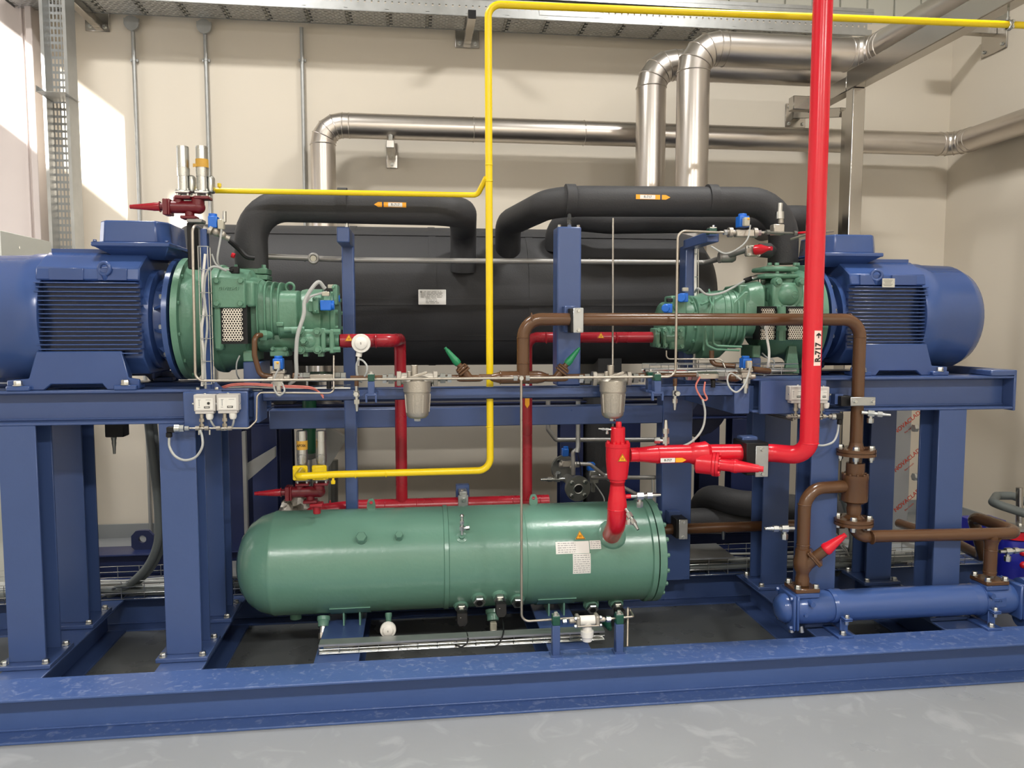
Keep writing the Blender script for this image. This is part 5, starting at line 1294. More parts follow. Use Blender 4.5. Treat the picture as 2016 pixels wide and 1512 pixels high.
cable('thick grey cable running down the front of the left compressor', [W(640,568,3.62), W(625,556,3.6), W(601,590,3.58), W(598,620,3.57), W(586,660,3.56), W(583,700,3.56), W(583,742,3.57), W(570,756,3.6)], .009, M['cable'])
cable('thin grey cable bracing the clear connectors on the left compressor', [W(643,575,3.64), W(630,578,3.62), W(612,584,3.6), W(603,596,3.6)], .0055)
cable('pale cable drooping under the left compressor housing', [W(472,700,3.64), W(466,715,3.64), W(466,735,3.66), W(472,748,3.7)], .0035)
bk = thing('cable_gland', 'black connector clipped beside the left compressor outlet flange', 'connector', W(462,532,3.6)); MB().box(W(463,532,3.62), (.035,.03,.03)).box(W(456,531,3.61), (.02,.02,.02)).build('connector', M['rubber'], bk, bev=.003)
# left upper solenoid valve
def inline_solenoid(x0, x1, py, Y, label, flip=1, pxc=None):
    c = W(pxc or (x0+x1)/2, py, Y); t = thing('solenoid_valve', label, 'valve', c, 'solenoid valves with blue coils')
    a = W(x0,py,Y).x; b = W(x1,py,Y).x
    m = MB(); m.cyl((a+.03,Y,c.z), (b-.03,Y,c.z), .013, n=16).box((c.x,Y,c.z-.004), (.09,.04,.034)); m.build('body', M['cast'], t, bev=.004)
    for x in (a+.035, b-.045): MB().cyl((x,Y,c.z), (x+.018,Y,c.z), .024, n=16).build('end_flange', M['cast'], t)
    for x in (a+.012, b-.022): MB().hexa((x,Y,c.z), (1,0,0), .024, .016, False).build('union_nut', ZI, t)
    MB().cyl((a-.01,Y,c.z), (b+.01,Y,c.z), .006, n=10).build('tube_end', TU, t)
    solenoid((c.x-.01*flip,Y,c.z+.05), t, 1.25); return t, c
t, c = inline_solenoid(1420, 1500, 458, 3.56, 'solenoid valve with blue coil and yellow lamp on the gantry arm line', pxc=1465)
cable('thin grey cable hanging from the gantry solenoid valve', [c+V((.01,-.045,.03)), W(1472,470,3.5), W(1455,488,3.5), W(1428,499,3.52), W(1400,485,3.56)], .004)
t = thing('solenoid_valve', 'solenoid valve with blue coil, high beside the left black pipe', 'valve', W(432,455,3.58), 'solenoid valves with blue coils')
PB(MB(), 409, 427, 425, 448, 3.55, 3.60).build('coil', M['blueplastic'], t, bev=.003); MB().cyl(W(419,426,3.575), W(419,421,3.575), .018, n=16).build('coil_cap', M['blueplastic'], t)
PB(MB(), 428, 440, 431, 451, 3.54, 3.57).build('connector', M['clear'], t, bev=.003); MB().cyl(W(442,437,3.56), W(442,416,3.56), .008, n=12).build('spindle', ZI, t)
m = MB(); m.cyl(W(400,449,3.58), W(452,470,3.6), .012, n=14); m.ball(W(425,456,3.57), .02, 14); m.ball(W(437,462,3.58), .018, 14); m.cyl(W(412,452,3.56), W(418,455,3.56), .02, n=14); m.build('body', M['cast'], t)
cable('black corrugated cable behind the left black pipe bend', [W(453,475,3.75), W(470,490,3.72), W(485,505,3.72), W(500,508,3.74)], .012, M['rubber'])
t = thing('red_plug', 'small red plug beside the base of the left black pipe', 'plug', W(457,502,3.9)); MB().cyl(W(456,502,3.85), W(462,504,3.85), .012, n=12).build('plug', M['red'], t)
# pipework between gantry and right suction
t = thing('needle_valve', 'steel needle valve standing in front of the right black pipe', 'valve', W(1537,460,3.72))
m = MB(); PB(m, 1524, 1545, 441, 462, 3.72, 3.77); m.cyl(W(1537,441,3.745), W(1537,425,3.745), .014, n=16); m.build('body', M['cast'], t, bev=.004)
MB().cyl(W(1535,431,3.745), W(1535,417,3.745), .021, n=20).cyl(W(1535,419,3.745), W(1536,400,3.745), .013, n=16).build('spindle_cap', ZI, t)
MB().cyl(W(1500,457,3.65), W(1580,460,3.76), .006, n=10).hexa(W(1508,457,3.66), (1,.2,0), .022, .018, False).hexa(W(1562,459,3.73), (1,.2,0), .022, .018, False).build('tube', M['iron'], t)
MB().cyl(W(1570,459,3.74), W(1592,457,3.7), .006, n=10).build('red_tube', M['red'], t)
pipe('steel_tube', 'short steel tube crossing behind the red riser near the right black pipe', 'tube', [W(1557,471,3.72), W(1600,458,3.6), W(1640,455,3.7)], .006, TU, 0, 'thin steel tubes', n=10)
t = thing('stop_valve', 'grey square valve with red cap at the right end of the long grey pipe', 'valve', W(1490,500,3.9), 'grey line valves')
PB(MB(), 1470, 1498, 483, 504, 3.84, 3.86).build('face_plate', M['cast'], t, bev=.004); PB(MB(), 1476, 1500, 484, 503, 3.86, 3.93).build('body', M['greypipe'], t, bev=.006)
for px, py in ((1475,486),(1494,485),(1475,501),(1494,502)): MB().bolt(W(px,py,3.84), (0,-1,0), .012).build('bolt', ZI, t)
MB().lathe(W(1488,492,3.84), V((.55,-.8,.02)), [(0,.026),(.03,.026),(.045,.02),(.07,.011),(.09,.011),(.09,.002)], 20).build('cap', M['red'], t)
MB().lathe(W(1494,493,3.9), V((1,.05,0)), [(0,.035),(.06,.04),(.075,.03),(.09,.02)], 24).build('black_end', BK, t)
# long grey pipe with sight glass
Yg = 4.55
gp = pipe('grey_pipe', 'long dull grey pipe running across the black vessel with a round sight glass', 'pipe', [W(524,505,4.0), W(700,512,4.15), W(1390,517,4.3), W(1415,510,4.1), W(1475,490,3.9)], .0145, M['greypipe'], .03, 'grey pipes')
for px in (600, 1160, 1418): weld(gp, W(px, 509 if px < 700 else (515 if px < 1300 else 508), 4.07 if px < 700 else (4.25 if px < 1300 else 4.1)), (1,.1,0), .0145, M['greypipe'])
t = thing('line_sight_glass', 'round grey sight glass set in the long grey pipe, left of the slender post', 'sight glass', W(617,509,4.0), 'grey line valves')
c = W(617,509,4.06); MB().torus(c, (0,1,0), .022, .008, 24, 10).cyl(c+V((0,.012,0)), c+V((0,-.002,0)), .02, n=20).build('ring', M['greypipe'], t); MB().cyl(c+V((0,-.003,0)), c+V((0,-.006,0)), .015, n=20).build('glass', M['clear'], t)
t = thing('check_valve', 'grey barrel valve at the bend of the long grey pipe by the vessel end', 'valve', W(1432,506,4.05), 'grey line valves')
MB().lathe(W(1415,507,4.05), (1,-.1,.02), [(0,.02),(0,.03),(.012,.03),(.013,.026),(.02,.029),(.075,.029),(.09,.02)], 24).build('barrel', M['greypipe'], t)
# angled sensor on the right compressor
t = thing('angle_sensor', 'angled black and silver sensor over the right compressor shoulder', 'sensor', W(1490,560,3.9))
MB().cyl(W(1466,553,3.86), W(1480,548,3.86), .013, n=14).build('plug', M['rubber'], t); MB().cyl(W(1479,549,3.86), W(1492,545,3.86), .014, n=14).cyl(W(1496,545,3.86), W(1496,560,3.86), .008, n=10).build('body', ZI, t)
cable('grey cable arching from the angled sensor to the right compressor end', [W(1466,553,3.86), W(1445,565,3.82), W(1420,577,3.78), W(1392,580,3.75), W(1375,568,3.75), W(1368,575,3.8)], .006)
cable('white cable strapped down the back of the gantry post', [W(1370,480,3.94), W(1369,560,3.94), W(1371,640,3.94), W(1368,700,3.94), W(1371,740,3.94)], .008, M['white'])
wl = thing('wire_tray', 'upright wire beside the gantry post cables', 'cable tray', W(1374,735,3.93), 'wire mesh cable trays')
m = MB(); m.cyl(W(1375,490,3.92), W(1375,733,3.92), .0028, n=6).cyl(W(1368,490,3.96), W(1368,733,3.96), .0022, n=6)
for py in range(500, 735, 45): m.cyl(W(1367,py,3.93), W(1375,py,3.92), .002, n=6)
m.build('wire_mesh', ZI, wl)
cable('white sensor cable hanging in front of the right perforated window', [W(1508,645,3.66), W(1510,665,3.66), W(1514,690,3.66), W(1513,715,3.66), W(1508,735,3.7), W(1500,750,3.75)], .0065, M['white'])
cable('thin grey lead bent behind the right compressor stand', [W(1500,695,3.8), W(1512,705,3.8), W(1522,708,3.8), W(1524,718,3.8), W(1516,738,3.8)], .004)
t = thing('probe', 'white probe head in the right perforated window', 'sensor', W(1509,647,3.69)); MB().cyl(W(1509,649,3.68), W(1509,642,3.68), .012, n=14).build('head', M['white'], t)
# temperature sensor on red pipe
t = thing('temperature_sensor', 'round white sensor head on the dark red pipe by the left compressor', 'sensor', W(711,675,3.58))
round_head(t, W(711,676,3.585), 1.15)
MB().cyl(W(708,690,3.6), W(706,702,3.6), .014, n=14).cyl(W(706,700,3.6), W(705,720,3.6), .006, n=10).build('gland', M['white'], t)
cable('grey cable looping below the round white sensor head', [W(705,715,3.6), W(702,730,3.6), W(708,745,3.58), W(720,738,3.55), W(722,720,3.55), W(710,708,3.57), W(702,718,3.58), W(704,745,3.58), W(712,752,3.6)], .0045)
# looping cables round the switches
cable('salmon cable loop below the right flow switch', [W(1388,752,3.56), W(1386,770,3.54), W(1392,785,3.54), W(1383,786,3.54), W(1370,762,3.54), W(1378,742,3.56)], .0045, M['pink'])
cable('grey cable sweeping from the salmon loop to the upright silver valve', [W(1383,786,3.54), W(1388,810,3.53), W(1385,838,3.52), W(1372,860,3.5), W(1350,876,3.5), W(1318,882,3.5)], .0055)
cable('grey cable loop hanging under the right solenoid valve', [W(1478,712,3.5), W(1474,735,3.5), W(1465,758,3.48), W(1450,772,3.48), W(1436,762,3.5), W(1432,745,3.52), W(1440,735,3.53), W(1460,748,3.52)], .0045)
cable('grey cable loop under the left solenoid valve', [W(549,725,3.5), W(540,745,3.5), W(540,765,3.5), W(549,778,3.5), W(560,770,3.5), W(556,755,3.52)], .004)
for i, (o, l) in enumerate(((0,'upper salmon cable running along the deck to the left flow switch'),(3,'lower salmon cable running along the deck to the left flow switch'))):
    cable(l, [W(436,762+o,3.6), W(460,756+o,3.58), W(500,755+o,3.57), W(560,759+o,3.57), W(610,762+o,3.56), W(628,772,3.55), W(637,784-i*4,3.54)], .0035, M['pink'])
cable('thin white cable along the deck behind the salmon ones', [W(430,766,3.6), W(480,762,3.6), W(560,764,3.6), W(640,764,3.6), W(690,764,3.6)], .004, M['white'])
for y_, l in ((760,'front'), (766,'rear')):
    t = thing('wire_tray', 'flat wire tray %s wire on the middle rail below the left compressor' % l, 'cable tray', W(600,y_,3.6), 'wire mesh cable trays')
    MB().cyl(W(455,y_+4,3.64), W(690,y_-2,3.64), .003, n=6).build('wire', ZI, t)
# right flat cable tray on deck
t = thing('wire_tray', 'wire mesh tray of loose cables lying behind the red riser on the right deck', 'cable tray', W(1500,750,3.8), 'wire mesh cable trays')
m = MB(); zt0 = 1.445
for y in (3.74, 3.80, 3.86): m.cyl((1.16,y,zt0), (1.95,y,zt0), .0025, n=6)
for y in (3.74, 3.86):
    m.cyl((1.16,y,zt0+.03), (1.95,y,zt0+.03), .0025, n=6); m.cyl((1.16,y,zt0+.055), (1.95,y,zt0+.055), .003, n=6)
x = 1.16
while x < 1.96: m.cyl((x,3.74,zt0), (x,3.74,zt0+.055), .002, n=6).cyl((x,3.74,zt0), (x,3.86,zt0), .002, n=6).cyl((x,3.86,zt0), (x,3.86,zt0+.055), .002, n=6); x += .1
m.build('wire_mesh', ZI, t)
for i in range(6):
    y = 3.755+i*.018; random.seed(i)
    cable('one of six cables lying in the mesh tray on the right deck', [V((1.15+.16*k, y+random.uniform(-.006,.006), zt0+.012+random.uniform(0,.014))) for k in range(6)], .005, [M['white'],M['cable'],M['rubber'],M['pink'],M['cable'],M['white']][i], group='cables in the right deck tray')
# ================================================================ pressure switches
def pswitch(px0, px1, py0, py1, Y, label, dark=False):
    t = thing('pressure_switch', label, 'switch', W((px0+px1)/2,py1,Y), 'grey pressure switch boxes')
    m = MB(); PB(m, px0, px1, py0, py1-5, Y, Y+.045); cvr = m.build('cover', M['greybox'], t, bev=.003)
    m = MB(); PB(m, px0+3, px1-3, py1-6, py1, Y+.004, Y+.045); m.build('base', M['greybox'], t, bev=.002)
    PB(MB(), px0+4, px1-5, py0+7, py1-8, Y-.0012, Y+.001).build('face_label', M['white'], cvr)
    m = MB(); w = px1-px0
    PB(m, px0+w*.24, px0+w*.27, py0+11, py1-15, Y-.002, Y-.001); PB(m, px0+w*.2, px0+w*.32, py0+10, py0+11, Y-.002, Y-.001); PB(m, px0+w*.55, px0+w*.8, py0+10, py0+10.8, Y-.002, Y-.001); PB(m, px0+w*.2, px0+w*.3, py1-13, py1-12, Y-.002, Y-.001)
    m.build('printed_marks', mat_grey, cvr); m = MB(); PB(m, px0+w*.48, px0+w*.74, py1-15, py1-11, Y-.002, Y-.001)
    if dark: m.cyl(W(px0+w*.68,py0+17,Y-.001), W(px0+w*.68,py0+17,Y-.006), .006, n=14)
    m.build('printed_marks', M['ink'], cvr)
    text('PENN', 'lettering', M['white'], cvr, W(px0+w*.61,py1-13,Y-.0026), .0065, (1,0,0), (0,0,1), bold=.0002)
    MB().bolt(W((px0+px1)/2+1,py0,Y+.02), (0,0,1), .009).bolt(W(px1,(py0+py1)/2-1,Y+.01), (1,0,0), .009).bolt(W(px0,(py0+py1)/2-1,Y+.01), (-1,0,0), .008).build('screw', ZI, t)
    a = px0+w*.38; b = px0+w*.74
    MB().cyl(W(a,py1,Y+.02), W(a,py1+14,Y+.02), .0085, n=12).hexa(W(a,py1+9,Y+.02), (0,0,-1), .02, .014, False).cyl(W(a,py1+14,Y+.02), W(a,py1+32,Y+.02), .006, n=10).hexa(W(a,py1+20,Y+.02), (0,0,-1), .019, .02, False).build('pressure_port', M['tube'], t)
    MB().lathe(W(b,py1-1,Y+.02), (0,0,-1), [(0,.016),(.016,.016),(.026,.012),(.028,.006)], 16).build('cable_gland', M['white'], t)
    return t
pswitch(381, 424, 777, 815, 3.47, 'grey pressure switch box with a black dot, left of the pair', True)
pswitch(426, 470, 776, 814, 3.47, 'grey pressure switch box without a dot, right of the pair')
pswitch(1555, 1584, 760, 794, 3.50, 'grey pressure switch box partly hidden on one side of the red riser')
pswitch(1607, 1633, 762, 794, 3.50, 'grey pressure switch box peeping out between red riser and brown pipe')
MB().bx(W(1500,780,3.53).x, W(1630,780,3.53).x, 3.545, 3.57, 1.265, 1.43).build('mounting_plate', BL, DR, bev=.004)
t = thing('tube_manifold', 'row of small steel tees and nuts below the left pressure switches', 'fitting', W(420,843,3.48))
m = MB(); m.cyl(W(366,843,3.48), W(458,843,3.48), .004, n=8)
for px in (388, 406, 429, 452): m.hexa(W(px-3,843,3.48), (1,0,0), .018, .017, False)
m.build('tube', M['tube'], t)
for px in (392, 413): MB().cyl(W(px,846,3.48), W(px,856,3.48), .004, n=8).build('stub', ZI, t)
t = thing('pressure_transmitter', 'black elbow plug with silver nuts left of the small manifold', 'sensor', W(350,843,3.48))
MB().cyl(W(344,843,3.48), W(354,843,3.48), .018, n=20).hexa(W(354,843,3.48), (1,0,0), .028, .018, False).hexa(W(364,843,3.48), (1,0,0), .018, .018, False).build('body', ZI, t)
m = MB(); PB(m, 327, 344, 841, 852, 3.47, 3.50); m.cyl(W(333,851,3.485), W(333,861,3.485), .013, n=14); m.build('elbow_plug', M['rubber'], t, bev=.003)
cable('grey cable looping below the left pressure switches', [W(333,860,3.485), W(334,880,3.47), W(345,898,3.46), W(364,906,3.46), W(385,900,3.46), W(398,880,3.46), W(398,860,3.47), W(394,846,3.48)], .0055)
cable('short grey cable dropping from the taped switch gland to the manifold', [W(411,818,3.49), W(417,832,3.49), W(425,842,3.5), W(440,846,3.5), W(455,842,3.5), W(460,830,3.49), W(460,818,3.49)], .0045)
t = thing('tube_manifold', 'row of small steel tees and nuts below the right pressure switches', 'fitting', W(1580,820,3.5))
m = MB(); m.cyl(W(1548,821,3.5), W(1645,820,3.5), .0045, n=8)
for px in (1552, 1572, 1622, 1634): m.hexa(W(px-3,820,3.5), (1,0,0), .018, .017, False)
m.build('tube', M['tube'], t)
t = thing('pressure_transmitter', 'black elbow plug with silver nuts beside the brown pipe', 'sensor', W(1648,820,3.5))
MB().cyl(W(1636,820,3.5), W(1643,820,3.5), .017, n=18).build('body', ZI, t); m = MB(); PB(m, 1646, 1661, 814, 826, 3.49, 3.52); m.cyl(W(1653,825,3.505), W(1652,836,3.505), .011, n=14); m.build('elbow_plug', M['rubber'], t, bev=.003)
cable('grey cable curving from the right elbow plug behind the red riser', [W(1651,836,3.5), W(1648,855,3.49), W(1640,870,3.48), W(1622,877,3.46), W(1605,876,3.46)], .005)
for i in range(2): pipe('steel_tube', 'thin steel tube sloping to the right pressure manifold, %s of two' % ('upper','lower')[i], 'tube', [W(1486,808+i*3,3.9), W(1520,815+i*3,3.7), W(1562,824+i*4,3.52)], .004, TU, 0, 'thin steel tubes', n=8)
# ================================================================ brown flanges and lower right piping
YF_ = 3.54
xf = bx2
def zf_(py): return W(1686, py, YF_).z
fl = thing('flanged_valve', 'brown bolted valve assembly hanging below the long brown pipe', 'valve', (xf,YF_,zf_(1040)), 'brown valves')
MB().lathe((xf,YF_,0), (0,0,1), [(zf_(1015),.02),(zf_(1015),.032),(zf_(1000),.036),(zf_(995),.032),(zf_(990),.036),(zf_(989),.050),(zf_(985),.0625),(zf_(944),.0625),(zf_(943),.064),(zf_(934),.064),(zf_(933),.044),(zf_(911),.044),(zf_(910),.03),(zf_(900),.03)], 40).build('body', BR, fl)
def flange(t, z, r, th, up):
    MB().lathe((xf,YF_,z), (0,0,1), [(0,.02),(0,r),(th*.43,r),(th*.44,r-.006),(th*.56,r-.006),(th*.57,r),(th,r),(th,.04),(th+.012,.034),(th+.03,.031)] if up else [(0,.031),(.02,.034),(.02,r),(.02+th*.43,r),(.02+th*.44,r-.006),(.02+th*.56,r-.006),(.02+th*.57,r),(.02+th,r),(.02+th,.03)], 44).build('flange', BR, t)
    for i in range(4):
        a = pi/4*(2*i+1)+.25
        p = V((xf+.07*math.cos(a), YF_+.07*math.sin(a), z+(th if up else .02+th)))
        MB().bolt(p, (0,0,1), .026, .014).bolt(p-V((0,0,th)), (0,0,-1), .024, .02).cyl(p-V((0,0,th+.02)), p-V((0,0,th+.032)), .008, n=10).build('bolt', ZI, t)
flange(fl, zf_(896), .093, .034, True)
MB().lathe((xf,YF_,zf_(1032)), (0,0,1), [(0,.03),(0,.093),(.014,.093),(.0145,.087),(.0185,.087),(.019,.093),(.034,.093),(.036,.05),(.05,.034)], 44).build('flange', BR, fl)
for i in range(4):
    a = pi/4*(2*i+1)+.25; p = V((xf+.07*math.cos(a), YF_+.07*math.sin(a), zf_(1032)+.034))
    MB().bolt(p, (0,0,1), .026, .014).bolt(p-V((0,0,.034)), (0,0,-1), .024, .02).build('bolt', ZI, fl)
for i in range(10):
    a = 2*pi*i/10; MB().bolt((xf+.055*math.cos(a),YF_+.055*math.sin(a),zf_(934)), (0,0,1), .012, .007).build('bolt', BR, fl)
cpx = thing('pipe_clamp', 'horizontal zinc plate clamp on the brown pipe above the bolted flange', 'clamp', W(1698,790,3.48), 'pipe clamps with zinc plates')
zincplate(cpx, 1675, 1724, 782, 799, 3.475, vert=False)
m = MB(); PB(m, 1656, 1680, 780, 800, 3.50, 3.56); m.build('block', M['rubber'], cpx, bev=.003); PB(MB(), 1644, 1660, 776, 796, 3.53, 3.57).build('bracket', BL, cpx)
svc(W(1696,812,3.5), (1,-.35,-.08), (0,0,-1), 'silver service valve on the brown pipe above the bolted flange', 1.1)
# lower elbow and run to the right
zl1 = W(1760,1056,YF_-.02).z; xe = W(1952,1055,3.5).x
t = thing('oil_pipe', 'brown pipe from lower flange running right and down to the blue cooler end', 'pipe', (xf,YF_,zl1), 'brown oil pipes')
MB().tube([(xf,YF_,zf_(1026)), (xf,YF_,zl1), (xe,3.50,zl1), (xe+.16,3.50,zl1), (xe+.17,3.75,zl1), (1.9+.4,4.6,zl1+.02)][:5], .031, [.09,.0,.08,.08], 28).build('tubing', BR, t)
MB().tube([(xe+.17,3.66,zl1), (xe+.16,3.84,zl1), W(1937,1098,3.98), W(1880,1068,4.3), W(1770,1030,4.9)], .031, .08, 24).build('tubing', BR, t)
for px in (1716, 1932): weld(t, (W(px,1056,YF_-.03).x,YF_-.03,zl1), (1,0,0), .031, BR)
zt2 = W(1953,1138,3.5).z
MB().cyl((xe,3.5,zl1), (xe,3.5,zt2+.02), .031, n=28).build('branch', BR, t); MB().lathe((xe,3.5,zl1-.06), (0,0,1), [(0,.031),(.02,.034),(.04,.045)], 28).build('branch_collar', BR, t)
for py in (1082, 1125): weld(t, (xe,3.5,W(1953,py,3.5).z), (0,0,1), .031, BR)
svc(W(1968,1086,3.5), (1,0,.02), (0,0,-1), 'silver service valve on the short brown pipe above the far cooler end', 1.2)
svc(W(1563,1040,3.5), (-1,0,.02), (0,0,-1), 'silver service valve pointing left from the brown elbow pipe', 1.25)
# elbow pipe to angle valve
xk = W(1582,1050,3.5).x; zk = W(1620,962,3.5).z; zc_ = W(1585,1158,3.5).z
t = thing('oil_pipe', 'brown elbow pipe from the bolted valve down to the red-capped valve', 'pipe', (xk,3.5,zk), 'brown oil pipes')
MB().tube([(xf-.05,YF_,zk), (xk,3.50,zk), (xk,3.5,W(1582,1100,3.5).z)], .031, .10, 28).build('tubing', BR, t)
for c, d in (((xk,3.5,W(1582,993,3.5).z),(0,0,1)), ((xk,3.5,W(1582,1072,3.5).z),(0,0,1)), ((xf-.075,YF_,zk),(1,0,0))): weld(t, c, d, .031, BR)
t = thing('angle_stop_valve', 'brown valve with bright red tapered cap on the blue cooler inlet', 'valve', (xk,3.5,zc_), 'brown valves')
zv = lambda py: W(1584,py,3.5).z
MB().lathe((xk,3.5,0), (0,0,1), [(zv(1150),.034),(zv(1138),.034),(zv(1132),.030),(zv(1126),.032),(zv(1118),.044),(zv(1105),.046),(zv(1092),.038),(zv(1080),.037),(zv(1079),.031)], 32).build('body', BR, t)
d = V((.62,-.35,.68)).normalized(); A = V((xk+.01,3.49,zv(1110)))
R = Matrix((frame_of(d)[1], frame_of(d)[2], d)).transposed()
MB().cyl(A, A+d*.06, .034, n=24).box(A+d*.062, (.085,.085,.012), R).box(A+d*.052, (.085,.085,.010), R).cyl(A+d*.06, A+d*.12, .026, n=24).build('bonnet', BR, t, bev=.003)
MB().lathe(A+d*.118, d, [(0,.027),(.004,.030),(.018,.030),(.022,.028),(.105,.0145),(.105,.012),(.125,.0115),(.125,.004),(.12,.003)], 28).build('cap', M['red'], t)
# ================================================================ blue oil cooler
CB = M['cooler']; YC = 3.5; zC = W(1750,1187,YC).z; xC0 = W(1530,1200,YC).x; xC1 = W(2005,1180,YC).x
ck = thing('oil_cooler', 'long bright blue cylindrical oil cooler lying on the right of the base', 'cooler', ((xC0+xC1)/2,YC,.19))
MB().lathe((W(1630,1190,YC).x,YC,zC), (1,0,0), [(0,.05),(0,.080),(.02,.083),(.025,.0775),(W(1905,1180,YC).x-W(1630,1190,YC).x,.0775),(W(1905,1180,YC).x-W(1630,1190,YC).x,.05)], 48).build('shell', CB, ck)
for (pa, pb, s) in ((1558,1632,-1),(1905,1984,1)):
    a = W(pa,1190,YC).x; b = W(pb,1190,YC).x
    MB().lathe((a,YC,zC), (1,0,0), [(0,.04),(0,.072),(.03,.080),(b-a-.03,.080),(b-a,.074),(b-a,.04)], 40).build('end_chamber', CB, ck)
    px = 1584 if s < 0 else 1953; x = xk if s < 0 else xe
    zp = W(px,1165 if s < 0 else 1150,YC).z
    MB().box((x,YC,zp), (.125,.125,.024)).cyl((x,YC,zp), (x,YC,zC), .045, n=24).build('connection_flange', CB, ck, bev=.004)
    MB().box((x,YC,zp+.023), (.125,.125,.021)).build('counter_flange', BR, ck, bev=.004, label='brown painted flange')
    for i in (-1, 1):
        for j in (-1, 1): MB().bolt((x+i*.047,YC+j*.047,zp+.034), (0,0,1), .024, .016).build('bolt', ZI, ck)
    xe_ = a if s < 0 else b
    for q in (0, 1): MB().box((xe_+s*(.006+q*.018),YC,zC), (.015,.175,.175)).build('end_flange', CB, ck, bev=.006)
    for i in (-1, 1):
        for j in (-1, 1): MB().bolt((xe_+s*.032,YC+i*.072,zC+j*.072), (s,0,0), .018, .012).build('bolt', CB, ck)
    if s < 0: MB().lathe((xe_-.03,YC,zC), (-1,0,0), [(0,.05),(0,.072),(.02,.070),(.04,.055),(.05,.035),(.053,.002)], 36).build('domed_end', CB, ck)
    MB().cyl((x+.03*s*-1-.02,YC-.06,zC+.045), (x+.03*s*-1-.02,YC-.095,zC+.045), .013, n=14).build('side_plug', CB, ck); MB().cyl((x-.02,YC-.07,zC-.01), (x-.02,YC-.088,zC-.01), .009, n=12).build('side_plug', CB, ck)
    xs_ = W(1637 if s < 0 else 1922, 1190, YC).x+.02
    MB().lathe((xs_-.02,YC,zC), (1,0,0), [(0,.078),(0,.0825),(.04,.0825),(.04,.078)], 40).build('strap', CB, ck)
    m = MB(); m.bx(xs_-.02, xs_+.02, YC-.125, YC-.08, zC-.028, zC-.022); m.bx(xs_-.02, xs_+.02, YC-.125, YC-.08, zC-.036, zC-.03); m.bx(xs_-.02,xs_+.02,YC-.085,YC-.078,.20,zC-.03); m.bx(xs_-.004, xs_+.004, YC-.08, YC+.08, .21, zC-.05)
    m.bx(xs_-.05, xs_+.03, YC-.125, YC+.12, .19, .203); m.build('saddle', CB, ck, bev=.002)
    MB().bolt((xs_,YC-.105,zC-.022), (0,0,1), .02).bolt((xs_,YC-.105,zC-.036), (0,0,-1), .018, .018).bolt((xs_-.015,YC-.1,.203), (0,0,1), .024).build('bolt', ZI, ck)
pz = W(1965,1188,YC-.08)
PB(MB(), 1951, 1982, 1178, 1196, YC-.081, YC-.06).build('rating_plate', CB, ck, bev=.002)
text('BITZER', 'cast_lettering', CB, ck, W(1966,1184,YC-.082), .014, (1,0,0), (0,0,1), bold=.0004, depth=.002)
for px in (1557, 1577): MB().cyl(W(px,1232,YC-.05), W(px+1,1244,YC-.05), .009, .013, n=12).build('drain_nipple', ZI, ck)
t = thing('water_connection', 'blue ringed water connection at the picture edge beside the cooler', 'fitting', W(2010,1190,3.5), 'blue water connections')
for py, q in ((1150,0), (1205,1)):
    c = W(2018,py+8,3.47)
    MB().lathe(c-V((.03,0,0)), (1,0,0), [(0,.03),(0,.055),(.03,.055),(.03,.048),(.05,.048),(.05,.056),(.09,.056),(.09,.03)], 28).build('ring', CB, t)
    MB().lathe(c+V((.001,0,0)), (1,0,0), [(0,.049),(.018,.049)], 28).build('white_seal', M['white'], t)
# ================================================================ wall services
GV = M['galv']; CL = M['clad']; ST = M['steel']
def perf(mb, o, u, v, nu, nv, pu, pv, hu, hv, stag=False):
    """sheet with real rectangular openings"""
    o = V(o); u = V(u); v = V(v)
    for j in range(nv):
        sh = pu/2 if (stag and j % 2) else 0
        for i in range(nu):
            a = i*pu+sh; b = j*pv; mu = (pu-hu)/2; mv = (pv-hv)/2
            O = [(a,b),(a+pu,b),(a+pu,b+pv),(a,b+pv)]; I = [(a+mu,b+mv),(a+pu-mu,b+mv),(a+pu-mu,b+pv-mv),(a+mu,b+pv-mv)]
            mb.add([o+u*p+v*q for p, q in O+I], [(0,1,5,4),(1,2,6,5),(2,3,7,6),(3,0,4,7)])
    return mb
# overhead cable tray
zT = W(500,38,6.25).z; Y0 = 5.98; Y1 = 6.27; xa = W(150,20,6.0).x-.5; xb = W(1716,75,5.98).x
ct = thing('cable_tray', 'long galvanised cable tray hung high along the back wall', 'cable tray', ((xa+xb)/2,6.1,zT))
m = MB(); n = int((xb-xa)/.30)
for i in range(n):
    x = xa+i*.30; perf(m, (x,Y0+.01,zT), (1,0,0), (0,1,0), 6, 9, .045, .030, .030, .007, True)
    m.bx(x-.026, x-.024, Y0+.01, Y1-.005, zT, zT+.02)
m.build('perforated_floor', GV, ct)
for i in range(n):
    x = xa+i*.30; MB().bx(x-.03, x, Y0, Y1, zT+.015, zT+.018).build('stiffener', M['iron'], ct)
m = MB(); perf(m, (xa,Y0,zT+.045), (1,0,0), (0,0,1), int((xb-xa)/.05), 1, .05, .045, .012, .016)
m.bx(xa, xb, Y0, Y0+.002, zT-.002, zT+.045); m.bx(xa, xb, Y0, Y0+.002, zT+.09, zT+.125); m.bx(xa, xb, Y0-.004, Y0+.014, zT+.118, zT+.128); m.bx(xa, xb, Y0, Y0+.012, zT-.003, zT)
m.build('side_rail', GV, ct); m = MB(); m.bx(xa, xb, Y1, Y1+.002, zT-.002, zT+.125); m.build('side_rail', GV, ct)
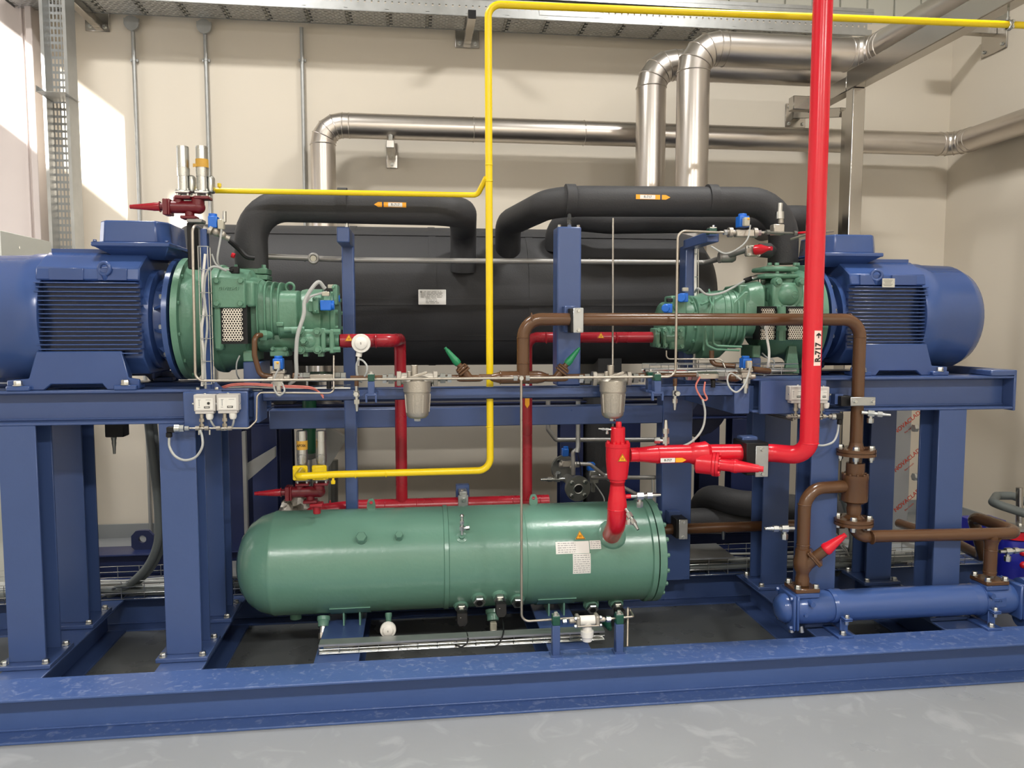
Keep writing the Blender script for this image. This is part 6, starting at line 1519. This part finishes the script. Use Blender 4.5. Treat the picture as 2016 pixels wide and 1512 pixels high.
for px in (1124,):
    x0 = W(px-62,30,5.97).x; x1 = W(px+63,35,5.97).x; m = MB(); m.bx(x0, x1, Y0-.004, Y0-.001, zT+.03, zT+.12); m.build('joint_plate', GV, ct)
    for k in range(6): MB().bolt((x0+.05+k*(x1-x0-.1)/5,Y0-.004,zT+.078), (0,-1,0), .012, .005).build('bolt', ZI, ct)
# second narrow tray in front / above
t = thing('cable_tray', 'second narrow galvanised rail above the long cable tray', 'cable tray', ((xa+xb)/2,5.9,zT+.2))
m = MB(); m.bx(xa, xb, Y0-.02, Y0+.25, zT+.17, zT+.172); m.bx(xa, xb, Y0-.02, Y0-.018, zT+.14, zT+.20); m.build('rail', GV, t)
def bracket(px, pz0, pz1, label, X=None):
    a = W(px-22,60,6.38).x; b = W(px+26,60,6.38).x; z1 = W(px,pz0,6.38).z; z0 = W(px,pz1,6.38).z; xm = (a+b)/2
    t = thing('wall_bracket', label, 'bracket', (xm,6.38,z0), 'steel wall brackets')
    MB().bx(a, b, 6.385, 6.399, z0, z1).build('wall_plate', ST, t, bev=.004)
    MB().bx(xm-.03, xm+.03, 5.86, 6.385, zT-.066, zT-.006).build('arm', ST, t, bev=.004)
    MB().bx(xm-.029, xm+.029, 5.85, 5.86, zT-.065, zT-.007).build('end_cap', M['rubber'], t)
    for x in (a+.035, b-.035): MB().bolt((x,6.385,z0+.035), (0,-1,0), .022).build('bolt', ZI, t)
bracket(189, 5, 61, 'steel bracket under the cable tray nearest the left corner column')
bracket(918, 40, 94, 'steel bracket under the cable tray beside the yellow pipe')
# conduits
for px, pt, pb, lb in ((262,48,520,'grey conduit dropping down the wall nearest the sunlit patch'), (404,62,520,'grey conduit dropping down the wall behind the upper relief valves'), (594,45,460,'grey conduit dropping down the wall left of the clad pipe bend')):
    x = W(px,100,6.36).x; z1 = zT-.0; t = thing('conduit', lb, 'conduit', (x,6.36,.9), 'vertical wall conduits')
    MB().cyl((x,6.365,.0), (x,6.372,z1), .0145, n=14).build('tubing', GV, t)
    zk_ = W(px,118,6.37).z
    MB().bx(x-.028, x+.028, 6.375, 6.395, zk_-.01, zk_+.01).cyl((x,6.372,zk_-.008), (x,6.372,zk_+.008), .018, n=14).build('saddle_clip', GV, t)
    if px < 500: MB().lathe((x,6.358,zT-.035), (0,-1,0), [(0,.055),(.022,.055)], 20).bx(x-.055, x+.055, 6.34, 6.36, zT-.035, zT).build('outlet_hood', GV, t)
# vertical perforated tray at the left
Yv = 5.8; xl_ = W(103,300,Yv).x; xr_ = W(152,300,Yv).x
vt = thing('cable_tray', 'upright perforated cable tray standing beside the corner column', 'cable tray', ((xl_+xr_)/2,Yv,1.6))
m = MB(); perf(m, (xl_,Yv+.05,1.6), (1,0,0), (0,0,1), 7, 78, (xr_-xl_)/7, .05, .014, .032)
m.build('perforated_back', GV, vt)
m = MB(); m.bx(xl_-.002, xl_, Yv-.10, Yv+.05, 1.6, 5.5); m.bx(xl_, xl_+.02, Yv-.10, Yv-.098, 1.6, 5.5); m.build('side_flange', GV, vt)
m = MB(); m.bx(xr_, xr_+.002, Yv-.10, Yv+.05, 1.6, 5.5); m.bx(xr_-.02, xr_, Yv-.10, Yv-.098, 1.6, 5.5); m.build('side_flange', GV, vt)
zb_ = W(125,190,Yv-.1).z
m = MB(); m.bx(xl_, xr_+.02, Yv-.20, Yv+.04, zb_, zb_+.003); m.bx(xl_, xl_+.003, Yv-.2, Yv+.04, zb_, zb_+.04); m.build('angle_bracket', GV, vt)
# cabinet
t = thing('electrical_cabinet', 'light grey cabinet standing behind the left motor at the picture edge', 'cabinet', (-2.9,5.2,0))
MB().bx(-3.4, -2.4, 4.87, 5.5, 0, 2.25).build('body', M['cabinet'], t, bev=.004)
MB().cyl((-2.4,5.08,2.17), (-2.397,5.08,2.17), .008, n=12).build('screw', ZI, t)
# ---------------------------------------------------------------- clad pipes
def mitre(pts, R):
    P = [V(p) for p in pts]; out = [P[0]]; marks = []
    for i in range(1, len(P)-1):
        a = (P[i-1]-P[i]).normalized(); b = (P[i+1]-P[i]).normalized(); ang = a.angle(b); t_ = R/math.tan(ang/2)
        c = P[i]+(a+b).normalized()*(R/math.sin(ang/2)); s0 = P[i]+a*t_-c; s1 = P[i]+b*t_-c; tot = s0.angle(s1); ax = s0.cross(s1).normalized()
        k = 4
        for j in range(k+1):
            q = c+Matrix.Rotation(tot*j/k, 3, ax) @ s0; tg = ax.cross(Matrix.Rotation(tot*j/k, 3, ax) @ s0).normalized(); out.append(q); marks.append((q, tg))
        out.append(out[-1]+b*.05); marks.append((out[-1], b.copy())); out.insert(-6, out[-6]+a*.05) if False else None
    out.append(P[-1]); return out, marks
def clad(name, label, pts, r, R, rings=()):
    t = thing(name, label, 'pipe', pts[0], 'shiny clad pipes'); P, mk = mitre(pts, R)
    m = MB(); m.tube(P, r, 0, 40); m.build('cladding', CL, t, ang=12)
    for q, tg in mk+list(rings):
        d = V(tg).normalized(); MB().lathe(V(q)-d*.004, d, [(0,r*.995),(.0015,r+.004),(.004,r+.0055),(.0065,r+.004),(.008,r*.995)], 40).build('bead', CL, t)
    return t
yc = 6.1; zc1 = W(900,254,yc).z; xv1 = W(636,300,yc).x
zA1 = zc1
rings = [((W(px,260,yc).x,yc,zc1),(1,0,0)) for px in (932,1149)]
clad('clad_pipe', 'lower shiny clad pipe with a mitred bend, running along the back wall', [(xv1,yc,1.2), (xv1,yc,zc1), (XR-.16,yc,zc1+.0), (XR-.16,-1.0,zc1)], .094, .15, rings)
t = thing('pipe_bracket', 'small steel bracket under the lower clad pipe', 'bracket', W(770,300,6.38), 'steel wall brackets')
x = W(771,300,6.3).x; z0 = W(772,331,6.38).z
MB().bx(x-.045, x+.045, 6.385, 6.399, z0, z0+.2).build('wall_plate', ST, t, bev=.004); MB().bx(x-.03, x+.03, 5.98, 6.385, z0+.07, z0+.13).build('arm', ST, t, bev=.004); MB().bolt((x,6.385,z0+.03), (0,-1,0), .022).bolt((x,6.05,z0+.13), (0,0,1), .03, .05).build('bolt', ZI, t)
zF = W(1500,100,5.3).z; zB2 = W(1320,128,5.6).z
xF = W(1363,250,5.3).x; xB = W(1281,250,5.6).x
clad('clad_pipe', 'front tall clad pipe rising from the vessel and turning toward the viewer', [(xF,5.3,2.2), (xF,5.3,zF), (W(1712,100,5.3).x,5.3,zF), (W(1712,100,5.3).x,-2.5,zF)], .113, .17)
clad('clad_pipe', 'rear tall clad pipe partly behind the front one', [(xB,5.6,2.2), (xB,5.6,zB2), (W(1700,128,5.6).x,5.6,zB2), (W(1700,128,5.6).x+.0,4.7,zB2)][:3]+[(W(1700,128,5.6).x+.001,5.6,zB2)][:0], .108, .17)
# stainless portal
XP = W(1688,300,5.0).x; zP = W(1690,172,5.0).z
t = thing('pipe_support_frame', 'square steel frame carrying the clad pipes, post behind the right motor', 'steel frame', (XP,5.0,1.0))
MB().bx(XP-.045, XP+.045, 5.0, 5.09, 0, zP).build('post', ST, t, bev=.005)
MB().bx(XP-.045, XP+.045, -1.5, 5.09, zP, zP+.13).build('beam', ST, t, bev=.005)
xp2 = W(1668,300,5.6).x
MB().bx(xp2-.04, xp2+.04, 5.55, 5.63, 0, zP+.02).build('post', ST, t, bev=.005)
MB().bx(XP-.19, XP, 5.55, 5.63, zP+.0, zP+.10).build('beam', ST, t, bev=.005)
MB().bx(XP-.045, XP+.045, 5.09, 5.63, zP, zP+.1).build('beam', ST, t, bev=.005)
wx = W(1565,225,6.38)
bar(MB(), (wx.x+.02,6.38,wx.z), (xp2,5.66,zP+.02), .07, .07).build('brace', ST, t, bev=.004)
MB().bx(wx.x-.08, wx.x+.10, 6.385, 6.399, wx.z-.11, wx.z+.09).build('wall_plate', ST, t, bev=.004)
for a in (-1, 1): MB().bolt((wx.x+.01+a*.06,6.385,wx.z-.08), (0,-1,0), .022).bolt((wx.x+.01+a*.06,6.385,wx.z+.06), (0,-1,0), .022).build('bolt', ZI, t)
c = WX(1955,75,XR-.02)
t = thing('wall_bracket', 'steel bracket on the right wall under the frame beam', 'bracket', c, 'steel wall brackets')
MB().bx(XR-.015, XR-.001, c.y-.14, c.y+.14, c.z-.12, c.z+.16).build('wall_plate', ST, t, bev=.004); MB().bx(XR-.55, XR-.015, c.y-.035, c.y+.035, c.z+.02, c.z+.09).build('arm', ST, t, bev=.004); MB().bolt((XR-.015,c.y+.1,c.z-.08), (-1,0,0), .022).bolt((XR-.015,c.y-.1,c.z-.08), (-1,0,0), .022).build('bolt', ZI, t)
# ================================================================ mesh trays low down
def meshtray(x0, x1, y0, y1, z0, h, label, lid=None, step=.1, rails=3):
    t = thing('wire_tray', label, 'cable tray', ((x0+x1)/2,(y0+y1)/2,z0), 'wire mesh cable trays'); m = MB(); r = .0022
    for y in (y0, y1):
        for k in range(rails): m.cyl((x0,y,z0+h*k/(rails-1)), (x1,y,z0+h*k/(rails-1)), r, n=6)
    for k in range(1, 4): m.cyl((x0,y0+(y1-y0)*k/4,z0), (x1,y0+(y1-y0)*k/4,z0), r, n=6)
    x = x0
    while x <= x1+1e-6:
        m.cyl((x,y0,z0), (x,y0,z0+h), r, n=6).cyl((x,y1,z0), (x,y1,z0+h), r, n=6).cyl((x,y0,z0), (x,y1,z0), r, n=6); x += step
    m.build('wire_mesh', ZI, t)
    for a, b in (lid or []): MB().bx(a, b, y0-.004, y1+.008, z0+h+.003, z0+h+.006).bx(a, b, y0-.006, y0-.004, z0+h-.004, z0+h+.006).build('cover', GV, t)
    return t
a = W(628,1290,3.5).x; b = W(1190,1250,3.5).x
tf = meshtray(a, b, 3.50, 3.55, .196, .04, 'covered wire mesh tray running in front of the green tank', [(a,b)], .09, 3)
random.seed(5)
for i in range(4):
    cable('one of four cables in the covered tray before the green tank', [V((a+.02+(b-a-.04)*k/8, 3.51+i*.010+random.uniform(-.003,.003), .21+random.uniform(0,.014))) for k in range(9)], .004, [M['cable'],M['rubber'],M['cable'],M['white']][i], 4, group='cables in the tank tray')
tr = meshtray(-3.3, 3.6, 4.36, 4.64, .195, .10, 'long wire mesh tray on the rear beam, seen left and right of the green tank', [(-1.18,-.2),(.9,1.9)], .12, 4)
for i in range(7):
    random.seed(20+i)
    cable('one of seven cables lying in the long rear tray', [V((-3.2+.45*k, 4.385+i*.035+random.uniform(-.014,.014), .215+random.uniform(0,.03))) for k in range(15)], .008 if i > 1 else .018, M['dkcable'] if i < 3 else M['cable'], 4, group='cables in the rear tray')
# thick cables dropping at the left
for i, (o, l) in enumerate(((0,'front'), (9,'rear'))):
    cable('thick dark grey cable, %s of two, curving from the deck to the rear tray' % l, [W(292+o,830,4.2+i*.05), W(300+o*.8,900,4.2+i*.05), W(308+o*.8,960,4.22+i*.05), W(312+o,1020,4.25+i*.05), W(310+o,1070,4.28+i*.05), W(290+o,1115,4.33+i*.05), W(255+o,1150,4.38+i*.04), W(215+o,1172,4.42+i*.04)], .021, M['dkcable'], 10, n=14)
cable('thin dark cable looping over the rear tray edge', [W(220,1172,4.40), W(224,1158,4.38), W(240,1154,4.36), W(280,1153,4.4)], .008, M['dkcable'])
t = thing('oil_level_switch', 'black box with a pointed tip hanging under the left deck', 'sensor', W(224,880,4.1))
m = MB(); PB(m, 206, 243, 830, 861, 4.06, 4.14); m.build('box', M['rubber'], t, bev=.004); MB().lathe(W(224,861,4.1), (0,0,-1), [(0,.014),(.02,.01),(.03,.011),(.05,.008),(.085,.006)], 14).build('tip', M['iron'], t)
# ================================================================ rear low equipment
zb4 = W(1380,1037,4.25).z
t = thing('oil_pipe', 'brown pipe running low behind the flanged tank end to the right posts', 'pipe', (1.5,4.22,zb4), 'brown oil pipes')
MB().cyl((.9,4.22,zb4), (W(1660,1037,4.22).x,4.22,zb4), .031, n=24).build('tubing', BR, t)
cpz = thing('pipe_clamp', 'zinc plate clamp on the low brown pipe right of the green tank', 'clamp', W(1346,1040,4.17), 'pipe clamps with zinc plates')
zincplate(cpz, 1337, 1354, 1023, 1062, 4.14); PB(MB(), 1331, 1354, 1022, 1060, 4.148, 4.26).build('block', M['rubber'], cpz, bev=.003); PB(MB(), 1317, 1340, 1008, 1030, 4.24, 4.30).build('bracket', BL, cpz)
t = thing('vent_plug', 'small silver nipple under the low brown pipe', 'valve', W(1424,1050,4.2)); MB().cyl(W(1424,1046,4.2), W(1424,1062,4.2), .011, .007, n=12).build('nipple', ZI, t)
# open flange with blue valve behind
fo = thing('open_flange', 'dark steel flange with an open bore and four bolts behind the green tank', 'flange', W(1139,1000,4.45))
c = W(1138,962,4.5); d = V((.12,-1,-.1)).normalized()
IR = M['iron']
m = MB(); m.lathe(c, -d, [(-.006,.024),(-.006,.078),(.012,.078),(.012,.06)], 44); m.lathe(c-d*.014, -d, [(0,.05),(0,.076),(.014,.076),(.014,.03),(.2,.03)], 44); m.build('flange', IR, fo)
MB().lathe(c, d, [(-.10,.0265),(.0,.0265),(.0062,.026)], 28).build('bore', M['rubber'], fo)
MB().torus(c+d*.006, d, .028, .004, 28, 8).build('bore_lip', ZI, fo)
_, fu, fv = frame_of(d)
for i in range(4):
    a = pi/4+i*pi/2; MB().bolt(c+d*.006+fu*.058*math.cos(a)+fv*.058*math.sin(a), d, .02, .012).build('bolt', ZI, fo)
fb = thing('blank_flange', 'steel disc flange behind the open flange', 'flange', W(1110,925,4.9))
c2 = W(1108,921,4.9); MB().lathe(c2, (.25,-1,0), [(0,.03),(0,.085),(.018,.085),(.018,.03)], 40).cyl(c2, c2+V((.05,.3,-.02)), .04, n=20).build('disc', IR, fb)
for i in range(4):
    a = i*pi/2+.6; MB().bolt(c2+V((.08*math.cos(a)*.8,-.02,.065*math.sin(a))), (.25,-1,0), .018).build('bolt', ZI, fb)
t = thing('solenoid_valve', 'solenoid valve with blue coil behind the open steel flange', 'valve', W(1117,910,4.75), 'solenoid valves with blue coils')
c = W(1116,912,4.78); m = MB(); m.box(c, (.07,.06,.04)).cyl(c-V((.05,0,.01)), c+V((.08,0,-.01)), .02, n=16).ball(c+V((.03,-.03,-.02)), .02, 12); m.build('body', M['cast'], t, bev=.004)
PB(MB(), 1108, 1120, 884, 899, 4.75, 4.80).build('coil', M['blueplastic'], t, bev=.004); MB().cyl(W(1114,885,4.77), W(1114,879,4.77), .016, n=16).build('coil_cap', M['blueplastic'], t); PB(MB(), 1120, 1128, 884, 892, 4.76, 4.8).build('connector', M['rubber'], t)
svc(W(1112,943,4.6), (-1,0,0), (0,-.5,.8), 'silver service valve left of the open steel flange', 1.25)
t = thing('solenoid_valve', 'solenoid valve with dark body tucked behind the tall red valve', 'valve', W(1170,940,4.75), 'solenoid valves with blue coils')
c = W(1168,938,4.75); m = MB(); m.box(c, (.06,.06,.08)).cyl(c, c+V((.09,0,0)), .02, n=14).cyl(c, c-V((0,0,.1)), .014, n=12); m.build('body', IR, t, bev=.004); PB(MB(), 1158, 1172, 912, 928, 4.75, 4.8).build('coil', M['blueplastic'], t, bev=.004)
pipe('grey_pipe', 'grey pipe stepping down from the middle frame and running right', 'pipe', [W(1079,790,4.7), W(1079,845,4.7), W(1095,866,4.7), W(1290,866,4.7)], .0145, M['greypipe'], .02, 'grey pipes')
pipe('grey_pipe', 'upright grey conduit ending above the open flange', 'pipe', [W(1138,790,4.55), W(1138,880,4.55), W(1136,890,4.55)], .014, M['galv'], .01, 'grey pipes')
pipe('grey_pipe', 'short upright grey pipe behind the open flange', 'pipe', [W(1140,882,4.62), W(1128,890,4.62), W(1129,935,4.62)], .013, M['greypipe'], .02, 'grey pipes')
pipe('grey_pipe', 'grey pipe sloping down behind the tall red valve', 'pipe', [W(1135,913,4.65), W(1162,914,4.65), W(1200,945,4.65), W(1262,978,4.6)], .012, M['greypipe'], .02, 'grey pipes')
pipe('grey_pipe', 'level grey pipe behind the red valve ending at the blue post', 'pipe', [W(1165,940,4.7), W(1290,940,4.45)], .013, M['greypipe'], 0, 'grey pipes')
for dx in (0, 8): pipe('grey_pipe', 'thin upright steel conduit on the blue post, %s of two' % ('left' if not dx else 'right'), 'pipe', [W(1284+dx*.8,944,4.28), W(1285+dx*.8,1093,4.28)], .004, ZI, 0, 'grey pipes')
cable('thin dark cable hanging by the upright grey conduit', [W(1137,892,4.5), W(1142,915,4.5), W(1144,935,4.5)], .003, M['rubber'])
cable('thin grey cable leaning across the black upright pipe', [W(1168,948,4.7), W(1190,985,4.7), W(1170,998,4.7)], .004)
cable('grey cable dropping behind the flanged tank end', [W(1284,978,4.3), W(1280,990,4.3), W(1268,1008,4.3)], .005)
# dark toothed flange disk of a pump behind
t = thing('motor_cover', 'dark blue toothed round cover behind the looping grey cable', 'cover', W(1370,850,5.0))
c = W(1378,800,5.1)
m = MB(); m.lathe(c, (0,1,0), [(0,.05),(0,.20),(.06,.215),(.12,.215),(.12,.05)], 48)
for i in range(24): a = 2*pi*i/24; m.box(c+V((.213*math.cos(a),.09,.213*math.sin(a))), (.022,.05,.022), Matrix.Rotation(-a, 3, 'Y'))
m.build('cover', NV, t)
# bits seen left: clear strap etc
t = thing('grey_strut', 'grey steel frame with a slanting strut behind the domed tank end', 'steel frame', W(500,1100,4.75))
m = MB(); PB(m, 480, 487, 850, 1170, 4.72, 4.76); m.build('upright', GV, t)
_q = [W(a,b,4.78) for a,b in ((487,912),(541,880),(541,901),(487,947))]; MB().prism([(p.x,p.z) for p in reversed(_q)], (0,4.78,0), (1,0,0), (0,0,1), (0,1,0), .05).build('strut', GV, t)
t = thing('green_tube', 'dark green plastic tube hanging behind the slender blue post', 'tube', W(612,900,5.0)); MB().cyl(W(609,785,5.0), W(609,892,5.0), .045, .04, n=20).build('tubing', mat('dark_green_tube', (10,70,44), .4), t); MB().lathe(W(609,892,5.0), (0,0,-1), [(0,.055),(.03,.05),(.04,.02)], 20).build('end_cap', M['iron'], t)
t = thing('grey_chute', 'pale grey duct slanting down behind the plain silver barrel', 'duct', W(650,900,5.5))
bar(MB(), W(665,850,5.5), W(630,905,5.5), .08, .16).build('duct', GV, t); MB().cyl(W(656,905,5.6), W(656,1020,5.6), .035, n=20).build('upright', M['iron'], t)
# plastic film
t = thing('plastic_film', 'crumpled clear plastic film behind the lower red changeover valve', 'film', W(590,1005,4.9))
film = mat('plastic_film', (206,200,190), .35, var=.1, bump=1, bscale=10)
vs_f = []; fs_f = []; random.seed(9)
for j in range(9):
    for i in range(15):
        p = W(556+i*6.2+(8-j)*(1.0 if i < 7 else -1.0)*abs(i-7)*.35*-.5, 1012-j*7*(1-abs(i-6)*.09), 4.8+.05*math.sin(i*1.3+j)); vs_f.append(p+V((0,random.uniform(-.03,.03),0)))
for j in range(8):
    for i in range(14): k = j*15+i; fs_f.append((k,k+1,k+16,k+15))
MB().add(vs_f, fs_f).build('film', film, t, ang=20)
# grey board with red print
t = thing('grey_board', 'tall grey film-covered board with slanted red lettering behind the right columns', 'board', W(1720,1090,5.2))
xa = W(1657,900,5.2).x; xb = W(1792,900,5.2).x; gb = mat('grey_board', (150,152,154), .45)
MB().bx(xa, xb, 5.2, 5.23, .19, 1.40).build('board', gb, t, bev=.003)
for py in (832, 906, 985):
    text('NOVACLAD', 'slanted_print', M['signred'], t, W(1786,py,5.198), .045, (.78,0,.62), (-.62,0,.78), bold=.0006)
    text('fine metals', 'slanted_print', M['signred'], t, W(1790,py+13,5.198), .02, (.78,0,.62), (-.62,0,.78))
for py in (843, 939): 
    for px in (1650, 1798): MB().hexa(W(px,py,5.15), (1,0,0), .05, .03).build('bolt', ZI, t)
# rear pump at the far right
t = thing('water_pump', 'deep blue motor pump with red ring behind the brown pipe end', 'pump', W(1960,1130,4.2))
PBL = M['pump']
MB().lathe(W(1884,1052,4.75), (1,-.25,-.02), [(0,.03),(0,.07),(.03,.085),(.20,.085),(.22,.05),(.22,.01)], 32).build('motor', PBL, t)
m = MB(); PB(m, 1921, 1981, 1026, 1052, 4.5, 4.66); m.build('terminal_box', PBL, t, bev=.004)
m = MB(); m.lathe(W(1992,1060,4.3), (0,0,-1), [(0,.05),(0,.085),(.10,.10),(.24,.10),(.27,.08),(.30,.05)], 36); m.ball(W(1975,1085,4.35), .085, 24); m.build('volute', PBL, t)
MB().lathe(W(1998,1052,4.3), (0,0,-1), [(-.03,.05),(-.03,.078),(.02,.078),(.02,.05)], 32).build('red_ring', M['red'], t)
MB().lathe(W(1998,1040,4.3), (0,0,1), [(0,.04),(0,.09),(.015,.09),(.016,.03)], 32).build('top_flange', M['galv'], t)
for px in (1980, 2008): MB().bolt(W(px,1036,4.24), (0,0,1), .022).build('bolt', ZI, t)
for px in (1940, 1920): MB().cyl(W(px-5,1032 if px > 1930 else 1025,4.55), W(px+4,1033 if px > 1930 else 1026,4.5), .018, n=14).build('cable_gland', M['galv'], t)
for py in (1088, 1112): MB().ball(W(2014,py,4.2), .022, 12).build('red_knob', M['red'], t)
pipe('grey_pipe', 'dark grey insulated pipe loop sticking out above the far right pump', 'pipe', [W(2040,1018,4.0), W(1954,990,4.1), W(1962,976,4.5), W(1996,976,4.5), W(2040,1000,4.4)], .026, M['dkcable'], .05, 'grey pipes')
pipe('grey_pipe', 'upright steel pipe stub above the far right pump', 'pipe', [W(2007,1040,4.3), W(2007,960,4.3)], .02, ST, 0, 'grey pipes')
cable('dark grey cable bundle drooping behind the rear right columns', [W(1652,960,4.6), W(1668,1010,4.6), W(1678,1060,4.55), W(1668,1100,4.5), W(1645,1130,4.45)], .02, M['dkcable'])
for i in range(2): cable('thin grey cable crossing behind the brown lower elbow, %s of two' % ('upper','lower')[i], [W(1640,1045+i*12,4.5), W(1655,1062+i*12,4.5), W(1672,1095,4.48)], .005)
# white plinth right
t = thing('concrete_plinth', 'pale grey plinth under the far right pump', 'plinth', (3.6,4.9,0)); MB().bx(2.9, 4.3, 4.65, 5.4, 0, .19).build('block', M['base'], t, bev=.004)
# silver mixing block seen through gap under left compressor
t = thing('clad_drum', 'shiny short drum seen below the black vessel behind the left flow switch', 'drum', W(655,750,5.3)); MB().cyl(W(640,737,5.3), W(640,800,5.3), .11, n=32).build('drum', CL, t)
